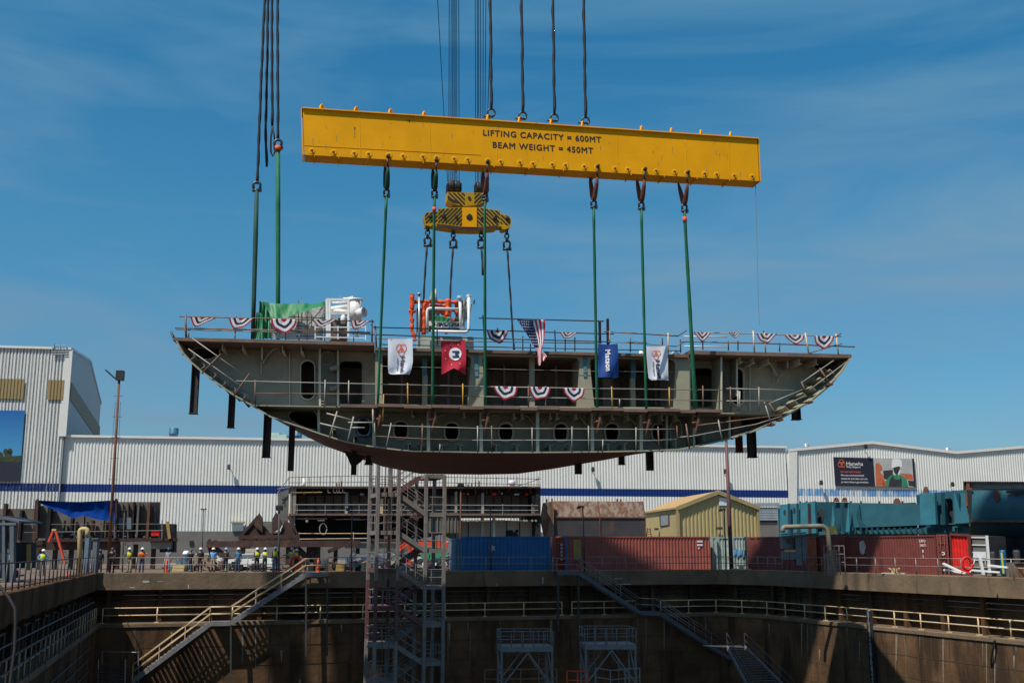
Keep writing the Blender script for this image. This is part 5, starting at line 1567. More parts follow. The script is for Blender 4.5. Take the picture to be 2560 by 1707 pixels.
def flag(name, label, left, right, m, d=-0.15, amp=0.05, ph=0.0, notch_=None):
    S = cloth(left, right, d, amp=amp, ph=ph)
    t_ = thing(name, label, 'flag', S(0.5, 1.0), group='flags hung along the hull section')
    mb = MB(); nu, nv = 16, 22
    def P(i, j):
        s = i / nu; t2 = j / nv
        p = S(s, t2)
        if notch_ and t2 > 0.72:
            k = (t2 - 0.72) / 0.28
            p = S(s, 0.72 + (t2 - 0.72) * (1 - notch_ * (1 - abs(s - 0.5) * 2)))
        return p
    mb.grid(P, nu, nv)
    mb.grid(lambda i, j: P(i, j) + n_ * 0.01, nu, nv)
    mb.build('cloth', m, t_)
    return t_, S
def rot_text(t_, S, txt, s0, t0, dt, ds, size, bold, m, name='lettering', space=1.0, lift=0.035):
    """lettering that reads downwards; s0, t0 start, ds and dt metres-to-fraction factors"""
    mb = MB()
    put_text(mb, txt, None, None, None, size, bold, space, surf=lambda x, y: S(s0 + y * ds, t0 + x * dt) - n_ * lift)
    mb.build(name, m, t_)
for lb, L_, R_, s0, cx_, ph in (('left white flag with an orange logo and dark vertical lettering', [(970, 846), (970, 880), (970, 920), (971, 932), (976, 935)], [(1031, 845), (1032, 880), (1032, 905), (1028, 925), (1024, 936)], 0.47, 0.54, 0.3),
                               ('right white flag with an orange logo and dark vertical lettering', [(1616, 866), (1616, 890), (1619, 920), (1622, 945), (1630, 950)], [(1669, 863), (1670, 890), (1670, 920), (1671, 940), (1673, 950)], 0.47, 0.45, 1.4)):
    t_, S = flag('company_flag', lb, L_, R_, 'white_cloth', ph=ph)
    wd = (S(1, .3) - S(0, .3)).length; hh = (S(.5, 0) - S(.5, 1)).length
    mb = MB()
    for k in range(3):
        a = R(90 + 120 * k)
        ring = []
        for rr in (1.0, 0.80):
            ring.append([S(cx_ + (math.cos(a) * 0.09 + math.cos(R(18 * q)) * 0.125 * rr) * 1.05, 0.19 + (math.sin(a) * 0.05 + math.sin(R(18 * q)) * 0.075 * rr)) - n_ * (0.02 + 0.002 * k) for q in range(20)])
        for q in range(20):
            mb.face([ring[0][q], ring[0][(q + 1) % 20], ring[1][(q + 1) % 20], ring[1][q]])
    mb.build('logo', 'logo_orange', t_)
    rot_text(t_, S, 'Hanwha', cx_ - 0.04, 0.31, 1 / hh, 1 / wd, 0.31, 0.016, 'ink')
    rot_text(t_, S, 'Philly Shipyard', cx_ - 0.18, 0.35, 1 / hh, 1 / wd, 0.105, 0.004, 'ink', 'small_lettering')
t_, S = flag('red_flag', 'red swallow-tailed flag with a white disc and a navy letter', [(1101, 851), (1104, 880), (1104, 910), (1104, 936)], [(1162, 850), (1165, 880), (1165, 910), (1164, 937)], 'flag_red', ph=0.8, notch_=0.75)
wd = (S(1, .3) - S(0, .3)).length; hh = (S(.5, 0) - S(.5, 1)).length
mb = MB(); mb.face([S(0.56 + 0.17 / wd * 1.9 * math.cos(R(15 * q)), 0.375 + 0.32 / hh * math.sin(R(15 * q))) - n_ * 0.035 for q in range(24)][::1]); mb.build('disc', 'flag_white', t_)
rot_text(t_, S, 'M', 0.44, 0.375 - 0.19 / hh, 1 / hh, 1 / wd, 0.46, 0.04, 'flag_navy', lift=0.06)
mb = MB()
for k in range(8):
    a = R(20 + 45 * k); c0, c1 = 0.56 + 0.62 / wd * 0.88 * math.cos(a), 0.39 + 0.52 / hh * math.sin(a)
    if 0.06 < c0 < 0.94:
        mb.face([S(c0 + (0.028 if q % 2 == 0 else 0.012) / wd * math.cos(R(36 * q)) * 1.3, c1 + (0.028 if q % 2 == 0 else 0.012) / hh * 1.3 * math.sin(R(36 * q))) - n_ * 0.02 for q in range(10)])
mb.build('star', 'flag_white', t_)
t_, S = flag('blue_flag', 'blue flag with white vertical lettering beside a sling', [(1495, 859), (1495, 890), (1495, 920), (1496, 943)], [(1544, 859), (1546, 885), (1547, 915), (1546, 944)], 'flag_blue', ph=2.0)
wd = (S(1, .3) - S(0, .3)).length; hh = (S(.5, 0) - S(.5, 1)).length
rot_text(t_, S, 'Matson', 0.36, 0.14, 1 / hh, 1 / wd, 0.37, 0.022, 'flag_white', space=1.05)
# the national flag, bunched at its lower end
nat = thing('national_flag', 'twisted flag with stars and red and white stripes hanging from the rail', 'flag', B(1350, 914, -0.2), group='flags hung along the hull section')
Lp = [(1293, 799), (1303, 815), (1315, 833), (1326, 850), (1335, 866), (1343, 880), (1344, 893), (1344, 905), (1347, 914)]
Rp = [(1363, 798), (1363, 812), (1362, 828), (1361, 845), (1358, 862), (1354, 876), (1353, 888), (1354, 902), (1352, 913)]
S = cloth(Lp, Rp, -0.2, amp=0.075, ph=0.5)
nu, nv = 39, 36
def nm(i, j):
    s = i / nu; t_ = j / nv
    if s < 0.54 - 0.05 * t_ and t_ < 0.52 - 0.0 * s: return 2
    return 0 if int(s * 13) % 2 == 0 else 1
mb = MB(); mb.grid(lambda i, j: S(i / nu, j / nv), nu, nv, nm); mb.grid(lambda i, j: S(i / nu, j / nv) + n_ * 0.012, nu, nv, nm)
mb.build('cloth', ['flag_red', 'flag_white', 'flag_navy'], nat)
mb = MB()
for r_ in range(9):
    for c_ in range(5 + (r_ % 2 == 0)):
        s = 0.04 + (c_ + (0.0 if r_ % 2 == 0 else 0.5)) * 0.087; t_ = 0.035 + r_ * 0.053
        L_ = max(0.3, (S(1, t_) - S(0, t_)).length)
        mb.face([S(s + (0.032 if q % 2 == 0 else 0.014) / L_ * math.cos(R(36 * q)), t_ + (0.032 if q % 2 == 0 else 0.014) / 2.6 * math.sin(R(36 * q))) - n_ * 0.022 for q in range(10)])
mb.build('stars', 'flag_white', nat)
S2 = cloth([(1354, 878), (1352, 888), (1356, 900)], [(1356, 876), (1367, 890), (1359, 904)], -0.26, amp=0.05)
mb = MB(); mb.grid(lambda i, j: S2(i / 12, j / 8), 12, 8, lambda i, j: (i // 2) % 2); mb.grid(lambda i, j: S2(i / 12, j / 8) + n_ * 0.012, 12, 8, lambda i, j: (i // 2) % 2)
mb.build('folded_tail', ['flag_red', 'flag_white'], nat)

# ------------------------------------------------------------------ equipment on the upper deck
DQ_ = 4.0
def deckpt(px, d, side='L'):
    return BL.at(px, zTL if side == 'L' else zTC, d)
tarp = thing('green_tarp', 'torn green tarpaulin draped over a frame of thin poles', 'tarpaulin', deckpt(700, DQ_))
def ruled(top, bot, d0, d1, nu=24, nv=8, amp=0.08):
    def along(pts, f):
        k = f * (len(pts) - 1); i = min(int(k), len(pts) - 2); t_ = k - i
        return pts[i][0] + (pts[i + 1][0] - pts[i][0]) * t_, pts[i][1] + (pts[i + 1][1] - pts[i][1]) * t_
    def P(i, j):
        s = i / nu; t_ = j / nv
        a = along(top, s); c = along(bot, s)
        d = d0 + (d1 - d0) * t_
        return B(a[0] + (c[0] - a[0]) * t_, a[1] + (c[1] - a[1]) * t_, d) - n_ * amp * (math.sin(s * 21 + t_ * 3) + 0.6 * math.sin(s * 47 + 2 * t_))
    mb = MB(); mb.grid(P, nu, nv); mb.grid(lambda i, j: P(i, j) + n_ * 0.02, nu, nv)
    return mb
ruled([(649, 753), (668, 756), (700, 760), (745, 758), (780, 760), (812, 754)], [(672, 800), (685, 795), (712, 795), (748, 783), (780, 772), (812, 764)], 4.5, 4.0).build('sheet', 'tarp_green', tarp)
ruled([(649, 752), (656, 756), (667, 768), (674, 790)], [(645, 845), (652, 846), (666, 846), (677, 846)], 4.2, 3.8, amp=0.12).build('side_sheet', 'tarp_green', tarp)
ruled([(641, 781), (648, 781), (656, 784)], [(637, 846), (648, 847), (660, 848)], 3.7, 3.4, 10, 8, 0.08).build('side_sheet', 'tarp_green', tarp)
ruled([(675, 795), (720, 792), (760, 775), (812, 762)], [(677, 845), (720, 848), (765, 848), (806, 850)], 5.0, 5.0, 20, 8, 0.05).build('clear_sheet', 'plastic_wrap', tarp)
for x0, y0, x1, y1 in ((649, 752, 649, 848), (812, 755, 812, 850), (746, 750, 746, 850), (768, 762, 768, 850), (679, 790, 679, 848)):
    b = MB(); b.tube(B(x0, y0, 4.8), B(x1, y1 + 4, 4.8), 0.03, 5); b.build('pole', 'rail_grey', tarp)
for x0, y0, x1, y1, m_ in ((675, 791, 812, 795, 'rail_rust'), (740, 815, 812, 817, 'tower_red'), (740, 840, 812, 841, 'tower_red'), (765, 820, 812, 762, 'rail_light')):
    b = MB(); b.tube(B(x0, y0, 4.6), B(x1, y1, 4.6), 0.03, 5); b.build('cross_pole', m_, tarp)
unit = thing('white_pipe_unit', 'white machinery unit with large flanged pipes on the upper deck', 'machinery', deckpt(870, 4))
def barsU(par, lst, m, d, wd, name):
    for (x0, y0, x1, y1) in lst:
        mb = MB(); mb.bar(B(x0, y0, d), B(x1, y1, d), wd); mb.build(name, m, par)
barsU(unit, [(817, 749, 819, 850), (871, 749, 871, 850), (824, 749, 824, 850), (815, 749, 874, 749), (820, 780, 872, 781), (824, 783, 871, 783)], 'white_paint', 3.5, 0.12, 'frame_member')
b = MB(); b.path([B(858, 752, 4.6), B(893, 754, 4.6)], 0.2, 12); b.build('pipe', 'white_paint', unit)
def bigpipe(p, q, r_, flange=True, seg=14):
    mb = MB(); mb.tube(p, q, r_, seg)
    d_ = (q - p).normalized()
    if flange: mb.tube(q - d_ * 0.08, q, r_ * 1.18, seg); 
    mb.build('pipe', 'white_paint', unit)
bigpipe(B(889, 802, 4.2), B(890, 748, 4.2), 0.33); bigpipe(B(891, 785, 4.1), B(911, 780, 3.8), 0.25); bigpipe(B(835, 776, 4.4), B(880, 785, 4.2), 0.16, False)
bigpipe(B(826, 774, 4.4), B(872, 768, 4.4), 0.17, False); bigpipe(B(857, 758, 4.6), B(885, 750, 4.6), 0.24, False); bigpipe(B(891, 800, 4.2), B(893, 845, 4.2), 0.10, False)
bigpipe(B(830, 757, 4.4), B(870, 757, 4.4), 0.07, False)
b = MB(); b.obox(B(846, 825, 5), u_ * 0.5, n_ * 0.4, UP * 0.6); b.build('motor_box', 'concrete_grey', unit)
b = MB(); b.lathe(B(858, 800, 4.2), UP, [(0.12, -0.2), (0.16, 0), (0.14, 0.2), (0.06, 0.3)], 10); b.build('valve', 'white_paint', unit)
b = MB(); b.obox(B(838, 795, 4.2), u_ * 0.16, n_ * 0.15, UP * 0.18); b.build('gearbox', 'galv', unit)
b = MB(); b.lathe(deckpt(889, 4.5), UP, [(0.3, 0), (0.3, 0.45), (0.15, 0.6), (0.08, 0.8)], 10); b.build('pump', 'photo_green', unit)
barsU(unit, [(788, 818, 915, 818), (790, 842, 915, 845), (788, 815, 788, 848), (914, 814, 914, 850), (845, 815, 845, 848)], 'white_paint', 3.2, 0.05, 'guard_rail')
b = MB(); b.tube(B(850, 748, 4.4), B(850, 738, 4.4), 0.03, 5); b.tube(B(853, 750, 4.4), B(854, 742, 4.4), 0.02, 5); b.build('vent_pipe', 'galv', unit)
rk = random.Random(9)
rack = thing('orange_pipe_rack', 'pipe rack with orange wrapped pipes around white pipe loops', 'pipe rack', BL.at(1095, zTC, 5))
def pipes(par, lst, m, r_, name='pipe', wob=0.0, n=9):
    for pts in lst:
        P = [B(p[0], p[1], p[2]) for p in pts]
        mb = MB()
        if wob:
            Q = resample(P, 0.12)
            mb.path(Q, r_, n, rad=[r_ * (1 + wob * math.sin(i * 1.7) + wob * 0.6 * math.sin(i * 3.9 + 1)) for i in range(len(Q))])
        else: mb.path(P, r_, n)
        mb.build(name, m, par)
pipes(rack, [[(1030, 738, 4), (1030, 775, 4)]], 'wrap_orange', 0.14, 'wrapped_pipe', 0.08)
pipes(rack, [[(1030, 775, 4), (1028, 790, 4), (1031, 805, 4), (1029, 825, 4), (1035, 838, 4), (1038, 852, 4)], [(1022, 776, 4), (1040, 779, 4)], [(1036, 755, 4.2), (1080, 754, 4.2), (1145, 756, 4.2)]], 'wrap_orange', 0.105, 'wrapped_pipe', 0.22)
pipes(rack, [[(1060, 758, 4.2), (1060, 800, 4.2), (1059, 836, 4.2)], [(1075, 762, 4.5), (1100, 768, 4.5), (1122, 765, 4.5)], [(1120, 748, 4.0), (1120, 770, 4.0), (1117, 790, 4.0)], [(1143, 758, 4.4), (1143, 785, 4.4)], [(1066, 752, 4.6), (1066, 780, 4.6)], [(1085, 768, 4.5), (1112, 784, 4.5), (1125, 786, 4.5)]], 'wrap_orange', 0.14, 'wrapped_pipe', 0.15)
b = MB(); b.lathe(B(1030, 739, 4), UP, [(0.14, -0.02), (0.15, 0.05), (0.12, 0.07)], 10); b.build('cap', 'rust', rack)
pipes(rack, [[(1068, 833, 3.6), (1068, 778, 3.6), (1070, 773, 3.6), (1075, 771, 3.6), (1146, 773, 3.6)], [(1150, 745, 3.6), (1151, 790, 3.6), (1152, 822, 3.6)], [(1172, 742, 3.5), (1172, 820, 3.5), (1169, 828, 3.5), (1162, 830, 3.5), (1078, 828, 3.5)]], 'white_paint', 0.085, 'white_pipe')
for x, y in ((1149, 744), (1172, 741)):
    b = MB(); b.lathe(B(x, y, 3.55), UP, [(0.14, -0.05), (0.14, 0.0), (0.10, 0.02), (0.14, 0.04), (0.14, 0.08)], 12); b.build('flange', 'white_paint', rack)
b = MB(); b.lathe(B(1183, 753, 3.7), (1, 0, 0), [(0.05, 0), (0.19, 0.02), (0.19, 0.06), (0.05, 0.1)], 14); b.build('handwheel', 'cont_blue_light', rack)
ruled([(1152, 750), (1160, 747), (1170, 750), (1180, 760)], [(1152, 800), (1158, 815), (1166, 800), (1176, 790)], 3.9, 4.1, 14, 8, 0.08).build('plastic_wrap', 'plastic_wrap', rack)
pipes(rack, [[(1048, 735, 4.0), (1048, 866, 4.0)]], 'galv', 0.06, 'vent_pipe')
b = MB(); b.lathe(B(1048, 735, 4.0), UP, [(0.15, -0.03), (0.15, 0.03)], 10); b.build('cap', 'galv', rack)
b = MB(); b.bar(B(1074, 750, 4.1), B(1082, 727, 4.1), 0.10); b.tube(B(1090, 752, 4.1), B(1089, 722, 4.1), 0.07, 7, 0.04); b.build('wrapped_valve', 'plastic_wrap', rack)
barsU(rack, [(1042, 780, 1042, 840), (1128, 760, 1126, 835), (1082, 805, 1150, 806), (1080, 818, 1150, 818), (1160, 790, 1160, 835)], 'galv', 4.3, 0.06, 'frame_member')
ruled([(1082, 788), (1100, 790), (1125, 796)], [(1085, 800), (1105, 806), (1122, 804)], 4.3, 4.3, 10, 5, 0.05).build('green_sheet', 'tarp_green', rack)
for k in range(14):
    x = 1085 + (k * 37 % 60); y = 800 + (k * 13 % 24)
    b = MB(); b.lathe(B(x, y, 4.4), UP, [(0.05, -0.1), (0.08, 0), (0.05, 0.1)], 7); b.build('valve', 'galv', rack)
for k in range(26):
    x = rk.uniform(1070, 1165); y = rk.uniform(772, 826); d_ = rk.uniform(4.4, 5.6)
    w_ = rk.uniform(4, 16)
    b = MB()
    if k % 3: b.bar(B(x, y, d_), B(x + w_, y + rk.uniform(-1, 1), d_), rk.uniform(0.05, 0.14))
    else: b.obox(B(x, y, d_), u_ * rk.uniform(.08, .22), n_ * .15, UP * rk.uniform(.08, .25))
    b.build('fitting', rk.choice(('galv', 'white_paint', 'photo_green', 'inner_dark', 'wrap_orange', 'plastic_wrap')), rack)
for x0, x1, y0, y1, m_ in ((1042, 1150, 770, 826, 'block_dark'),):
    b = MB(); b.plate([B(x0, y0, 6.2), B(x1, y0, 6.2), B(x1, y1, 6.2), B(x0, y1, 6.2)], [[B(x, y, 6.2) for x, y in rrect(1088, 776, 1140, 796, 5)]], n_ * 0.4); b.build('panel', m_, rack)
b = MB(); b.obox(BL.at(1160, zTC + 0.3, 6), u_ * 0.5, n_ * 0.6, UP * 0.3); b.build('pump_skid', 'inner_dark', rack)
base = MB(); p0 = BL.at(1044, zTC, 5.2); p1 = BL.at(1184, zTC, 5.2)
hb = B(1100, 840, 5.2).z - zTC
base.hexa([p0, p1, p1 + n_ * 3, p0 + n_ * 3] + [p + UP * hb for p in (p0, p1, p1 + n_ * 3, p0 + n_ * 3)])
single(base, 'pale_deckhouse', 'cont_pale', 'low pale box on the deck under the orange pipe rack', 'deckhouse')
for x0, x1, lb in ((1596, 1612, 'small white bundle left of the right white flag'), (1676, 1702, 'white bundle on deck right of the right white flag')):
    b = MB()
    z = zTC; wd = (BL.at(x1, z, 3) - BL.at(x0, z, 3)).length
    c = BL.at((x0 + x1) / 2, z, 3)
    b.lathe(c, UP, [(wd * .6, 0), (wd * .62, 0.2), (wd * .5, 0.5), (wd * .2, 0.75)], 9)
    b.v = [p + V(math.sin(p.z * 9 + p.x * 5) * 0.05, 0, 0) for p in b.v]
    single(b, 'white_bundle', 'white_cloth', lb, 'bundle')

# ------------------------------------------------------------------ the gantry crane whose ropes carry everything; it stands above and beside the picture
gan = thing('gantry_crane', 'huge gantry crane whose twin girders carry the ropes above the picture', 'crane', V(-56, 54, 0))
for y0, y1 in ((51.0, 56.6), (57.2, 61.6)):
    b = MB(); b.box(-40, 92, y0, y1, 62, 69); b.build('girder', 'scaf_blue', gan)
    ym = (y0 + y1) / 2
    b = MB(); b.bar(V(-42, ym - 14, 0), V(-39.2, ym, 62), 1.5, 1.5); b.build('leg', 'scaf_blue', gan)
    b = MB(); b.box(80, 85, y0 + 1, y1 - 1, 0, 62); b.build('leg', 'scaf_blue', gan)
b = MB(); b.box(-12, 14, 51, 61, 69.1, 73); b.build('trolley', 'crane_yellow', gan)

# ------------------------------------------------------------------ stair tower standing in the dock
TO = V(xat(942, 75, 2), 75, 0)
tower = thing('stair_tower', 'tall grey and dark red steel stair tower in the dock', 'stair tower', (TO.x, TO.y, -12.5), R(18), local=True)
TW, TD = 4.72, 3.0
XL, XR = 1.45, 3.40                # inner column lines
zr = 12.5
ztops = zat(1187, 76) + zr
cols = [(0, 0), (XL, 0), (XR, 0), (TW, 0), (0, TD), (XL, TD), (XR, TD), (TW, TD)]
PXc = {0: 'tower_grey', 1: 'tower_grey', 2: 'tower_grey', 3: 'tower_grey'}
for i, (x, y) in enumerate(cols):
    zz = ztops if x >= XR - 0.01 else ztops + 1.5
    segs = [(0, 8.2, 'tower_grey'), (8.2, 12.2, 'tower_red' if x < XR - .1 else 'tower_grey'), (12.2, zz, 'tower_grey')]
    for z0, z1, m_ in segs:
        b = MB(); b.box(x - 0.11, x + 0.11, y - 0.11, y + 0.11, z0, z1); b.build('column', m_, tower)
leftz = [zat(y, 76) + zr for y in (1232, 1326, 1420, 1514, 1607, 1701)]
rightz = [zat(y, 77) + zr for y in (1187, 1282, 1371, 1462, 1555, 1650, 1745)]
def tower_platform(x0, x1, z, m):
    b = MB(); b.box(x0, x1, 0, TD, z - 0.03, z)
    for y in (-0.02, TD - 0.06): b.box(x0, x1, y, y + 0.08, z - 0.28, z - 0.031)
    for x in (x0, x1 - 0.08): b.box(x, x + 0.08, 0.06, TD - 0.06, z - 0.28, z - 0.031)
    b.build('landing', m, tower)
    for h in (0.55, 1.08):
        b = MB(); P = [V(x0, 0, z + h), V(x0 if x0 == 0 else x1, 0, z + h)]
        if x0 == 0: b.path([V(x1, 0, z + h), V(0, 0, z + h), V(0, TD, z + h), V(x1, TD, z + h)], 0.028, 5)
        else: b.path([V(x0, 0, z + h), V(x1, 0, z + h), V(x1, TD, z + h), V(x0, TD, z + h)], 0.028, 5)
        b.build('handrail', 'tower_grey', tower)
    for (x, y) in ((x0 + 0.45, 0), ((0.0 if x0 == 0 else x1), 1.0), ((0.0 if x0 == 0 else x1), 2.0)):
        b = MB(); b.tube(V(x, y, z), V(x, y, z + 1.08), 0.028, 5); b.build('rail_post', 'tower_grey', tower)
for i, z in enumerate(leftz): tower_platform(0, XL, z, 'tower_red' if i in (2, 3) else 'tower_grey')
for i, z in enumerate(rightz[:-1]): tower_platform(XR, TW, z, 'tower_grey')
def tower_flight(xa, za, xb, zb_, y0, y1, m):
    b = MB()
    for y in (y0, y1): b.bar(V(xa, y, za - 0.12), V(xb, y, zb_ - 0.12), 0.07, 0.3)
    b.build('stringer', m, tower)
    n = max(3, int(abs(zb_ - za) / 0.2)); b = MB()
    for k in range(1, n):
        x = xa + (xb - xa) * k / n; z = za + (zb_ - za) * k / n
        b.box(x - 0.13, x + 0.13, y0, y1, z - 0.04, z)
    b.build('treads', 'tower_grey', tower)
    for h in (0.55, 1.05):
        for y in (y0, y1):
            b = MB(); b.tube(V(xa, y, za + h), V(xb, y, zb_ + h), 0.026, 5); b.build('handrail', 'tower_grey', tower)
    for k in (0.33, 0.66):
        b = MB(); x = xa + (xb - xa) * k; z = za + (zb_ - za) * k; b.tube(V(x, y0, z), V(x, y0, z + 1.05), 0.026, 5); b.build('rail_post', 'tower_grey', tower)
for i, z in enumerate(leftz):
    tower_flight(XL, z, XR, rightz[i + 1], 0.05, 1.2, 'tower_red' if i == 3 else 'tower_grey')
    tower_flight(XR, rightz[i], XL, z, 1.7, 2.9, 'tower_red' if i < 4 else 'tower_grey')
for x in (0.5, 0.95):
    b = MB(); b.tube(V(x, -0.12, 6), V(x, -0.12, ztops + 1), 0.03, 5); b.build('service_pipe', 'rail_rust', tower)
b = MB(); b.tube(V(TW + 0.12, 0.3, 10), V(TW + 0.12, 0.3, ztops - 2), 0.05, 6); b.build('service_pipe', 'tower_red', tower)

# ------------------------------------------------------------------ rails of the dock
kerbline = [p + UP * 0.12 for p in offs(DOCK, 0.25)]
ledgeline = [p + UP * -3.45 for p in offs(DOCK, -0.12)]
kP = KF
def kz(px, off=0.25, z=0.12): return KF.at(px, z, off)
def kr(px, off=0.25, z=0.12): return KR.at(px, z, off)
railing('grey pipe railing in front of the people on the left kerb', [kz(267), kz(752)], step=2.1, r=0.032, m='rail_grey', group='railings along the dock kerb')
railing('short grey railing on the kerb left of the stair tower', [kz(818), kz(917)], step=1.8, r=0.032, m='rail_grey', group='railings along the dock kerb')
railing('grey railing in front of the blue container', [kz(1100), kz(1383)], step=2.1, r=0.032, m='scaf_blue', group='railings along the dock kerb')
railing('long grey railing in front of the long red container', [kz(1448), kz(1785)], step=2.1, r=0.032, m='tower_grey', group='railings along the dock kerb')
railing('dark rusty railing left of the electrical cabinets', [kz(1788), kerbline[2], kerbline[3], kr(1958)], step=1.1, r=0.032, m='rail_grey', group='railings along the dock kerb')
railing('grey railing along the right kerb before the maroon container', [kr(2015), kr(2600)], step=2.0, r=0.034, m='rail_grey', group='railings along the dock kerb')
# cream walkway railing
def kfl(px): return KF.at(px, -3.45, -0.12)
railing('cream railing on the ledge left of the stair tower', [KF.at(255, -3.45, -0.12), kfl(525)], step=3.3, r=0.045, m='rail_cream', group='cream railings on the dock ledge', foot=True)
railing('cream railing on the ledge between stairs and tower', [kfl(580), kfl(1405)], step=3.2, r=0.045, m='rail_cream', group='cream railings on the dock ledge', foot=True)
railing('cream railing on the ledge between the right stair flights', [kfl(1430), kfl(1590)], step=3.0, r=0.045, m='rail_cream', group='cream railings on the dock ledge', foot=True)
railing('cream railing on the ledge curving along the right wall', [kfl(1652), ledgeline[2], ledgeline[3], V(33.4, 57, -3.45)], step=2.6, r=0.045, m='rail_cream', group='cream railings on the dock ledge', foot=True)
lA, lB = ledgeline[0], ledgeline[1]
railing('cream railing on the ledge along the left dock wall', [lA.lerp(lB, 0.25), lA.lerp(lB, 0.995)], heights=(0.55, 1.1), step=1.6, r=0.04, m='rail_cream', group='cream railings on the dock ledge')
kA, kB = kerbline[0], kerbline[1]
railing('dark railing with close-set posts on the kerb of the left wall', [kA.lerp(kB, 0.40), kA.lerp(kB, 0.985)], heights=(0.1, 1.1), step=1.6, r=0.03, m='rail_dark', group='railings along the dock kerb')

# ------------------------------------------------------------------ stairs on the dock walls
def stair(name, label, segs, width, m, railm, off=-0.5):
    """segs: list of 3D points of the outer stringer; flat pieces are landings, sloped ones flights"""
    t_ = thing(name, label, 'stairs', segs[-1], group='steel stairs on the dock wall')
    inn = KF.n
    for a, c in zip(segs, segs[1:]):
        d = c - a; flat = abs(d.z) < 0.15
        du = Vector((d.x, d.y, 0)).normalized(); side = Vector((-du.y, du.x, 0))
        if side.dot(KF.n) < 0: side = -side
        b = MB()
        for k in (0, width): b.bar(a + side * k - UP * 0.13, c + side * k - UP * 0.13, 0.07, 0.3)
        b.build('stringer', m, t_)
        b = MB()
        if flat:
            b.hexa([a, c, c + side * width, a + side * width] + [p + UP * 0.03 for p in (a, c, c + side * width, a + side * width)])
            b.build('landing', m, t_)
        else:
            n = max(3, int(abs(d.z) / 0.2))
            for k in range(1, n):
                p = a.lerp(c, k / n)
                b.hexa([p - du * 0.12, p + du * 0.12, p + du * 0.12 + side * width, p - du * 0.12 + side * width] + [q + UP * 0.04 for q in (p - du * 0.12, p + du * 0.12, p + du * 0.12 + side * width, p - du * 0.12 + side * width)])
            b.build('treads', m, t_)
        for sd_ in (0, width):
            for h in (0.55, 1.05):
                b = MB(); b.tube(a + side * sd_ + UP * h, c + side * sd_ + UP * h, 0.032, 6); b.build('handrail', railm, t_)
            n = max(1, int(d.length / 1.7))
            for k in range(n + 1):
                p = a.lerp(c, k / n) + side * sd_
                b = MB(); b.tube(p, p + UP * 1.05, 0.03, 5); b.build('rail_post', railm, t_)
    return t_
def kp(px, z, off=-1.5): return KF.at(px, z, off)
sl_ = stair('wall_stairs', 'long grey-brown steel stairs descending along the left part of the wall', [kp(820, 0.05, -1.3), kp(765, 0.05, -1.3), kp(577, -3.4, -1.3), kp(526, -3.4, -1.3), kp(330, -7.3, -1.3)], 1.0, 'scaf_blue', 'rail_cream')
b = MB()
for px in (765, 818, 577):
    z0 = 0 if px > 600 else -3.5
    b.bar(kp(px, z0, -1.2), kp(px, -6.0 if px > 600 else -9, -1.2), 0.12, 0.2, up=KF.n)
b.build('support_post', 'rail_dark', sl_)
sr_ = stair('wall_stairs', 'dark blue steel stairs descending right below the red container', [kp(1392, 0.05, -1.3), kp(1448, 0.05, -1.3), kp(1603, -3.2, -1.3), kp(1650, -3.25, -1.3), kp(1822, -6.9, -1.3), kp(1850, -6.9, -1.3)], 1.0, 'stair_blue', 'tower_grey')
b = MB()
for px in (1395, 1446):
    b.bar(kp(px, 0, -1.2), kp(px, -4.6, -1.2), 0.12, 0.2, up=KF.n)
b.build('support_post', 'rail_dark', sr_)
# last flight turning towards the viewer
L0 = W(1815, 1612, 80); 
t_ = thing('wall_stairs', 'dark steel stair flight at the right with its treads facing the viewer', 'stairs', W(1900, 1707, 72), group='steel stairs on the dock wall')
A1, A2 = W(1818, 1618, 82), W(1862, 1618, 82); C1, C2 = W(1885, 1745, 72), W(1985, 1740, 72)
b = MB(); b.bar(A1, C1, 0.07, 0.3); b.bar(A2, C2, 0.07, 0.3); b.build('stringer', 'tower_grey', t_)
b = MB()
for k in range(1, 20):
    p = A1.lerp(C1, k / 20); q = A2.lerp(C2, k / 20); b.bar(p, q, 0.26, 0.045)
b.build('treads', 'rail_dark', t_)
for (p, q) in ((A1, C1), (A2, C2)):
    for h in (0.55, 1.05):
        b = MB(); b.tube(p + UP * h, q + UP * h, 0.03, 6); b.build('handrail', 'rail_dark', t_)
    for k in range(5):
        r0 = p.lerp(q, k / 4); b = MB(); b.tube(r0, r0 + UP * 1.05, 0.03, 5); b.build('rail_post', 'rail_dark', t_)
b = MB(); b.hexa([A1, A2, A2 + V(0, 1.5, 0), A1 + V(-1.5, 1.5, 0)] + [p + UP * 0.04 for p in (A1, A2, A2 + V(0, 1.5, 0), A1 + V(-1.5, 1.5, 0))]); b.build('landing', 'rail_dark', t_)
# lower left stair behind the first one
t_ = thing('wall_stairs', 'dark steel steps in the shade of the left dock corner', 'stairs', W(280, 1707, 77), group='steel stairs on the dock wall')
b = MB()
for k in range(9):
    y = 1660 + k * 7
    b.bar(W(247, y, 77 - k * 0.2), W(312, y + 1, 77 - k * 0.2), 0.28, 0.05)
b.build('treads', 'rail_dark', t_)
b = MB()
for x in (246, 313): b.bar(W(x, 1650, 77.2), W(x - 1, 1725, 75.5), 0.06, 0.25)
b.build('stringer', 'tower_grey', t_)
for x in (255, 346):
    b = MB(); b.tube(W(x, 1628, 77.5), W(x, 1707, 77.5), 0.035, 5); b.build('rail_post', 'tower_grey', t_)
b = MB(); b.tube(W(255, 1628, 77.5), W(346, 1630, 77.5), 0.035, 5); b.build('handrail', 'tower_grey', t_)

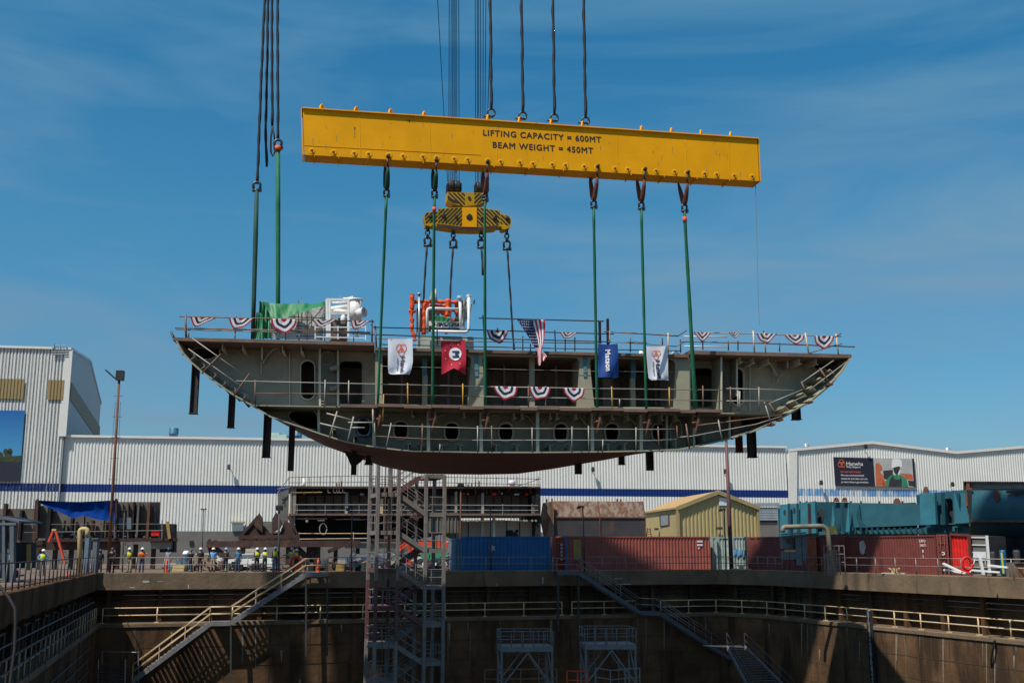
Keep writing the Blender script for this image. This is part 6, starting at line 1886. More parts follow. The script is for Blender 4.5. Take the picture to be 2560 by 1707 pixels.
# ------------------------------------------------------------------ free-standing work platforms in the dock
def platform(label, x0, x1, ydeck, ytop, Y, rot, ladder_px):
    zd = zat(ydeck, Y)
    a = V(xat(x0, Y, zd), Y, zd); wd = (x1 - x0) / FPX * (Y * cp + (zd - EYE.z) * sp)
    hh = zat(ytop, Y) - zd
    t_ = thing('work_platform', label, 'work platform', (a.x, a.y, -12.5), R(rot), local=True, group='grey work platforms in the dock')
    z = zd + 12.5; D_ = 2.6
    b = MB(); b.box(0, wd, 0, D_, z - 0.05, z); b.box(0, wd, -0.03, 0.05, z - 0.3, z - 0.051); b.box(0, wd, D_ - 0.05, D_ + 0.03, z - 0.3, z - 0.051)
    b.box(-0.03, 0.05, 0.05, D_ - .05, z - 0.3, z - 0.051); b.box(wd - 0.05, wd + 0.03, 0.05, D_ - .05, z - 0.3, z - 0.051); b.build('deck', 'scaf_blue', t_)
    for x in (0.06, wd - 0.06):
        for y in (0.06, D_ - 0.06):
            b = MB(); b.box(x - 0.06, x + 0.06, y - 0.06, y + 0.06, 0, z - 0.3); b.build('leg', 'scaf_blue', t_)
    for (p, q) in ((V(0.1, 0, z - 2.4), V(wd * 0.52, 0, z - 0.35)), (V(wd - 0.1, 0, z - 2.4), V(wd * 0.52, 0, z - 0.35)), (V(0.1, 0.1, z - 2.4), V(0, D_ - 0.1, z - 0.4)), (V(wd, 0.1, z - 2.4), V(wd, D_ - 0.1, z - 0.4)),
                   (V(0.1, D_, z - 2.4), V(wd * 0.52, D_, z - 0.35)), (V(wd - 0.1, D_, z - 2.4), V(wd * 0.52, D_, z - 0.35))):
        b = MB(); b.bar(p, q, 0.09); b.build('brace', 'scaf_blue', t_)
    for h in (hh * 0.5, hh):
        b = MB(); b.path([V(0, 0, z + h), V(wd, 0, z + h), V(wd, D_, z + h), V(0, D_, z + h), V(0, 0, z + h)], 0.032, 6); b.build('handrail', 'scaf_blue', t_)
    for (x, y) in ((0, 0), (wd * .2, 0), (wd * .4, 0), (wd * .43, 0), (wd * .62, 0), (wd * 0.82, 0), (wd, 0), (wd, D_ / 2), (wd, D_), (wd * .66, D_), (wd * .33, D_), (0, D_), (0, D_ / 2)):
        b = MB(); b.tube(V(x, y, z), V(x, y, z + hh), 0.032, 6); b.build('rail_post', 'scaf_blue', t_)
    lx = wd * ladder_px
    b = MB()
    for s in (0, 0.45): b.tube(V(lx + s, D_ * 0.6, 0), V(lx + s, D_ * 0.6, z + hh), 0.03, 5)
    for k in range(int(z / 0.3)): b.tube(V(lx, D_ * 0.6, 0.3 * k), V(lx + 0.45, D_ * 0.6, 0.3 * k), 0.018, 4)
    b.build('ladder', 'scaf_blue', t_)
platform('left grey work platform with railing in the shaded dock', 1252, 1384, 1617, 1578, 72, 6, 0.78)
platform('right grey work platform with railing in the shaded dock', 1462, 1592, 1611, 1571, 73, 4, 0.12)
railing('orange-brown railing just above the bottom edge left of the platforms', [W(1212, 1722, 64), W(1392, 1720, 64)], step=1.1, r=0.035, m='rail_rust', group='railings low in the dock')
railing('orange railing just above the bottom edge between the platforms', [W(1418, 1723, 66), W(1470, 1726, 66)], step=0.8, r=0.04, m='orange_paint', group='railings low in the dock')
railing('grey curved railing just above the bottom edge under the right platform', [W(1490, 1716, 66), W(1530, 1722, 66), W(1600, 1716, 66)], step=0.8, r=0.035, m='scaf_blue', group='railings low in the dock')
# draught scale on the right wall
gz0, gz1 = KR.z(2170, 1528, -0.2), KR.z(2195, 1720, -0.2)
t_ = thing('draught_scale', 'black strip with white numbers on the sunlit dock wall', 'scale', KR.pt(2195, 1720, -0.3))
p = KR.pt(2172, 1526, -0.36); q = KR.pt(2196, 1722, -0.36); q = Vector((p.x, p.y, q.z)) + KR.n * 0.06
rx = KR.u
b = MB(); b.bar(p, q, 0.62, 0.06, up=KR.n); b.build('strip', 'block_dark', t_)
b = MB()
nn_ = 20
for k in range(nn_):
    c = p.lerp(q, (k + 0.35) / nn_) - KR.n * 0.045
    put_text(b, str((29 - k) % 10), c - rx * 0.2 - UP * 0.1, rx, UP, 0.52, 0.03)
b.build('numbers', 'rail_light', t_)
# cleats
def cleat(label, p):
    t_ = thing('mooring_cleat', label, 'cleat', p, group='cream mooring cleats on the kerb')
    b = MB(); b.obox(p + UP * 0.03, V(1.3, -1.0, 0).normalized() * 0.8, V(1, 1.3, 0).normalized() * 0.3, UP * 0.03); b.build('base_plate', 'stain_white', t_)
    ax = V(1, -0.3, 0).normalized(); ay = V(0.3, 1, 0).normalized()
    b = MB(); P = [p + ax * x * 0.62 + UP * z * 0.75 - ay * 0.1 for x, z in ((-0.35, 0.06), (0.35, 0.06), (0.25, 0.28), (0.62, 0.46), (0.6, 0.56), (0.3, 0.5), (-0.3, 0.5), (-0.6, 0.56), (-0.62, 0.46), (-0.25, 0.28))]
    b.plate(P, [], ay * 0.2); b.build('horns', 'pipe_cream', t_)
cleat('cream mooring cleat on the kerb at the wall bend', KF.at(1838, 0.13, 0.6) if False else V(19.6, 94.2, 0.13))
cleat('larger cream mooring cleat on the right kerb', KR.at(2236, 0.13, 0.55))

# ------------------------------------------------------------------ shipping containers
def container(label, a, c, h, m, z0=0.0, depth=2.5, group='shipping containers behind the railing', rib=0.28, door=None, frame=None, tag_extra=None, ends=True):
    """a, c: ground points of the lower front edge, left and right"""
    a = Vector((a[0], a[1], z0)); c = Vector((c[0], c[1], z0))
    L = (c - a).length; rz = math.atan2(c.y - a.y, c.x - a.x)
    t_ = thing('shipping_container', label, 'container', a, rz, group, local=True)
    fm = frame or m
    b = MB()
    e = 0.12
    for x in (0, L - e):
        for y in (0, depth - e): b.box(x, x + e, y, y + e, 0, h)
    b.build('corner_post', fm, t_)
    b = MB()
    for z in (0, h - 0.12):
        b.box(e, L - e, 0.0, e * 0.9, z, z + 0.12); b.box(e, L - e, depth - e * 0.9, depth, z, z + 0.12)
        for x in (0.0, L - e): b.box(x, x + e, e, depth - e, z, z + 0.12)
    b.build('frame', fm, t_)
    n = max(2, int((L - 2 * e) / rib)); st_ = (L - 2 * e) / n
    for y0, s in ((0.03, 1), (depth - 0.03, -1)):
        b = MB(); pts = []
        for i in range(n):
            x = e + i * st_
            pts += [(x, y0 + s * 0.0), (x + st_ * .3, y0), (x + st_ * .5, y0 + s * 0.05), (x + st_ * .8, y0 + s * 0.05)]
        pts.append((L - e, y0))
        for (x0, y0_), (x1, y1_) in zip(pts, pts[1:]):
            b.face([V(x0, y0_, 0.12), V(x1, y1_, 0.12), V(x1, y1_, h - 0.12), V(x0, y0_, h - 0.12)])
        b.build('side_panel', m, t_)
    b = MB(); b.box(0.02, L - 0.02, 0.05, depth - 0.05, h - 0.06, h - 0.03); b.build('roof', m, t_)
    for x in (0.04, L - 0.09):
        b = MB(); b.box(x, x + 0.05, e, depth - e, 0.12, h - 0.12)
        for k in (0.3, 0.9, 1.55, 2.15):
            if x < 1: b.tube(V(x - 0.02, k, 0.1), V(x - 0.02, k, h - 0.1), 0.03, 5)
        b.build('end_panel', m, t_)
    return t_, L
def gp(px, Y, z=1.0): return V(xat(px, Y, z), Y, 0)
ch = zat(1340, 91)
t_, L = container('bright blue shipping container right of the stair tower', gp(1160, 90), gp(1377, 91.2), zat(1340, 90.5), 'cont_blue', rib=0.33)
b = MB()
P = [V(1.95 + 0.32 * math.cos(R(36 * k)) * (1 if k % 2 else 0.45) + 0, -0.01, 1.75 + 0.32 * math.sin(R(36 * k)) * (1 if k % 2 else 0.45)) for k in range(10)]
P = [p + V(0.4, 0, 0.15) for p in P]
b.plate(P, [], V(0, 0.012, 0)); b.build('torn_sticker', 'stain_white', t_)
container('light blue container end standing left of the bright blue container', gp(1136, 91.5), gp(1157, 91.6), zat(1345, 91.5), 'cont_blue_light', depth=5, rib=0.2)
t_, L = container('long red ribbed shipping container in the middle', gp(1413, 93.5), gp(1777, 97.3), zat(1340, 95), 'cont_red', rib=0.30)
def mark(t_, x0, x1, z0, z1, m, name='marking', y=-0.012):
    b = MB(); b.box(x0, x1, y, y + 0.01, z0, z1); return b.build(name, m, t_)
mark(t_, L * .055, L * .105, 0.9, 2.62, 'ochre', 'ochre_patch', -0.03)
mark(t_, 0.0, 0.2, 0.0, 2.9, 'cont_blue', 'blue_post', -0.03)
for z in (2.42, 2.12): mark(t_, L * .905, L * .945, z, z + 0.16, 'flag_white', 'label_plate')
mark(t_, L * .912, L * .922, 1.85, 2.0, 'flag_white', 'label_plate')
t_, L = container('narrow red container end between the blue and the long red container', gp(1385, 94), gp(1407, 94.2), zat(1342, 93), 'cont_red', depth=6, rib=0.25)
for z in (0.9, 1.2, 1.5, 1.8, 2.1): mark(t_, L * .75, L * .98, z, z + 0.2, 'flag_white', 'label_plate')
container('pale green container end with a post beside the mast', gp(1781, 98), gp(1794, 98.1), zat(1341, 98), 'cont_pale', depth=6, rib=0.2)
t_, L = container('pale grey-green container with door bars behind the rusty mast', gp(1796, 98.5), gp(1832, 98.9), zat(1342, 98.5), 'cont_pale', depth=6, rib=0.24)
t_, L = container('pale container with blue scribbled paint beside the maroon one', gp(1833, 98), gp(1868, 98.3), zat(1341, 98), 'cont_pale', depth=6, rib=0.26)
b = MB()
for k in range(7): b.obox(V(0.12 + 0.17 * k, -0.02, 1.5 + 0.16 * math.sin(k * 2.1)), V(0.06, 0, 0.02), V(0, 0.01, 0), V(0.03, 0, 0.26))
b.build('blue_scribble', 'shirt_blue', t_)
container('dark maroon container left of the electrical cabinets', gp(1869, 97), gp(2024, 93), zat(1341, 95), 'cont_maroon', rib=0.6)
t_, L = container('rust red container end between cabinets and cream pipe', gp(2018, 86.5), gp(2042, 86.0), zat(1340, 86), 'cont_rustred', depth=5, rib=0.3)
t_, L = container('dark maroon container behind the cream pipe', gp(2044, 86.3), gp(2092, 84.0), zat(1338, 85), 'cont_maroon', depth=4, rib=0.3)
# the long maroon container at the right
q0, q1 = KR.at(2078, 0, 2.2), KR.at(2345, 0, 2.2)
t_, L = container('long maroon container with white numbers at the right', (q0.x, q0.y), (q1.x, q1.y), 2.72, 'cont_maroon', rib=0.27, z0=0.05)
b = MB()
put_text(b, 'EXFU', V(L * .865, -0.025, 2.22), V(1, 0, 0), UP, 0.26, 0.006); put_text(b, '24671', V(L * .868, -0.025, 1.93), V(1, 0, 0), UP, 0.26, 0.006)
put_text(b, '8', V(L * .885, -0.025, 1.5), V(1, 0, 0), UP, 0.3, 0.01); put_text(b, '3', V(L * .885, -0.025, 1.18), V(1, 0, 0), UP, 0.26, 0.01)
b.build('lettering', 'flag_white', t_)
b = MB(); P = [V(L * .34 + 0.42 * math.cos(R(30 * k)) * (1 + .25 * math.sin(k * 5)), -0.025, 1.95 + 0.5 * math.sin(R(30 * k)) * (1 + .2 * math.cos(k * 7))) for k in range(12)]
b.plate(P, [], V(0, .01, 0)); b.build('torn_poster', 'stain_white', t_)
q2, q3 = KR.at(2348, 0, 2.1), KR.at(2376, 0, 2.6)
t_, L = container('maroon container doors next to the red curtain', (q2.x, q2.y), (q3.x, q3.y), 2.75, 'cont_maroon', rib=1.5, z0=0.05, depth=2.0)
b = MB()
for z in (0.6, 1.1, 1.6, 2.1): b.box(0.1, L - 0.1, -0.03, 0.0, z, z + 0.08)
for x in (L * .35, L * .7): b.tube(V(x, -0.05, 0.05), V(x, -0.05, 2.7), 0.03, 6)
b.build('door_bars', 'cont_maroon', t_)
b = MB(); put_text(b, 'O', V(L * .3, -0.035, 1.35), V(1, 0, 0), UP, 0.3, 0.02); b.build('lettering', 'flag_white', t_)
# open container with a red strip curtain
t_ = thing('open_container', 'open maroon container closed by a bright red curtain', 'container', KR.at(2398, 0, 3.0), group='shipping containers behind the railing')
b = MB()
F_ = [KR.pt(x, y, 2.8) for x, y in ((2376, 1338), (2418, 1340), (2424, 1432), (2380, 1430))]
b.plate([p + (p - sum(F_, Vector()) / 4) * 0.12 for p in F_], [F_], KR.n * 0.2); b.build('door_frame', 'cont_maroon', t_)
b = MB()
def cp_(i, j):
    s = i / 30; t2 = j / 8
    top = F_[0].lerp(F_[1], s); bot = F_[3].lerp(F_[2], s)
    return top.lerp(bot, t2) + KR.n * (0.12 + 0.06 * math.sin(s * 34) * (0.4 + t2))
b.grid(cp_, 30, 8); b.build('curtain', 'curtain_red', t_)
b = MB(); b.plate([p + KR.n * 0.25 for p in F_], [], KR.n * 3); b.build('inside', 'block_dark', t_)
t_ = thing('container_door', 'light grey open container door leaf with ribs', 'door', KR.at(2445, 0, 3.0))
b = MB(); Fd = [KR.pt(x, y, 3.2) for x, y in ((2420, 1337), (2468, 1338), (2473, 1400), (2424, 1400))]
Fd[2] = Fd[2] - UP * 0.8; Fd[3] = Fd[3] - UP * 0.8
b.plate(Fd, [], KR.n * 0.06); b.build('leaf', 'concrete_grey', t_)
b = MB()
for k in range(5): b.bar(Fd[0].lerp(Fd[3], 0.06 + k * .2) - KR.n * 0.04, Fd[1].lerp(Fd[2], 0.06 + k * .2) - KR.n * 0.04, 0.07)
for a_, c_ in ((0, 3), (1, 2)): b.bar(Fd[a_] - KR.n * 0.05, Fd[c_] - KR.n * 0.05, 0.14)
b.build('ribs', 'white_paint', t_)
# white plastic chair-like panel and planks, right
b = MB()
P = [W(x, y, 66) for x, y in ((2434, 1378), (2464, 1379), (2466, 1394), (2432, 1393))]
b.plate(P, [], V(0.1, 0.15, 0)); b.bar(W(2449, 1392, 66), W(2458, 1435, 66), 0.16); b.bar(W(2440, 1392, 66.3), W(2425, 1430, 66.5), 0.06)
single(b, 'folding_table', 'white_paint', 'white table standing on edge behind the right railing', 'table')
for k, (x0, y0, x1, y1, lb) in enumerate(((2358, 1408, 2405, 1430, 'white plank slanting down before the red curtain'), (2360, 1424, 2415, 1432, 'white plank lying flat before the red curtain'), (2470, 1412, 2520, 1418, 'upper white plank lying at the far right'), (2425, 1424, 2500, 1430, 'lower white plank lying at the far right'))):
    b = MB(); b.bar(W(x0, y0, 65 + k * .3), W(x1, y1, 64 + k * .3), 0.16, 0.1); single(b, 'plank', 'white_paint', lb, 'plank', 'white planks at the right')
b = MB(); c = W(2418, 1408, 65)
b.path([c + V(math.cos(R(20 * k)) * 0.3, 0, math.sin(R(20 * k)) * 0.36) for k in range(19)], 0.08, 8)
single(b, 'life_ring', 'curtain_red', 'red life ring hanging on the right railing', 'life ring')
for px, y0, y1, w_, m, lb in ((2508, 1374, 1415, 14, 'blue', 'blue barrel-like bin with a yellow strap at the far right'), (2483, 1378, 1414, 12, 'dark', 'dark bin between the white door and the blue bin'), (2543, 1374, 1420, 16, 'dark2', 'dark bin at the right edge of the yard')):
    Y = 69; z1 = zat(y0, Y); r_ = w_ / 2 / FPX * Y
    t_ = thing('storage_bin', lb, 'bin', V(xat(px, Y, 1), Y, 0), group='bins at the far right')
    b = MB(); b.lathe(V(xat(px, Y, 1), Y, 0), UP, [(r_, 0), (r_ * 1.05, z1 * .3), (r_, z1 * .6), (r_ * 1.05, z1 * 0.9), (r_ * .9, z1)], 14)
    b.build('drum', 'cont_blue' if m == 'blue' else 'photo_dark', t_)
    if m == 'blue':
        b = MB(); b.bar(V(xat(px - 5, Y, 1), Y - r_ - 0.02, 0.3), V(xat(px - 6, Y, 1), Y - r_ - 0.02, z1 * .9), 0.1, 0.04); b.build('strap', 'vest_lime', t_)
b = MB(); b.box(*sorted((xat(2532, 66, 1), xat(2575, 66, 1))), 66, 67, 0, 0.95); b.box(*sorted((xat(2534, 66, 1), xat(2575, 66, 1))), 65.9, 67.1, 0.96, 1.0)
single(b, 'gravel_bag', 'tank_rust', 'speckled stone-coloured bulk bag at the right edge', 'bag')

# ------------------------------------------------------------------ yellow shed
YS = 118.0
sh = thing('yellow_shed', 'yellow metal shed with an orange-tan roof beside the rusty tank', 'building', V(xat(1750, YS, 3), YS, 0))
gA = V(xat(1692, YS, 4), YS, 0); gB = V(xat(1898, 122, 4), 122, 0)
GP = Plane((gA.x, gA.y), (gB.x, gB.y))
zE = GP.z(1692, 1270); zRg = GP.z(1793, 1230); zE2 = GP.z(1897, 1270)
apex_s = (GP.pt(1793, 1230) - GP.a).dot(GP.u); Lg = GP.len
sideL = (V(xat(1613, 132, 4), 132, 0) - gA)
sd_dir = Vector((sideL.x, sideL.y, 0)); 
b = MB()
n = 22
for i in range(n):
    for f0, f1, e0, e1 in ((0, .4, 0, 0), (.4, .5, 0, .06), (.5, .85, .06, .06), (.85, 1, .06, 0)):
        s0, s1 = (i + f0) / n * Lg, (i + f1) / n * Lg
        def tz(s): return (zE + (zRg - zE) * s / apex_s if s < apex_s else zRg + (zE2 - zRg) * (s - apex_s) / (Lg - apex_s)) - 0.05
        p0 = GP.a + GP.u * s0 + GP.n * (0.02 - (-e0)); p1 = GP.a + GP.u * s1 + GP.n * (0.02 + e1)
        b.face([p0, p1, p1 + UP * tz(s1), p0 + UP * tz(s0)])
b.build('gable_wall', 'shed_yellow', sh)
b = MB(); b.hexa([gA, gA + V(.05, .05, 0), gA + sd_dir + V(.05, 0, 0), gA + sd_dir] + [p + UP * zE for p in (gA, gA + V(.05, .05, 0), gA + sd_dir + V(.05, 0, 0), gA + sd_dir)]); b.build('side_wall', 'shed_yellow', sh)
b = MB()
eA = gA + UP * zE; eA2 = eA + sd_dir; ap = GP.a + GP.u * apex_s + UP * zRg; ap2 = ap + sd_dir; eB = gB + UP * zE2; eB2 = eB + sd_dir
ov = -GP.n * 0.15
b.hexa([eA + ov, ap + ov, ap2, eA2] + [p + UP * 0.12 for p in (eA + ov, ap + ov, ap2, eA2)]); b.hexa([ap + ov, eB + ov, eB2, ap2] + [p + UP * 0.12 for p in (ap + ov, eB + ov, eB2, ap2)])
b.build('roof', 'shed_roof', sh)
b = MB(); b.hexa([gB, gB + V(-.05, .05, 0), gB + sd_dir, gB + sd_dir + V(.05, 0, 0)] + [p + UP * zE2 for p in (gB, gB + V(-.05, .05, 0), gB + sd_dir, gB + sd_dir + V(.05, 0, 0))]); b.build('side_wall', 'shed_yellow', sh)
b = MB(); b.bar(eA - GP.n * 0.2, ap - GP.n * 0.2, 0.14, 0.42); b.bar(ap - GP.n * 0.2, eB - GP.n * 0.2, 0.14, 0.42)
b.bar(eA - GP.n * 0.12 + GP.u * .15, gA - GP.n * 0.12 + GP.u * .15, 0.3, 0.1, up=GP.n); b.bar(eB - GP.n * 0.12 - GP.u * .15, gB - GP.n * 0.12 - GP.u * .15, 0.3, 0.1, up=GP.n)
b.bar(eA + V(-.15, 0, 0), eA2 + V(-.15, 0, 0), 0.25, 0.2)
b.build('trim', 'shed_trim', sh)
b = MB(); b.plate([GP.pt(x, y, -0.05) for x, y in ((1798, 1243), (1817, 1245), (1817, 1263), (1798, 1263))], [], GP.n * 0.04); b.build('sign', 'flag_white', sh)
b = MB(); b.obox(GP.pt(1798, 1320, -0.5), GP.u * 0.25, GP.n * 0.3, UP * 0.13); b.build('wall_lamp', 'rail_dark', sh)
SP = Plane(((gA + sd_dir).x, (gA + sd_dir).y), (gA.x, gA.y))
b = MB(); b.plate([SP.pt(x, y, -0.06) for x, y in ((1650, 1288), (1670, 1286), (1671, 1311), (1651, 1314))], [], SP.n * 0.05); fr = b.build('window', 'window_glass', sh)
b = MB(); oo = [SP.pt(x, y, -0.09) for x, y in ((1648, 1286.5), (1671.5, 1284.5), (1672.5, 1312), (1650, 1316))]; ii = [SP.pt(x, y, -0.09) for x, y in ((1650, 1288), (1670, 1286), (1671, 1311), (1651, 1314))]
b.plate(oo, [ii], SP.n * 0.05); b.build('frame', 'rust_dark', fr)
b = MB(); b.obox(SP.pt(1641, 1322, -0.4), SP.u * 0.25, SP.n * 0.2, UP * 0.12); b.build('wall_lamp', 'rail_dark', sh)
b = MB()
lz = W(1620, 1318, 113)
for s in (-1, 1): b.bar(W(1622 + s * 3, 1319, 113), W(1622 + s * 7, 1346, 113), 0.1)
for k in range(4): b.bar(W(1618 - k, 1323 + 6 * k, 113), W(1626 + k, 1323 + 6 * k, 113), 0.07)
b.v = [Vector((p.x, p.y, p.z)) for p in b.v]
single(b, 'step_ladder', 'rust', 'small brown stepladder before the yellow shed', 'ladder')
# grey roller door opening of the hall
rd = thing('roller_door', 'grey roller door in a metal frame right of the yellow shed', 'door', HA.at(1925, 0, -0.6))
panel_on(HA, [(1897, 1268), (1948, 1268), (1950, 1345), (1897, 1345)], 'photo_dark', rd, 'opening', -0.5, 0.3)
for k in range(5):
    panel_on(HA, [(1898, 1270 + 6.2 * k), (1944, 1270 + 6.2 * k), (1944, 1275.2 + 6.2 * k), (1898, 1275.2 + 6.2 * k)], 'galv', rd, 'slat', -0.62, 0.08)
b = MB(); b.bar(HA.pt(1885, 1261, -0.7), HA.pt(1948, 1261, -0.7), 0.2, 0.5); b.bar(HA.pt(1946, 1262, -0.7), HA.pt(1950, 1345, -0.7), 0.4, 0.2, up=HA.n); b.build('frame', 'galv', rd)
panel_on(HA, [(1900, 1312), (1945, 1312), (1945, 1345), (1900, 1345)], 'concrete_grey', rd, 'low_panel', -0.7, 0.1)

# ------------------------------------------------------------------ rusty tank section
YT = 112.0
tk = thing('rusty_tank', 'big rusty steel tank section lying between the dark block and the shed', 'steel section', V(xat(1490, YT, 2), YT, 0))
TPn = Plane((xat(1384, YT, 3), YT), (xat(1612, YT + 1, 3), YT + 1))
s0 = (TPn.pt(1384, 1293) - TPn.a).dot(TPn.u); s1 = (TPn.pt(1612, 1293) - TPn.a).dot(TPn.u)
zt0, zt1, ztb = TPn.z(1480, 1252) + 0.0, TPn.z(1480, 1293), 0.2
prof = [(0, ztb), (0, zt1 * 0.45), (-0.15, zt1), (0.9, zt0 * 1.0 + 0.1), (6.5, zt0 + 0.1), (7.5, zt1), (7.5, ztb)]
# keep the ridge on the photographed skyline although it stands further back
dz = (W(1480, 1252, YT + 0.9).z) - (zt0 + 0.1)
prof[3] = (0.9, zt0 + 0.1 + dz); prof[4] = (6.5, zt0 + 0.1 + dz)
b = MB()
for k, ((d0, z0), (d1, z1)) in enumerate(zip(prof, prof[1:])):
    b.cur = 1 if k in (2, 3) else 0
    for j in range(8):
        sa, sb = s0 + (s1 - s0) * j / 8, s0 + (s1 - s0) * (j + 1) / 8
        pts = [TPn.a + TPn.u * sa + TPn.n * d0 + UP * z0, TPn.a + TPn.u * sb + TPn.n * d0 + UP * z0, TPn.a + TPn.u * sb + TPn.n * d1 + UP * z1, TPn.a + TPn.u * sa + TPn.n * d1 + UP * z1]
        b.face(pts)
for s_ in (s0, s1): b.poly([TPn.a + TPn.u * s_ + TPn.n * d + UP * z for d, z in prof])
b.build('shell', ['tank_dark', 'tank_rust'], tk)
b = MB()
for f_ in (0, 0.5, 1):
    s_ = s0 + (s1 - s0) * f_
    for (d0, z0), (d1, z1) in zip(prof[1:3], prof[2:4]): b.bar(TPn.a + TPn.u * s_ + TPn.n * (d0 - .06) + UP * z0, TPn.a + TPn.u * s_ + TPn.n * (d1 - .06) + UP * z1, 0.1)
b.bar(TPn.a + TPn.u * s0 + TPn.n * -0.2 + UP * zt1, TPn.a + TPn.u * s1 + TPn.n * -0.2 + UP * zt1, 0.12)
b.build('weld_strip', 'rust', tk)
b = MB(); b.plate([TPn.pt(x, y, -0.5) for x, y in ((1358, 1257), (1384, 1252), (1385, 1345), (1376, 1352), (1362, 1345), (1352, 1300))], [], TPn.n * 0.5); b.build('end_plate', 'tank_rust', tk)
for x, y in ((1367, 1247), (1380, 1246), (1543, 1247), (1552, 1247)):
    b = MB(); b.bar(TPn.pt(x, y, 1), TPn.pt(x, y + 12, 1), 0.15); b.build('lug', 'rust_dark', tk)

# ------------------------------------------------------------------ dark ship block in the yard
YB = 104.0
DP = Plane((xat(725, YB, 3), YB), (xat(1355, 109, 3), 109))
db = thing('dark_ship_block', 'dark open ship block standing on trestles in the yard', 'ship section', DP.at(1040, 0, 0))
def D(x, y, d=0.0): return DP.pt(x, y, d)
def dslab(x0, x1, y0, y1, d0, d1, m, name, par=db):
    mb = MB(); P = [D(x0, y1, d0), D(x1, y1, d0), D(x1, y1, d0) + DP.n * (d1 - d0), D(x0, y1, d0) + DP.n * (d1 - d0)]
    h0 = D(x0, y0, d0).z - D(x0, y1, d0).z
    h1 = D(x1, y0, d0).z - D(x1, y1, d0).z
    mb.hexa(P + [P[0] + UP * h0, P[1] + UP * h1, P[2] + UP * h1, P[3] + UP * h0])
    return mb.build(name, m, par)
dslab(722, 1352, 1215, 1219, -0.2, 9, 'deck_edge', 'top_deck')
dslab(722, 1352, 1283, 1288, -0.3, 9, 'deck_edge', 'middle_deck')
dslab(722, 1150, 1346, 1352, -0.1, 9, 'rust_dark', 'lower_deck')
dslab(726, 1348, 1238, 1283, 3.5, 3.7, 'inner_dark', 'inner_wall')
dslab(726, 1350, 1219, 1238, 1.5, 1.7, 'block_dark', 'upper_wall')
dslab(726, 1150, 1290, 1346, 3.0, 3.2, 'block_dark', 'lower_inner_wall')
dslab(1062, 1346, 1300, 1380, 1.6, 1.8, 'block_cream', 'cream_inner_wall')
dslab(722, 736, 1219, 1352, 0, 8, 'inner_dark', 'left_frame')
dslab(1340, 1352, 1219, 1345, 0, 8, 'block_dark', 'right_frame')
b = MB(); b.plate([D(x, y, 0.1) for x, y in ((694, 1233), (721, 1222), (721, 1302), (710, 1318), (694, 1300))], [], DP.n * 0.1); b.build('grey_side_plate', 'concrete_grey', db)
b = MB(); b.plate([D(x, y, -0.1) for x, y in ((1064, 1281), (1146, 1281), (1146, 1332), (1064, 1332))], [], DP.n * 0.3); b.build('ribbed_plate', 'block_grey', db)
b = MB()
for k in range(9): b.bar(D(1067 + k * 9, 1282, -0.15), D(1067 + k * 9, 1331, -0.15), 0.1)
b.build('rib', 'block_grey', db)
for x0, x1, y0, y1, m in ((862, 869, 1230, 1285, 'block_cream'), (950, 957, 1246, 1289, 'rail_cream'), (1204, 1210, 1232, 1285, 'block_cream'), (1137, 1143, 1228, 1280, 'block_cream'), (1203, 1209, 1290, 1342, 'block_cream'), (1232, 1238, 1290, 1342, 'primer_lit'), (1331, 1337, 1238, 1283, 'block_grey'),
                      (962, 968, 1290, 1350, 'block_grey'), (1000, 1005, 1225, 1283, 'block_grey')):
    dslab(x0, x1, y0, y1, 0.5, 0.8, m, 'pillar')
b = MB()
for k in range(12): b.bar(D(745 + k * 22, 1240, 3.4), D(745 + k * 22, 1283, 3.4), 0.07)
for k in range(12): b.bar(D(1080 + k * 22, 1240, 3.4), D(1080 + k * 22, 1283, 3.4), 0.07)
for k in range(9): b.bar(D(1075 + k * 32, 1302, 1.5), D(1075 + k * 32, 1370, 1.5), 0.07)
b.build('stiffener', 'block_dark', db)
rnd = random.Random(5)
b = MB()
b.tube(D(742, 1296, -0.1), D(818, 1296, -0.1), 0.05, 5); b.tube(D(840, 1298, 0), D(900, 1296, 0), 0.04, 5); b.tube(D(884, 1299, 0), D(930, 1297, 0), 0.04, 5)
b.lathe(D(767, 1302, -0.2), -DP.n, [(0.13, 0), (0.13, 0.1)], 10)
for k in range(4): b.lathe(D(796 + k * 4.5, 1300.5, -0.2), -DP.n, [(0.06, 0), (0.06, 0.1)], 8)
b.tube(D(1155, 1302, 0), D(1262, 1301, 0), 0.09, 6)
for x in (1170, 1192, 1310, 1316, 1330, 1339): b.lathe(D(x, 1301, -0.1), -DP.n, [(0.11, 0), (0.11, 0.15)], 8)
for x in range(1278, 1312, 8): b.path([D(x, 1289, -0.1), D(x, 1301, -0.1), D(x + 7, 1301, -0.1)], 0.035, 5)
for x in (820, 834, 842, 848, 857): b.path([D(x, 1219, -0.1), D(x, 1231, -0.1), D(x + 6, 1231, -0.1)], 0.03, 5)
b.build('piping', 'rail_light', db)
b = MB()
for k in range(34):
    x = 745 + rnd.random() * 590; y = 1221 + rnd.random() * 10
    b.tube(D(x, 1219, rnd.random()), D(x + rnd.uniform(-3, 3), y + 4, rnd.random()), 0.03, 5)
b.build('hanger', 'rail_rust', db)
b = MB()
for k in range(60):
    x = 740 + rnd.random() * 400; y = 1290 + rnd.random() * 9
    b.tube(D(x, y, 0.6 + rnd.random()), D(x + rnd.uniform(4, 22), y + rnd.uniform(-1, 2), 0.6 + rnd.random()), 0.035, 5)
b.build('piping', 'block_grey', db)
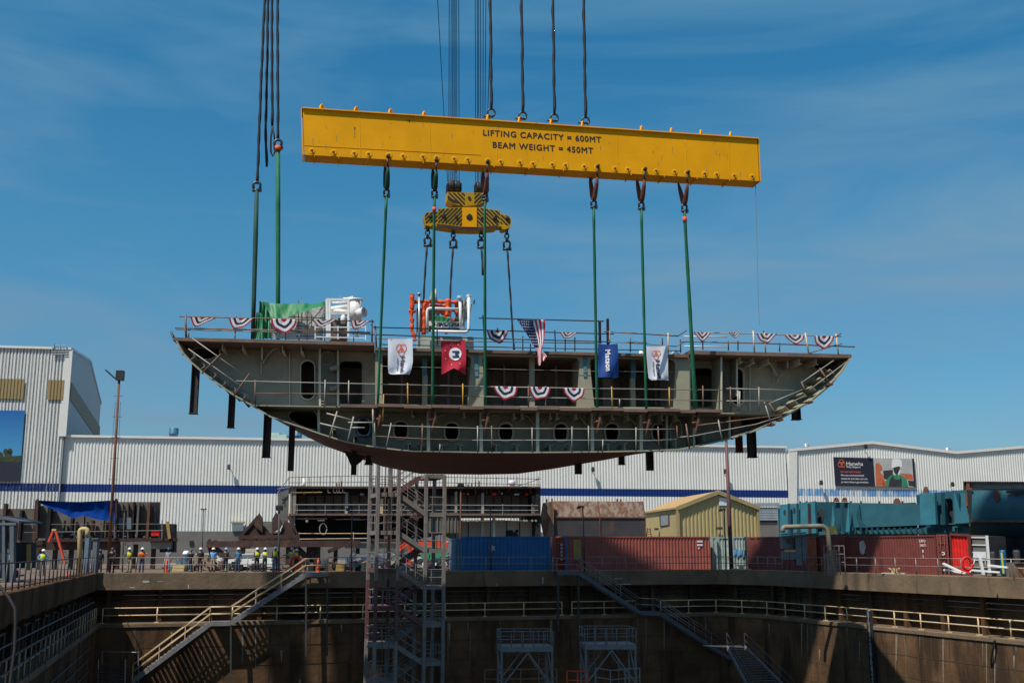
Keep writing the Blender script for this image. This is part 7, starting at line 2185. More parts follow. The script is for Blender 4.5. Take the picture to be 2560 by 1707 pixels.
for x, y, w_, h_, m, lb in ((760, 1233, 9, 8, 'curtain_red', 'red'), (1159, 1234, 6, 5, 'curtain_red', 'red'), (1170, 1234, 6, 6, 'photo_orange', 'o'), (1235, 1234, 14, 7, 'curtain_red', 'red'), (1317, 1235, 8, 6, 'curtain_red', 'red'), (1292, 1235, 14, 5, 'plastic_wrap', 'w'), (1255, 1233, 4, 4, 'flag_white', 'w'), (905, 1235, 10, 6, 'galv', 'w')):
    b = MB(); c = D(x, y, 0.6); b.lathe(c - DP.u * w_ * 0.019, DP.u, [(h_ * .014, 0), (h_ * .021, w_ * .01), (h_ * .018, w_ * .028), (h_ * .01, w_ * .038)], 8); b.build('wrapped_valve', m, db)
b = MB(); b.path([D(898 + 9 * math.cos(R(20 * k)) - 90, 1322 + 14 * math.sin(R(20 * k)), -0.1) for k in range(19)], 0.06, 6); b.build('hose_coil', 'inner_dark', db)
b = MB(); b.path([D(905 - 177, 1295, -0.05), D(905 - 177, 1231, -0.05), D(805, 1230, -0.05)], 0.05, 5); b.build('yellow_pipe', 'rail_yellow', db)
for pts, m in (([(722, 1193), (850, 1190), (1000, 1190), (1352, 1197)], 'rail_rust'), ([(722, 1206), (900, 1205), (1100, 1206), (1352, 1211)], 'rail_rust'), ([(736, 1261), (921, 1261), (1100, 1262), (1345, 1263)], 'rail_light'), ([(736, 1275), (921, 1275), (1345, 1275)], 'rail_light'),
               ([(748, 1333), (921, 1333)], 'rail_cream'), ([(748, 1347), (921, 1345)], 'rail_cream')):
    mb = MB(); mb.path([D(x, y, -0.35) for x, y in pts], 0.035, 5); mb.build('rail', m, db)
for x in list(range(722, 1352, 26)):
    mb = MB(); mb.tube(D(x, 1191, -0.35), D(x, 1216, -0.35), 0.022, 4); mb.build('post', 'rail_rust', db)
for x in (743, 813, 898, 1040, 1115, 1257, 1330):
    mb = MB(); mb.tube(D(x, 1259, -0.35), D(x, 1288, -0.35), 0.035, 4); mb.build('post', 'rail_light', db)
for x in (748, 884):
    mb = MB(); mb.tube(D(x, 1330, -0.35), D(x, 1356, -0.35), 0.035, 4); mb.build('post', 'rail_cream', db)
for (x0, y0, x1, y1) in ((694, 1232, 722, 1194), (700, 1240, 700, 1215), (693, 1222, 722, 1218), (1295, 1214, 1345, 1198)):
    mb = MB(); mb.tube(D(x0, y0, -0.3), D(x1, y1, -0.3), 0.04, 4); mb.build('brace', 'rail_grey', db)
b = MB(); b.lathe(D(759, 1216, 1), UP, [(0.2, 0), (0.2, 0.4), (0.13, 0.45), (0.13, 0.75), (0.05, 0.8)], 10); b.build('white_vent', 'white_paint', db)
b = MB(); b.lathe(D(1280, 1213, 1), UP, [(0.36, 0), (0.36, 0.45), (0.30, 0.5)], 14); b.build('white_drum', 'white_paint', db)
b = MB(); b.obox(D(1262, 1210, 1), DP.u * 0.25, DP.n * 0.2, UP * 0.2); b.tube(D(1262, 1214, 1), D(1290, 1214, .8), 0.1, 6); b.build('white_pump', 'white_paint', db)
for x, y in ((842, 1207), (848, 1208), (854, 1202), (1170, 1210), (1179, 1207), (1189, 1203), (1198, 1202)):
    b = MB(); b.tube(D(x, y, 0.4), D(x, 1216, 0.4), 0.07, 5); b.build('bollard', 'leg_rust', db)
# trestle legs of the dark block
for x in (740, 770, 838, 893, 930, 1005, 1085, 1180, 1290, 1345):
    mb = MB(); zt_ = D(x, 1350, 1).z; c = DP.at(x, 0, 1.0); mb.bar(c, Vector((c.x, c.y, zt_)), 0.35); mb.build('trestle_leg', 'rust_dark' if x < 900 else 'rail_cream', db)
mb = MB(); mb.bar(D(862, 1363, 0.8), D(1000, 1364, 0.8), 0.3, 0.5); mb.build('support_beam', 'block_cream', db)
for x in (884, 925, 968):
    for s in (-1, 1):
        mb = MB(); mb.bar(D(x, 1372, 0.9), DP.at(x + s * 20, 0.2, 0.9), 0.14); mb.build('brace', 'rail_cream', db)

# ------------------------------------------------------------------ rusty cradle
YC = 98.0
cr_ = thing('rusty_cradle', 'dark rusty steel cradle with two horns behind the people', 'cradle', V(xat(690, YC, 1), YC, 0))
def C(x, y, d=0.0): return W(x, y, YC + d)
def cpl(pts, m, name, d=0, th=0.25):
    mb = MB(); mb.plate([C(x, y, d) for x, y in pts], [], V(0, th, 0)); return mb.build(name, m, cr_)
cpl([(597, 1343), (605, 1336), (647, 1293), (652, 1295), (656, 1318), (672, 1332), (700, 1332), (712, 1300), (722, 1306), (735, 1325), (742, 1336), (747, 1341), (747, 1356), (597, 1356)], 'rust_dark', 'saddle_plate')
cpl([(647, 1282), (656, 1296), (656, 1330), (640, 1318), (634, 1310)], 'rust_dark', 'horn', -0.3); cpl([(690, 1280), (681, 1296), (680, 1332), (699, 1320), (705, 1308)], 'rust_dark', 'horn', -0.3)
cpl([(656, 1303), (680, 1303), (680, 1333), (656, 1330)], 'concrete_grey', 'grey_block', 0.6, 0.6)
for (x0, y0, x1, y1, wd, d) in ((518, 1360, 900, 1358, 0.55, -0.5), (595, 1342, 748, 1340, 0.3, -0.4), (522, 1360, 600, 1418, 0.5, -0.3), (735, 1362, 800, 1425, 0.5, 0), (864, 1360, 820, 1378, 0.3, 0.3), (655, 1392, 610, 1425, 0.5, 0.2), (722, 1290, 742, 1335, 0.25, 0.1), (645, 1290, 605, 1337, 0.22, -.1)):
    mb = MB(); mb.bar(C(x0, y0, d), C(x1, y1, d), wd * 0.8, wd); mb.build('beam', 'rust_dark', cr_)
for x in (608, 640, 672, 700, 728):
    mb = MB(); mb.bar(C(x, 1338, -0.35), C(x, 1357, -0.35), 0.1, 0.2); mb.build('rib', 'rust', cr_)
for x, m in ((530, 'rust_dark'), (608, 'rust_dark'), (620, 'rust_dark'), (782, 'rust_dark'), (795, 'rust_dark'), (722, 'rust_dark')):
    mb = MB(); p = C(x, 1362); mb.bar(p, Vector((p.x, p.y, 0)), 0.4); mb.build('post', m, cr_)
mb = MB(); mb.bar(C(523, 1347), C(524, 1378), 0.22); mb.build('lug', 'rust_dark', cr_)
# stacks of stone-coloured blocks and clutter behind the people
for k, (x0, x1, y0, Y, m, lb) in enumerate(((478, 520, 1386, 96, 'brick', 'brown brick stack behind the people by the portable toilet'), (612, 640, 1370, 97, 'block_cream', 'pale stack of boards behind the lime vests'), (432, 462, 1412, 92, 'pipe_cream', 'low pale pallet of boards on the quay'),
                                             (840, 862, 1408, 92, 'ochre', 'yellow-brown crate near the orange cone'), (903, 911, 1406, 90, 'pipe_cream', 'small cream box just left of the stair tower'))):
    z1 = zat(y0, Y)
    xa, xb = xat(x0, Y, 1), xat(x1, Y, 1); b = MB()
    nn_ = max(2, int(z1 / 0.3))
    for i in range(nn_):
        b.box(xa + 0.03 * (i % 2), xb - 0.04 * ((i + 1) % 2), Y, Y + 1.2, z1 * i / nn_ + 0.01, z1 * (i + 1) / nn_ - 0.02)
    single(b, 'material_stack', m, lb, 'stack', 'stacks of material on the quay')
b = MB(); b.box(xat(516, 95, 1), xat(548, 95, 1), 95, 96.6, 0.45, 1.5); b.box(xat(520, 95, 1), xat(544, 95, 1), 95.05, 96.5, 1.5, 1.9)
van = thing('parked_car', 'pale car parked behind the man in the blue shirt', 'car', V(xat(555, 96, 1), 96, 0))
def car(par, x0, x1, Y, m, col_h=1.5):
    L = abs(x1 - x0); P = [V(x0 + L * fx, Y, z) for fx, z in ((0, 0.35), (0, 0.8), (0.06, 0.95), (0.22, 1.0), (0.34, 1.42), (0.7, 1.46), (0.86, 1.05), (0.98, 0.95), (1, 0.8), (1, 0.35))]
    mb = MB(); mb.plate(P, [], V(0, 1.75, 0)); mb.build('body', m, par)
    mb = MB(); P = [V(x0 + L * fx, Y - 0.01, z) for fx, z in ((0.27, 1.02), (0.36, 1.36), (0.68, 1.40), (0.80, 1.06))]; mb.plate(P, [], V(0, 1.77, 0)); mb.build('windows', 'window_glass', par)
    for fx in (0.18, 0.8):
        mb = MB(); mb.lathe(V(x0 + L * fx, Y - 0.03, 0.33), V(0, 1, 0), [(0.33, 0), (0.33, 0.22)], 16); w_ = mb.build('wheel', 'photo_dark', par)
        mb = MB(); mb.lathe(V(x0 + L * fx, Y - 0.05, 0.33), V(0, 1, 0), [(0.2, 0), (0.2, 0.02)], 12); mb.build('rim', 'galv', w_)
car(van, xat(560, 96, 1), xat(560, 96, 1) + 4.2, 96, 'white_paint')
for x0, m, lb, Y in ((852, 'jeans', 'small blue car seen under the dark block beside the trestle', 104), (905, 'galv', 'silver car seen under the dark block left of the tower', 106), (958, 'white_paint', 'white car seen through the stair tower', 107), (440, 'white_paint', 'white car behind the quay at the portable toilet', 104)):
    v_ = thing('parked_car', lb, 'car', V(xat(x0, Y, 1) + 2, Y, 0), group='cars parked under the block')
    car(v_, xat(x0, Y, 1), xat(x0, Y, 1) + 4.3, Y, m)
# ------------------------------------------------------------------ left yard: grey ship panel with blue tarp
YL = 100.0
LP_ = Plane((xat(0, YL, 3), YL), (xat(440, 103, 3), 103))
def Lp2(x, y, d=0.0): return LP_.pt(x, y, d)
lb_ = thing('ribbed_ship_section', 'rusty grey ribbed ship panel under the blue tarpaulin', 'ship section', LP_.at(240, 0, 0))
def lpl(pts, m, name, d=0, th=0.2, par=lb_):
    mb = MB(); mb.plate([Lp2(x, y, d) for x, y in pts], [], LP_.n * th); return mb.build(name, m, par)
lpl([(-20, 1271), (92, 1271), (92, 1358), (-20, 1358)], 'block_grey', 'back_plate', 1.2)
lpl([(88, 1262), (298, 1262), (298, 1345), (88, 1345)], 'block_grey', 'back_plate', 1.5)
lpl([(292, 1254), (400, 1254), (398, 1350), (292, 1350)], 'block_grey', 'side_plate', 1.4)
for x in (306, 320, 356, 388): 
    mb = MB(); mb.bar(Lp2(x, 1256, 1.2), Lp2(x, 1349, 1.2), 0.1, 0.3, up=LP_.n); mb.build('stiffener', 'block_grey', lb_)
for x0, x1, y0, m in ((88, 97, 1250, 'rust_dark'), (120, 129, 1262, 'block_dark'), (50, 56, 1275, 'block_dark'), (156, 160, 1300, 'block_grey'), (178, 183, 1290, 'block_dark'), (205, 210, 1290, 'block_grey'), (228, 234, 1300, 'rust_dark'), (255, 260, 1290, 'block_grey'), (286, 292, 1250, 'block_dark'), (333, 337, 1254, 'block_dark'), (344, 349, 1256, 'block_grey'), (370, 376, 1254, 'rust'), (10, 16, 1258, 'rust_dark')):
    mb = MB(); p = Lp2(x0, y0, 0.4); q = Lp2(x1, y0, 0.4); zb_ = Lp2(x0, 1350, 0.4).z
    mb.hexa([Vector((p.x, p.y, zb_)), Vector((q.x, q.y, zb_)), Vector((q.x, q.y, zb_)) + LP_.n * .9, Vector((p.x, p.y, zb_)) + LP_.n * .9, p, q, q + LP_.n * .9, p + LP_.n * .9]); mb.build('rib', m, lb_)
lpl([(376, 1256), (399, 1290), (399, 1256)], 'block_dark', 'corner_bracket', -0.1, 0.1)
for x0, y0, x1, y1 in ((297, 1293, 308, 1322), (317, 1293, 328, 1322)):
    lpl([(x0, y0), (x1, y0), (x1, y1), (x0, y1)], 'window_glass', 'hatch', 0.95, 0.1)
lpl([(399, 1309), (437, 1309), (436, 1380), (399, 1380)], 'block_dark', 'lower_box', 0.3, 2)
lpl([(128, 1346), (436, 1344), (436, 1352), (128, 1354)], 'rust_dark', 'deck_edge', -0.6, 3)
lpl([(90, 1350), (300, 1350), (300, 1374), (90, 1374)], 'rust_dark', 'girder', -0.2, 0.3)
lpl([(376, 1352), (432, 1352), (430, 1372), (378, 1372)], 'block_grey', 'machinery_panel', -0.1, 0.2)
lpl([(378, 1325), (398, 1325), (398, 1339), (378, 1339)], 'curtain_red', 'red_box', -0.4, 0.4)
for (x0, y0, x1, y1, m, wd) in ((418, 1303, 424, 1346, 'ochre', 0.26), (128, 1310, 405, 1309, 'rail_grey', 0.05), (128, 1329, 408, 1325, 'rail_light', 0.05), (405, 1300, 405, 1346, 'rail_grey', 0.07), (287, 1300, 287, 1345, 'rail_grey', 0.12), (60, 1310, 90, 1310, 'rail_grey', 0.05), (60, 1330, 90, 1330, 'rail_grey', 0.05)):
    mb = MB(); mb.bar(Lp2(x0, y0, -0.7), Lp2(x1, y1, -0.7), wd); mb.build('rail', m, lb_)
for x in (100, 140, 180, 215, 250, 296, 340, 385, 425, 40):
    mb = MB(); p = Lp2(x, 1360, 0.5); mb.bar(Vector((p.x, p.y, 0)), p, 0.35); mb.build('support_leg', 'rust_dark', lb_)
rnd = random.Random(11)
mb = MB()
for k in range(70):
    x = 130 + rnd.random() * 290; y = 1336 + rnd.random() * 42
    L_ = rnd.uniform(3, 16)
    if rnd.random() < .5: mb.tube(Lp2(x, y, rnd.random() * 1.5), Lp2(x + L_, y + rnd.uniform(-1, 1), rnd.random()), 0.04, 4)
    else: mb.tube(Lp2(x, y, rnd.random()), Lp2(x, y - L_ * .6, rnd.random()), 0.035, 4)
mb.build('piping', 'galv', lb_)
lpl([(376, 1354), (428, 1354), (428, 1371), (378, 1371)], 'inner_dark', 'panel_cover_plate', -0.15, 0.02)  # thin plain plate lying over the machinery panel
tb = thing('blue_tarpaulin', 'blue tarpaulin sagging over the rusty ship panel', 'tarpaulin', Lp2(190, 1300, -0.8))
def along2(pts, f):
    k = f * (len(pts) - 1); i = min(int(k), len(pts) - 2); t2 = k - i
    return pts[i][0] + (pts[i + 1][0] - pts[i][0]) * t2, pts[i][1] + (pts[i + 1][1] - pts[i][1]) * t2
tt = [(95, 1250), (150, 1253), (200, 1254), (250, 1252), (292, 1249)]; bt = [(100, 1258), (140, 1275), (183, 1296), (207, 1288), (250, 1299), (280, 1302), (289, 1301)]
def tp(i, j, o_=0):
    s = i / 36; t2 = j / 10; a = along2(tt, s); c = along2(bt, s)
    return Lp2(a[0] + (c[0] - a[0]) * t2, a[1] + (c[1] - a[1]) * t2, -0.9 + 0.5 * math.sin(math.pi * t2) * 0.7) + LP_.n * (o_ + 0.10 * math.sin(s * 13 + t2 * 3) * math.sin(math.pi * t2) + 0.05 * math.sin(s * 40 + t2 * 9))
mb = MB(); mb.grid(tp, 36, 10); mb.grid(lambda i, j: tp(i, j, 0.03), 36, 10); mb.build('sheet', 'tarp_blue', tb)
for x, y0 in ((94, 1247), (291, 1246)):
    mb = MB(); mb.bar(Lp2(x, y0, -0.7), Lp2(x - 2, 1345, -0.7), 0.16); mb.build('pole', 'rust_dark', tb)

# blue-grey switch cabinets and frames at the far left, near the viewer
YN = 60.0
cab = thing('steel_frame_cabin', 'blue-grey steel cabin with pipes at the left edge', 'cabin', V(xat(10, YN, 1), YN, 0))
def N(x, y, d=0.0): return W(x, y, YN + d)
def nbox(x0, x1, y0, y1, d0, d1, m, name):
    mb = MB(); a, c, e, f_ = N(x0, y1, d0), N(x1, y1, d0), N(x1, y0, d0), N(x0, y0, d0)
    mb.plate([a, c, e, f_], [], V(0, d1 - d0, 0)); return mb.build(name, m, cab)
mb = MB(); mb.plate([N(-40, 1285), N(0, 1290), N(48, 1301), N(48, 1306), N(0, 1296), N(-40, 1291)], [], V(0, 3, 0)); mb.build('roof', 'stair_blue', cab)
nbox(-40, 12, 1298, 1440, 1.2, 1.4, 'stair_blue', 'wall_panel'); nbox(5, 12, 1300, 1480, 0, 0.3, 'stair_blue', 'post'); nbox(24, 34, 1308, 1485, 0, 0.3, 'stair_blue', 'post'); nbox(12, 30, 1310, 1345, 0.8, 1.0, 'stair_blue', 'wall_panel')
nbox(12, 26, 1345, 1372, 0.4, 0.9, 'toilet_blue', 'meter_box'); nbox(-10, 24, 1382, 1398, 0.4, 0.9, 'tower_grey', 'meter_box'); nbox(11, 24, 1385, 1398, 0.2, 0.35, 'galv', 'meter_face')
nbox(-30, 26, 1425, 1445, 0.4, 1.4, 'steel_dark', 'low_box'); nbox(34, 72, 1355, 1420, 2, 3, 'photo_dark', 'rear_cabinet'); nbox(-40, 40, 1306, 1312, -0.03, 0.2, 'cabinet', 'beam'); nbox(66, 72, 1360, 1425, 1.6, 1.9, 'ochre', 'yellow_post')
for k in range(8):
    mb = MB(); mb.path([N(18 + k * 2.3, 1320 + k * 9, 0.3 + k * .1), N(22 + k, 1360 + 5 * k, 0.2), N(30 - k * 2, 1400 + 3 * k, .3), N(20 - k, 1470, .2)], 0.035, 5); mb.build('cable', 'photo_dark', cab)
for z_ in (1445, 1460, 1475): 
    mb = MB(); mb.tube(N(-20, z_, 0.6), N(60, z_ - 8, 0.6), 0.05, 5); mb.build('pipe', 'stair_blue', cab)
# thick black pipe curving down at the lower left corner
mb = MB(); mb.path([W(-30, 1440, 30), W(0, 1465, 30), W(22, 1493, 30), W(38, 1520, 30), W(39, 1560, 30), W(37, 1620, 30), W(24, 1720, 30), W(22, 1760, 30)], 0.045, 8)
single(mb, 'bent_pipe', 'leg_dark', 'thin dark bent pipe in front of the left wall', 'pipe')
# lattice of pipes on the left wall (dark)
t_ = thing('pipe_lattice', 'dark lattice of pipes and brackets on the shaded left wall', 'pipe rack', V(-24, 55, -6))
LW = Plane((-18, 45), (-29.5, 79.8)); LW.n = Vector((-LW.n.x, -LW.n.y, 0)) if LW.n.x > 0 else LW.n
def lw(f, z, off=0.55):
    p = V(-8, 3, 0).lerp(V(-30, 80, 0), f); nn = V(77, 22, 0).normalized()
    return Vector((p.x, p.y, z)) - nn * (-off) * 1.0
for z in (-1.7, -2.2, -2.7, -4.6, -5.3, -6.1, -7.0):
    mb = MB(); mb.tube(lw(0.42, z, 0.35), lw(0.93, z, 0.35), 0.04, 5); mb.build('pipe', 'rail_dark', t_)
for k in range(22):
    f_ = 0.44 + k * 0.022
    mb = MB(); mb.tube(lw(f_, -1.3, 0.32), lw(f_, -3.4 if k % 3 else -7.4, 0.32), 0.035, 5); mb.build('bracket', 'rail_dark', t_)

# ------------------------------------------------------------------ pipes, cabinets, lamps
def bentpipe(label, pts, Y, r_, m, name='bent_pipe', extra=None):
    P = [W(x, y, Y) for x, y in pts]
    P[-1] = Vector((P[-1].x, P[-1].y, 0.0))
    # round the corners
    Q = [P[0]]
    for i in range(1, len(P) - 1):
        a, c, e = P[i - 1], P[i], P[i + 1]
        k = min(0.55, (a - c).length * .4, (e - c).length * .4)
        s_, f_ = c + (a - c).normalized() * k, c + (e - c).normalized() * k
        for t2 in (0, .25, .5, .75, 1): Q.append((s_ * (1 - t2) + c * t2) * (1 - t2) + (c * (1 - t2) + f_ * t2) * t2)
    Q.append(P[-1])
    mb = MB(); mb.path(Q, r_, 12)
    return single(mb, name, m, label, 'pipe')
bentpipe('thick cream pipe arching over the quay beside the orange ladder', [(219, 1340), (219, 1322), (200, 1322), (199, 1440)], 80.5, 0.17, 'pipe_cream')
bentpipe('tan pipe running flat and bending down before the maroon container', [(1956, 1330), (1958, 1317), (2068, 1314), (2080, 1420)], 79, 0.17, 'pipe_tan')
b = MB(); b.box(xat(214, 80.6, 2), xat(224, 80.6, 2), 80.4, 80.9, 0, zat(1338, 80.6)); single(b, 'pipe_post', 'toilet_blue', 'blue-grey valve post under the cream pipe', 'post')
b = MB(); b.box(xat(229, 79.6, 1), xat(240, 79.6, 1), 79.6, 80.1, -0.1, zat(1347, 79.6)); b.box(xat(226, 79.6, 1), xat(243, 79.6, 1), 79.5, 80.2, zat(1347, 79.6), zat(1345, 79.6) + 0.03)
single(b, 'steel_post', 'stair_blue', 'thick dark blue steel post at the dock corner', 'post')
ec = thing('electrical_cabinet', 'blue-grey electrical cabinets under a small slanted roof', 'cabinet', V(xat(1985, 84, 1), 84, 0))
def ebox(x0, x1, y0, y1, d0, d1, m, name):
    mb = MB(); Y = 84 + d0; z0, z1 = zat(y1, Y), zat(y0, Y)
    mb.box(xat(x0, Y, z0), xat(x1, Y, z0), Y, 84 + d1, z0, z1); return mb.build(name, m, ec)
ebox(1957, 1975, 1342, 1371, 0, .8, 'cabinet', 'cabinet_box'); ebox(1975, 1990, 1342, 1371, 0.3, .8, 'cabinet', 'cabinet_box'); ebox(1968, 1976, 1346, 1359, -0.05, 0.0, 'leg_rust', 'fuse_panel')
ebox(1959, 1990, 1376, 1398, 0, .8, 'cabinet', 'cabinet_box'); ebox(1962, 1990, 1374, 1379, -0.05, 0.1, 'pipe_cream', 'notice_strip'); ebox(1991, 2006, 1342, 1412, -0.05, .7, 'cabinet', 'tall_cabinet'); ebox(2007, 2017, 1342, 1400, 0.1, .7, 'toilet_blue', 'tall_cabinet')
for y in (1363, 1386): ebox(1991.5, 2005.5, y, y + 0.8, -0.07, -0.04, 'photo_dark', 'door_gap')
for x in (1960, 1974, 1988): ebox(x, x + 1.6, 1398, 1424, 0.1, 0.2, 'rust_dark', 'leg')
ebox(1974, 1975, 1379, 1398, -0.03, 0, 'photo_dark', 'door_gap')
mb = MB(); mb.hexa([W(1952, 1338, 83.4), W(2012, 1333, 83.4), W(2016, 1332, 85.5), W(1956, 1336, 85.5)] + [p + UP * 0.1 for p in (W(1952, 1338, 83.4), W(2012, 1333, 83.4), W(2016, 1332, 85.5), W(1956, 1336, 85.5))]); mb.build('canopy', 'cabinet', ec)
# guard cages around the right pipe
gc = thing('guard_cage', 'grey pipe cage around the foot of the tan pipe', 'guard frame', V(xat(2090, 77, 1), 77, 0))
for (x0, x1, y0, y1, Y) in ((2059, 2110, 1364, 1405, 77), (2068, 2097, 1376, 1422, 76), (2059, 2075, 1388, 1422, 76.5)):
    n_v = 4
    for k in range(n_v + 1):
        x = x0 + (x1 - x0) * k / n_v
        mb = MB(); mb.tube(W(x, y0, Y), Vector((W(x, y0, Y).x, Y, 0.05)), 0.035, 5); mb.build('upright', 'rail_grey', gc)
    for y in (y0, (y0 + y1) / 2, y1):
        mb = MB(); mb.tube(W(x0, y, Y), W(x1, y, Y), 0.035, 5); mb.build('rail', 'rail_grey', gc)
b = MB(); P = [W(x, y, 83) for x, y in ((2062, 1318), (2085, 1312), (2095, 1334), (2060, 1336))]
def yc(i, j):
    s, t2 = i / 14, j / 6
    return P[0].lerp(P[1], s).lerp(P[3].lerp(P[2], s), t2) + V(0, 0.2 * math.sin(s * 9 + t2 * 4), 0.07 * math.sin(s * 12))
b.grid(yc, 14, 6); b.grid(lambda i, j: yc(i, j) + V(0, .05, 0), 14, 6)
single(b, 'yellow_sheet', 'yellow_cloth', 'yellow cloth thrown over the container behind the tan pipe', 'cloth')
def street_lamp(label, px0, y0, px1, y1, Y, r_, m='rail_dark', head='box', group='thin black lamp posts in the yard'):
    top = W(px0, y0, Y); base_ = Vector((xat(px1, Y, 0), Y, 0))
    t_ = thing('street_lamp', label, 'lamp post', base_, group=group)
    mb = MB(); mb.path([base_, base_.lerp(top, 0.5), top], r_, 8, rad=[r_ * 1.2, r_, r_ * .8]); mb.build('pole', m, t_)
    mb = MB()
    if head == 'box': mb.box(top.x - 0.22, top.x + 0.22, Y - 0.25, Y + 0.25, top.z - 0.02, top.z + 0.14)
    elif head == 'tbar':
        mb.box(top.x - 0.24, top.x + 0.24, Y - 0.1, Y + 0.1, top.z, top.z + 0.09)
    elif head == 'arm': mb.box(top.x - 0.45, top.x + 0.1, Y - 0.15, Y + 0.15, top.z, top.z + 0.12); mb.box(top.x - 0.5, top.x - 0.2, Y - .2, Y + .2, top.z - 0.1, top.z)
    elif head == 'big': mb.box(top.x - 0.25, top.x + 0.27, Y - 0.2, Y + 0.2, top.z - 0.1, top.z + 0.35); mb.box(top.x - .3, top.x + .3, Y - .25, Y + .25, top.z + .12, top.z + .17)
    elif head == 'mast':
        mb.box(top.x - 0.25, top.x + 0.35, Y - 0.25, Y + 0.3, top.z - 0.1, top.z + 0.75)
        mb.hexa([top + V(-1.2, -.25, .75), top + V(-.4, -.25, .05), top + V(-.4, .25, .05), top + V(-1.2, .25, .75)] + [q + UP * 0.1 for q in (top + V(-1.2, -.25, .75), top + V(-.4, -.25, .05), top + V(-.4, .25, .05), top + V(-1.2, .25, .75))])
    mb.build('lamp_head', 'steel_dark', t_)
    return t_
m1 = street_lamp('tall rusty floodlight mast at the left in front of the blue stripe', 298, 948, 270, 1420, 92, 0.13, 'leg_rust', 'mast', group='tall rusty floodlight masts')
mb = MB()
b0 = V(xat(270, 92, 0), 92, 0); b1 = W(298, 948, 92)
for k in range(7):
    p = b0.lerp(b1, 0.25 + k * 0.11); mb.tube(p - V(0.4, 0, 0), p + V(0.4, 0, 0), 0.02, 4)
for s in (-1, 1): mb.tube(b0.lerp(b1, .1) + V(s * .4, 0, 0), b0.lerp(b1, 0.88) + V(s * .22, 0, 0), 0.015, 4)
mb.build('cable_guide', 'wire', m1)
street_lamp('tall rusty mast at the right beside the yellow shed gable', 1815, 1095, 1829, 1420, 96, 0.16, 'tower_red', 'box', group='tall rusty floodlight masts')
street_lamp('thin black lamp post before the white wall, left of the people in blue', 509, 1274, 503, 1412, 93, 0.05, head='tbar')
street_lamp('thin black lamp post in front of the rusty cradle', 698, 1273, 697, 1420, 92, 0.08, head='big')
street_lamp('thin black lamp post before the dark block right of the cradle', 880, 1273, 878, 1425, 92, 0.05, head='arm')
street_lamp('thin black lamp post rising above the blue container', 1226, 1268, 1227, 1430, 90, 0.06, head='arm')
street_lamp('thin black lamp post before the rusty tank', 1457, 1268, 1462, 1430, 90.5, 0.06, head='arm')
street_lamp('thin black lamp post before the yellow shed gable', 1811, 1275, 1815, 1425, 95, 0.06, head='arm')
street_lamp('thin dark lamp post before the grey panel right of the blue tarpaulin', 311, 1276, 306, 1420, 90, 0.05, head='tbar')
street_lamp('dark rusty post between tower and dark block, with a wide head', 1152, 1218, 1150, 1425, 95, 0.07, 'leg_rust', 'big')
# orange folding legs (two sloping poles with a yellow cap)
b = MB(); yb_ = 84
of = thing('orange_ladder', 'orange A-shaped folding ladder with a yellow top', 'ladder', W(150, 1410, 84))
for x0, y0, x1, y1 in ((134, 1324, 122, 1354), (139, 1324, 163, 1410)):
    mb = MB(); mb.bar(W(x0, y0, 84), W(x1, y1, 84), 0.2, 0.14); mb.build('leg', 'orange_paint', of)
mb = MB(); mb.obox(W(136, 1324, 84), V(.16, 0, 0), V(0, .12, 0), V(0, 0, .07)); mb.build('cap', 'pipe_cream', of)
for k in range(6):
    mb = MB(); p = W(142 + k * 3.6, 1340 + k * 13, 84); mb.bar(p - V(.02, 0, 0), p + V(.2, .5, 0), 0.05); mb.build('rung', 'orange_paint', of)
# cones and life ring
def cone(label, px, y0, y1, Y, r_, name='traffic_cone'):
    z1 = zat(y0, Y); z0 = max(0.0, zat(y1, Y)) if Y < 200 else 0
    c = V(xat(px, Y, 0.4), Y, 0.0)
    t_ = thing(name, label, 'cone', c, group='orange cones on the quay')
    mb = MB(); mb.lathe(c, UP, [(r_, 0), (r_ * .85, 0.05), (r_ * .6, z1 * .45), (r_ * .3, z1)], 12); mb.build('cone_body', 'cone_orange', t_)
    mb = MB(); mb.box(c.x - r_ * 1.3, c.x + r_ * 1.3, Y - r_ * 1.3, Y + r_ * 1.3, 0.0, 0.05); mb.build('foot', 'cone_orange', t_)
    mb = MB(); mb.lathe(c + UP * z1 * .55, UP, [(r_ * .56, 0), (r_ * .44, z1 * .14)], 12); mb.build('reflective_band', 'hat_white', t_)
cone('tall thin orange cone beside the head of the left stairs', 795, 1394, 1432, 84.5, 0.17)
cone('tall narrow orange cone in front of the man in grey overalls', 415, 1397, 1436, 82.2, 0.14)
cone('short orange cone on the quay behind the left railing near the cream pipe', 170, 1432, 1455, 72, 0.2)
b = MB(); c = KF.at(739, 0.8, 0.3)
b.path([c + KF.u * (0.36 * math.cos(R(20 * k))) + UP * 0.42 * math.sin(R(20 * k)) for k in range(19)], 0.1, 8)
single(b, 'life_ring', 'curtain_red', 'red life ring on the railing at the head of the left stairs', 'life ring')
b = MB(); p0, p1 = KF.at(803, 0.7, 0.2), KF.at(818, 0.7, 0.2); b.plate([p0, p1, p1 + UP * .3, p0 + UP * .3], [], KF.n * 0.04)
single(b, 'notice_plate', 'toilet_blue', 'small blue-grey notice plate on the railing by the cone', 'sign')
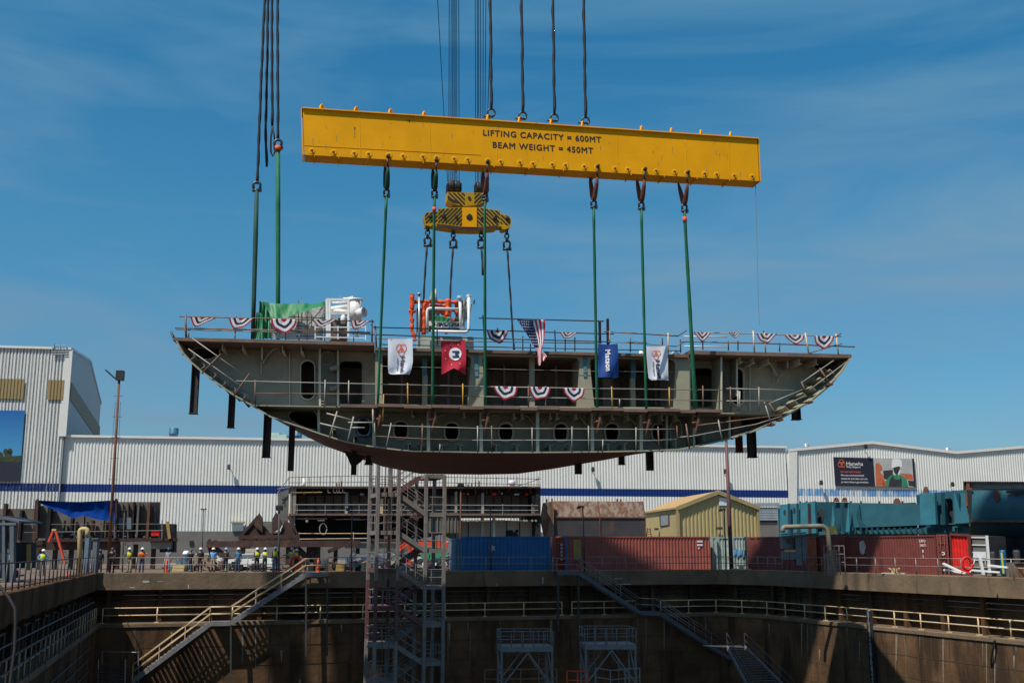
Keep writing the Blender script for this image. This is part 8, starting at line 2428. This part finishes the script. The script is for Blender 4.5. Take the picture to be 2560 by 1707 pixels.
# portable toilet
pt_ = thing('portable_toilet', 'blue-grey portable toilet with a white roof', 'portable toilet', V(xat(467, 98, 1), 98, 0))
x0, x1 = xat(457, 98, 1), xat(478, 98, 1); zz = zat(1384, 98)
mb = MB(); mb.box(x0, x1, 98, 99.1, 0, zz); mb.build('cabin', 'toilet_blue', pt_)
mb = MB(); mb.hexa([V(x0 - .05, 97.95, zz), V(x1 + .05, 97.95, zz), V(x1 + .05, 99.15, zz), V(x0 - .05, 99.15, zz), V(x0 + .05, 98.1, zz + .28), V(x1 - .05, 98.1, zz + .28), V(x1 - .05, 99, zz + .28), V(x0 + .05, 99, zz + .28)]); mb.build('roof', 'white_paint', pt_)
mb = MB(); mb.box(x0 + .12, x1 - .12, 97.96, 98.0, 0.08, zz - .1); mb.build('door', 'galv_blue', pt_)
# machinery under and behind the tower
om = thing('orange_boom_lift', 'orange boom lift standing behind the stair tower', 'boom lift', V(xat(1030, 100, 1), 100, 0))
for pts, wd, m in (([(1020, 1375), (1062, 1355), (1120, 1362)], 0.5, 'orange_paint'), ([(992, 1378), (1010, 1362), (1022, 1356)], 0.35, 'orange_paint'), ([(1000, 1405), (1024, 1418)], 0.25, 'orange_paint'), ([(1024, 1395), (1024, 1424)], 0.25, 'cone_orange'), ([(1060, 1372), (1115, 1376)], 0.3, 'leg_rust')):
    mb = MB()
    P = [W(x, y, 100) for x, y in pts]
    for a, c in zip(P, P[1:]): mb.bar(a, c, wd, wd * 1.1)
    mb.build('boom', m, om)
mb = MB(); mb.box(xat(1055, 100, 1), xat(1120, 100, 1), 99.5, 101.5, 0.5, 1.5); mb.build('chassis', 'photo_green', om)
for x in (1062, 1085, 1112):
    mb = MB(); mb.lathe(V(xat(x, 99.3, .5), 99.3, 0.5), V(0, 1, 0), [(.5, 0), (.5, .4)], 16); w_ = mb.build('wheel', 'photo_dark', om)
    mb = MB(); mb.lathe(V(xat(x, 99.3, .5), 99.25, 0.5), V(0, 1, 0), [(.24, 0), (.24, .04)], 12); mb.build('rim', 'flag_white', w_)
gt = thing('grey_trailer', 'grey lorry box with white lettering left of the blue container', 'trailer', V(xat(1090, 103, 1), 103, 0))
mb = MB(); P = [W(x, y, 103) for x, y in ((1040, 1350), (1100, 1336), (1136, 1352), (1136, 1385), (1040, 1385))]; mb.plate(P, [], V(0, 3, 0)); mb.build('body', 'tower_grey', gt)
mb = MB(); put_text(mb, 'S3 2T', W(1089, 1359, 102.95), V(1, 0, -0.12).normalized(), UP, 0.5, 0.02); mb.build('lettering', 'flag_white', gt)
for x in (1052, 1120):
    mb = MB(); mb.lathe(V(xat(x, 103, .5), 102.9, 0.5), V(0, 1, 0), [(.5, 0), (.5, .4)], 14); mb.build('wheel', 'photo_dark', gt)
b = MB(); 
for k in range(7): b.obox(W(1136 + (k % 3) * 5, 1335 - k * 1.2, 90.4), V(.25, 0, 0), V(0, .3, 0), V(0, 0, .08))
b = MB(); P = [W(x, y, 91.5) for x, y in ((1264, 1340), (1264, 1325), (1281, 1324), (1284, 1331), (1290, 1323), (1297, 1323), (1293, 1335), (1298, 1341))]; b.plate(P, [], V(0, .8, 0))
single(b, 'scrap_heap', 'block_dark', 'small dark scrap on the roof of the blue container', 'scrap')

# ------------------------------------------------------------------ teal ship blocks at the right
YR = 112.0
TL = Plane((xat(1950, 118, 4), 118), (xat(2300, 104, 4), 104))
def Tq(x, y, d=0.0): return TL.pt(x, y, d)
ta = thing('teal_ship_block', 'long teal ship block with rusty lifting lugs under the billboard', 'ship section', TL.at(2130, 0, 0), group='teal ship blocks at the right')
def tpl(par, pl, pts, m, name, d=0, th=0.3, holes=()):
    mb = MB(); mb.plate([pl.pt(x, y, d) for x, y in pts], [[pl.pt(x, y, d) for x, y in h] for h in holes], pl.n * th); return mb.build(name, m, par)
ov1 = [(2053 + 7 * math.cos(R(k * 30)), 1287 + 18 * math.sin(R(k * 30))) for k in range(12)]
tpl(ta, TL, [(1950, 1261), (2000, 1257), (2000, 1335), (1950, 1340)], 'teal_light', 'panel', 0.4)
tpl(ta, TL, [(2001, 1256), (2037, 1253), (2040, 1332), (2001, 1335)], 'teal_light', 'panel', 0.0)
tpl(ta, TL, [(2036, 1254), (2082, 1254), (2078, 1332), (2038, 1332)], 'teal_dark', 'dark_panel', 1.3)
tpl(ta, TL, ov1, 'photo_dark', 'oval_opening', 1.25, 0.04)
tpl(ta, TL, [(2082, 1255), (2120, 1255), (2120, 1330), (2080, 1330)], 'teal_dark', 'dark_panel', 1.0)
tpl(ta, TL, [(2120, 1256), (2300, 1259), (2305, 1312), (2205, 1316), (2120, 1318)], 'teal', 'panel', 0.3)
tpl(ta, TL, [(2082, 1256), (2087, 1300), (2085, 1330), (2077, 1330)], 'teal_light', 'web_plate', -0.4, 0.1)
tpl(ta, TL, [(2121, 1256), (2124, 1285), (2124, 1328), (2114, 1330), (2117, 1290)], 'teal_light', 'web_plate', -0.4, 0.1)
tpl(ta, TL, [(2148, 1260), (2152, 1300), (2168, 1318), (2150, 1318), (2140, 1290)], 'teal_dark', 'bracket', 0.1, 0.1)
for k, (x, y) in enumerate(((1961, 1280), (1985, 1275))):
    mb = MB(); mb.plate([TL.pt(x + 3 * math.cos(R(30 * i)), y + 7 * math.sin(R(30 * i)), 0.35) for i in range(12)], [], TL.n * 0.03); mb.build('oval_opening', 'photo_dark', ta)
for x in (1972, 1994, 2022, 2107):
    mb = MB(); mb.bar(TL.pt(x, 1258, -0.1), TL.pt(x + 2, 1332, -0.1), 0.2, 0.3); mb.build('stiffener', 'teal_dark' if x != 2022 else 'rust_dark', ta)
tpl(ta, TL, [(1950, 1331), (2100, 1327), (2450, 1312), (2450, 1334), (2100, 1334), (1950, 1342)], 'teal', 'base_plate', 0.5, 4)
for k in range(22):
    x = 2096 + k * 14
    mb = MB(); mb.bar(TL.pt(x, 1318, 0.2), TL.pt(x, 1332, 0.2), 0.08, 0.35); mb.build('rib', 'teal_dark', ta)
mb = MB(); P = [TL.pt(x, y, 1.4) for x, y in ((1950, 1262), (2090, 1254), (2300, 1259))]; 
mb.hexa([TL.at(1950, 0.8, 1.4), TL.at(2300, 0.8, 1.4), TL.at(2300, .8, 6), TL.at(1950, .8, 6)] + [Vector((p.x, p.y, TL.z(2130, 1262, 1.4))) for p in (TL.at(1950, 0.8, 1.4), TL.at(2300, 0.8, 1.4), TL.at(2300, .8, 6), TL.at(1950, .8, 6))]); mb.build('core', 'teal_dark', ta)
def lug(par, pl, x, y, w_, h_, d=0.6, hole=True):
    P = [(x - w_, y), (x - w_ * .7, y - h_ * .6), (x - w_ * .3, y - h_), (x + w_ * .3, y - h_), (x + w_ * .7, y - h_ * .6), (x + w_, y)]
    H = [[(x + w_ * .28 * math.cos(R(45 * k)), y - h_ * .62 + w_ * .28 * math.sin(R(45 * k))) for k in range(8)]] if hole else []
    tpl(par, pl, P, 'leg_rust', 'lifting_lug', d, 0.2, H)
lug(ta, TL, 2089, 1254, 6, 11); lug(ta, TL, 2110, 1254, 6, 11); lug(ta, TL, 2241, 1259, 9, 14, hole=False)
for x in (1998, 2014, 2034, 2125, 2150, 2196, 2254): tpl(ta, TL, [(x, 1259), (x, 1252), (x + 3, 1252), (x + 3, 1259)], 'rust_dark', 'stud', 0.5, .1)
TM = Plane((xat(2298, 103, 4), 103), (xat(2432, 98, 4), 98))
tb2 = thing('teal_ship_block', 'teal ship block with a tall dark doorway behind the maroon container', 'ship section', TM.at(2360, 0, 0), group='teal ship blocks at the right')
tpl(tb2, TM, [(2299, 1233), (2336, 1231), (2340, 1310), (2301, 1312)], 'teal_light', 'panel', 0)
tpl(tb2, TM, [(2335, 1231), (2410, 1224), (2436, 1222), (2431, 1310), (2340, 1311)], 'teal', 'panel', 0.9, 0.3, [[(2362, 1247), (2376, 1244), (2381, 1250), (2385, 1307), (2369, 1308)]])
tpl(tb2, TM, [(2360, 1240), (2384, 1240), (2388, 1309), (2366, 1309)], 'photo_dark', 'doorway', 1.6, .3)
tpl(tb2, TM, [(2385, 1232), (2400, 1232), (2431, 1240), (2430, 1306), (2387, 1308)], 'teal_light', 'panel', 0.75, .1)
tpl(tb2, TM, [(2388, 1232), (2398, 1232), (2398, 1268)], 'teal_dark', 'bracket', 0.5, .1)
tpl(tb2, TM, [(2340, 1255), (2358, 1258), (2356, 1262), (2342, 1262)], 'teal_dark', 'bracket', 0.4, .4)
tpl(tb2, TM, [(2411, 1233), (2418, 1233), (2420, 1262), (2415, 1268)], 'rust', 'rusty_bracket', 0.4, .2)
for x in (2337, 2357): 
    mb = MB(); mb.bar(TM.pt(x, 1232, .3), TM.pt(x + 2, 1310, .3), 0.15, .5); mb.build('stiffener', 'teal_dark', tb2)
mb = MB(); mb.hexa([TM.at(2302, .5, 2), TM.at(2430, .5, 2), TM.at(2430, .5, 8), TM.at(2302, .5, 8)] + [Vector((p.x, p.y, TM.z(2360, 1233, 2))) for p in (TM.at(2302, 0.8, 2), TM.at(2430, 0.8, 2), TM.at(2430, .8, 8), TM.at(2302, .8, 8))]); mb.build('core', 'teal_dark', tb2)
lug(tb2, TM, 2313, 1232, 6, 16, hole=False)
TR_ = Plane((xat(2412, 96, 5), 96), (xat(2640, 90, 5), 90))
tc_ = thing('teal_ship_block', 'big curved teal hull block with a rusty stain at the right edge', 'ship section', TR_.at(2520, 0, 0), group='teal ship blocks at the right')
# curved shell: rows of px outline from top to bottom with depth
rows_ = [(1220, 0.0), (1245, -0.2), (1275, -0.2), (1300, 0.1), (1303, 0.12), (1318, 0.6), (1333, 1.4), (1342, 2.2)]
mb = MB()
def tr(i, j):
    x = (2431, 2430, 2429, 2428, 2428, 2426, 2424, 2423)[j] + i * 20
    return TR_.pt(x, rows_[j][0], rows_[j][1])
mb.grid(tr, 12, 3, None); mb.build('upper_shell', 'teal', tc_)
mb = MB(); mb.grid(lambda i, j: tr(i, j + 4), 12, 3, None); mb.build('lower_shell', 'teal_dark', tc_)
mb = MB(); mb.bar(TR_.pt(2425, 1302, -0.1), TR_.pt(2640, 1303, -0.1), 0.3, 0.18); mb.build('seam', 'rust', tc_)
mb = MB(); mb.plate([TR_.pt(x, y, -0.1) for x, y in ((2411, 1203), (2640, 1206), (2640, 1222), (2430, 1222))], [], TR_.n * 0.4); mb.build('top_band', 'tower_grey', tc_)
mb = MB(); mb.bar(TR_.pt(2410, 1204, -0.3), TR_.pt(2640, 1206, -0.3), 0.3, 0.1); mb.bar(TR_.pt(2412, 1204, -.2), TR_.pt(2412, 1225, -.2), .2); mb.build('top_edge', 'rust_dark', tc_)
mb = MB(); mb.plate([TR_.pt(x, y, -0.32) for x, y in ((2486, 1223), (2496, 1223), (2499, 1245), (2492, 1256), (2485, 1248), (2484, 1235))], [], TR_.n * 0.02); mb.build('rust_stain', 'leg_rust', tc_)
mb = MB(); mb.bar(TR_.pt(2516, 1229, -.4), TR_.pt(2640, 1231, -.4), .12, .2); mb.bar(TR_.pt(2540, 1231, -.4), TR_.pt(2539, 1240, -.4), .1); mb.build('stiffener', 'rust_dark', tc_)
tpl(tc_, TR_, [(2416, 1208), (2424, 1208), (2424, 1218), (2430, 1222), (2412, 1226), (2416, 1220)], 'leg_rust', 'lifting_lug', -0.4, .2)
mb = MB(); mb.hexa([TR_.at(2432, .2, 2.5), TR_.at(2640, .2, 2.5), TR_.at(2640, .2, 12), TR_.at(2432, .2, 12)] + [Vector((p.x, p.y, TR_.z(2500, 1222, 2.5))) for p in (TR_.at(2432, .2, 2.5), TR_.at(2640, .2, 2.5), TR_.at(2640, .2, 12), TR_.at(2432, .2, 12))]); mb.build('core', 'block_dark', tc_)

# loose steel, hoses and timber lying about the yard, past counting
rg = random.Random(21); b = MB()
for k in range(420):
    Y = rg.uniform(93, 104); px = rg.uniform(425, 1130); x = xat(px, Y, .5); z = rg.uniform(0.05, 1.3) * rg.random() + .05
    b.cur = rg.randrange(6); L_ = rg.uniform(.2, 1.3); a = rg.uniform(0, 3.1)
    d_ = V(math.cos(a), math.sin(a) * .5, rg.uniform(-.1, .5) if rg.random() < .4 else 0) * L_
    if rg.random() < .6: b.bar(V(x, Y, z), V(x, Y, z) + d_, rg.uniform(.04, .14), rg.uniform(.04, .2))
    else: b.obox(V(x, Y, z * .6 + .1), V(rg.uniform(.1, .45), 0, 0), V(0, rg.uniform(.1, .4), 0), V(0, 0, rg.uniform(.08, .35)))
tag(b.build('yard_clutter', ['rust_dark', 'block_dark', 'rust', 'brick', 'toilet_blue', 'block_cream']), 'loose steel, timber and hoses lying in heaps behind the people', 'clutter', kind='stuff')

# ------------------------------------------------------------------ people
def skin_mesh(verts, edges, radii, root=0, sub=1):
    me = bpy.data.meshes.new('body'); me.from_pydata(verts, edges, []); me.update()
    ob = bpy.data.objects.new('body_tmp', me); COL.objects.link(ob)
    md = ob.modifiers.new('skin', 'SKIN'); md.use_smooth_shade = True
    sv = me.skin_vertices[0].data
    for i, r_ in enumerate(radii):
        sv[i].radius = r_ if isinstance(r_, tuple) else (r_, r_); sv[i].use_root = (i == root)
    ob.modifiers.new('sub', 'SUBSURF').levels = sub
    bpy.context.view_layer.update()
    dg = bpy.context.evaluated_depsgraph_get()
    res = bpy.data.meshes.new_from_object(ob.evaluated_get(dg))
    bpy.data.objects.remove(ob); bpy.data.meshes.remove(me)
    return res
def person(label, p, rz, arms, shirt, trousers, hat, vest=None, skin='skin', lean=0.0, H=1.74, long_sleeve=False):
    """p = feet point; arms = list of two (elbow, hand) offsets; faces -Y before rotation"""
    t_ = thing('person', label, 'person', p, rz, 'people watching from the quay', local=True)
    s = H / 1.74
    pel = V(0, 0, 0.95); ch_ = V(0, -lean * .5, 1.22); nk = V(0, -lean, 1.47); hd = V(0, -lean * 1.15, 1.62)
    vs = [pel, ch_, nk, V(0, -lean * 1.1, 1.53), hd + UP * 0.0, hd + UP * 0.09]; es = [(0, 1), (1, 2), (2, 3), (3, 4), (4, 5)]
    rd = [(0.15, 0.11), (0.155, 0.115), (0.10, 0.08), 0.055, (0.078, 0.095), (0.07, 0.08)]
    legs = []
    for sg in (-1, 1):
        i = len(vs); vs += [V(sg * .09, 0, .88), V(sg * .11, -.02, .5), V(sg * .12, .02, .10), V(sg * .13, -.13, .045)]
        es += [(0, i), (i, i + 1), (i + 1, i + 2), (i + 2, i + 3)]; rd += [0.09, 0.058, 0.042, 0.035]
        legs.append([vs[i], vs[i + 1], vs[i + 2]])
    arm_pts = []
    for sg, (el, ha) in zip((-1, 1), arms):
        i = len(vs); shd = V(sg * .18, -lean * .95, 1.42); e_ = shd + V(sg * el[0], el[1], el[2]); h_ = e_ + V(sg * ha[0], ha[1], ha[2])
        vs += [shd, e_, h_]; es += [(2, i), (i, i + 1), (i + 1, i + 2)]; rd += [0.055, 0.04, 0.028]
        hd_dir = (h_ - e_).normalized(); acr = hd_dir.cross(V(0, 1, 0.3)).normalized()
        palm = h_ + hd_dir * 0.06; vs.append(palm); j = len(vs) - 1; es.append((i + 2, j)); rd.append((0.036, 0.02))
        for f_ in range(4):
            vs.append(palm + hd_dir * (0.09 + 0.012 * (f_ in (1, 2))) + acr * (0.016 * (f_ - 1.5) * 1.2) + UP * -0.01); es.append((j, len(vs) - 1)); rd.append(0.009)
        vs.append(h_ + hd_dir * 0.06 + acr * 0.055); es.append((i + 2, len(vs) - 1)); rd.append(0.010)
        arm_pts.append((shd, e_, h_))
    me = skin_mesh([tuple(v * s) for v in vs], es, [tuple(x * s for x in r_) if isinstance(r_, tuple) else r_ * s for r_ in rd])
    me.materials.append(MATS[skin])
    bo = bpy.data.objects.new('body', me); COL.objects.link(bo); bo.parent = t_
    # face: nose, eyes, mouth and ears
    fc = hd + V(0, -0.085, 0.03)
    mb = MB(); mb.add([v * s for v in (fc + V(-.018, .01, -.03), fc + V(.018, .01, -.03), fc + V(0, .012, .02), fc + V(0, -.025, -.025))], [(0, 1, 3), (1, 2, 3), (2, 0, 3), (0, 2, 1)])
    for sg in (-1, 1): mb.lathe((hd + V(sg * .085, 0.01, .0)) * s, V(sg, 0, 0), [(0.03, -.01), (0.02, .015)], 7)
    mb.build('nose_and_ears', skin, bo)
    mb = MB()
    for sg in (-1, 1): mb.obox((fc + V(sg * .03, .008, .02)) * s, V(.014, 0, 0), V(0, .006, 0), V(0, 0, .007))
    mb.obox((fc + V(0, .004, -.055)) * s, V(.022, 0, 0), V(0, .006, 0), V(0, 0, .005)); mb.build('eyes_and_mouth', 'photo_dark', bo)
    # clothes
    tv = [pel + UP * -0.08, V(0, -lean * .3, 1.1), ch_ + UP * .06, nk + UP * -0.05]; te = [(0, 1), (1, 2), (2, 3)]; tr_ = [(0.175, 0.13), (0.17, 0.13), (0.185, 0.135), (0.14, 0.10)]
    for (a, e_, h_) in arm_pts:
        i = len(tv); tv += [a, e_ if not long_sleeve else e_]; te += [(3, i), (i, i + 1)]; tr_ += [0.073, 0.056]
        if long_sleeve: tv.append(e_.lerp(h_, .9)); te.append((i + 1, i + 2)); tr_.append(0.04)
        else: tv[-1] = a.lerp(e_, 0.85)
    me = skin_mesh([tuple(v * s) for v in tv], te, [tuple(x * s for x in r_) if isinstance(r_, tuple) else r_ * s for r_ in tr_]); me.materials.append(MATS[shirt])
    o = bpy.data.objects.new('shirt', me); COL.objects.link(o); o.parent = t_
    tv = [pel + UP * 0.02, pel + UP * 0.14]; te = [(0, 1)]; tr_ = [(0.165, 0.125), (0.15, 0.11)]
    for (a, k, f_) in legs:
        i = len(tv); tv += [a, k, f_]; te += [(0, i), (i, i + 1), (i + 1, i + 2)]; tr_ += [0.105, 0.078, 0.065]
    me = skin_mesh([tuple(v * s) for v in tv], te, [tuple(x * s for x in r_) if isinstance(r_, tuple) else r_ * s for r_ in tr_]); me.materials.append(MATS[trousers])
    o = bpy.data.objects.new('trousers', me); COL.objects.link(o); o.parent = t_
    for (a, k, f_) in legs:
        mb = MB(); c = V(f_.x, -.06, 0) * s; mb.lathe(c + V(0, .06, 0), UP, [(.06, 0), (.06, .1), (.055, .14)], 10); mb.obox(c + V(0, -.04, .035), V(.05, 0, 0), V(0, .1, 0), V(0, 0, .035)); mb.build('boot', 'photo_dark', t_)
    if vest:
        tv = [V(0, -lean * .2, 1.02), ch_ + UP * .04, nk + UP * -0.06]; 
        tv += [V(-.13, -lean * .95, 1.40), V(.13, -lean * .95, 1.40)]
        me = skin_mesh([tuple(v * s) for v in tv], [(0, 1), (1, 2), (2, 3), (2, 4)], [(0.21 * s, 0.16 * s), (0.23 * s, 0.165 * s), (0.18 * s, 0.13 * s), 0.095 * s, 0.095 * s]); me.materials.append(MATS[vest])
        o = bpy.data.objects.new('vest', me); COL.objects.link(o); o.parent = t_
    mb = MB(); c = (hd + V(0, 0, 0.055)) * s
    mb.lathe(c, V(0, -.05, 1), [(.155 * s, 0), (.15 * s, .012), (.115 * s, .02), (.118 * s, .06), (.10 * s, .10), (.05 * s, .13), (.02 * s, .137)], 14)
    mb.obox(c + V(0, -.14, .008) * s, V(.07, 0, 0) * s, V(0, .05, 0) * s, V(0, 0, .008) * s)
    mb.build('hard_hat', hat, t_)
    return t_
DOWN = [((.05, .02, -.28), (.0, -.06, -.25)), ((.05, .02, -.28), (.0, -.06, -.25))]
HIPS = [((.16, .05, -.22), (-.18, -.08, -.14)), ((.16, .05, -.22), (-.18, -.08, -.14))]
RAIL_ = [((.10, -.12, -.22), (-.02, -.24, -.02)), ((.10, -.12, -.22), (-.06, -.22, -.04))]
FOLD = [((.04, -.06, -.26), (-.22, -.16, .02)), ((.04, -.06, -.26), (-.20, -.18, .05))]
PHONE = [((.06, -.12, -.22), (-.12, -.18, .16)), ((.05, .0, -.28), (-.05, -.14, -.2))]
RAISE = [((.05, -.1, -.24), (-.1, -.2, .12)), ((.05, -.1, -.24), (-.1, -.2, .12))]
def pk(px, off=0.75): 
    p = KF.at(px, 0.12, off); return p
PEOPLE = [
    ('person in a black jacket and dark cap at the dock corner post', V(xat(250, 82.5, 1), 82.5, 0.0), 0.2, DOWN, 'cloth_black', 'photo_dark', 'hat_navy', None, 'skin_dark', 0),
    ('person in dark clothes and navy hat leaning on the rail near the corner', pk(279), 0.1, RAIL_, 'cloth_black', 'cloth_black', 'hat_navy', None, 'skin', 0.12),
    ('person in a lime vest over black sleeves leaning on the rail', pk(323), -0.1, RAIL_, 'cloth_black', 'khaki', 'hat_white', 'vest_lime', 'skin', 0.14),
    ('person in an orange vest leaning on the rail', pk(353), 0.3, [((.10, -.12, -.22), (-.02, -.24, -.02)), ((.22, -.08, -.16), (.1, -.18, -.06))], 'vest_orange', 'jeans', 'hat_white', 'vest_orange', 'skin_dark', 0.14),
    ('person in light grey overalls with a dark cap behind the orange cone', pk(419, 1.3), -0.2, DOWN, 'shirt_grey', 'shirt_grey', 'hat_navy', None, 'skin_dark', 0),
    ('person in black with a white hard hat at the thin lamp post', pk(499), 0.15, PHONE, 'cloth_black', 'cloth_black', 'hat_white', None, 'skin', 0),
    ('person in a light blue shirt and khaki trousers', pk(531), 0.0, DOWN, 'shirt_blue', 'khaki', 'hat_white', None, 'skin_dark', 0),
    ('person all in black with a pale blue hard hat, holding hands together', pk(563), -0.1, FOLD, 'cloth_black', 'cloth_black', 'hat_blue', None, 'skin', 0),
    ('person in a dark blue polo shirt and jeans with arms hanging', pk(594), 0.05, DOWN, 'shirt_teal', 'jeans', 'hat_white', None, 'skin_dark', 0),
    ('leftmost person of the group in lime vests, arms folded', pk(641), 0.3, FOLD, 'cloth_black', 'cloth_black', 'hat_white', 'vest_lime', 'skin', 0.05),
    ('second person of the lime vest group, in dark trousers', pk(661), -0.15, FOLD, 'shirt_grey', 'cloth_black', 'hat_white', 'vest_lime', 'skin_dark', 0),
    ('third and tallest person of the lime vest group, in jeans', pk(687), 0.0, DOWN, 'cloth_black', 'jeans', 'hat_white', 'vest_lime', 'skin_dark', 0),
    ('person in a lime vest with a pale blue hard hat at the stair head', pk(728, 1.6), 0.2, RAISE, 'shirt_grey', 'khaki', 'hat_blue', 'vest_lime', 'skin_dark', 0),
    ('short person in a lime vest behind the red life ring', pk(740, 1.9), -0.2, DOWN, 'cloth_black', 'cloth_black', 'hat_white', 'vest_lime', 'skin', 0),
    ('lone person in a lime vest with hands on hips behind the left railing', V(xat(107, 76, 1), 76, 0.0), 0.25, HIPS, 'shirt_blue', 'photo_dark', 'hat_white', 'vest_lime', 'skin_dark', 0),
    ('small distant person in a dark jacket left of the person by the lamp post', V(xat(477, 91, 1), 91, 0), 0.9, DOWN, 'cloth_black', 'jeans', 'hat_navy', None, 'skin', 0),
]
for (lb, p, rz, arms, sh_, tr2, ht, vs_, sk, ln) in PEOPLE:
    person(lb, p, rz, arms, sh_, tr2, ht, vs_, sk, ln, H=1.66 if 'short' in lb else (1.82 if 'tallest' in lb else 1.75), long_sleeve=(sh_ in ('cloth_black', 'shirt_grey')) or 'hips' in lb)
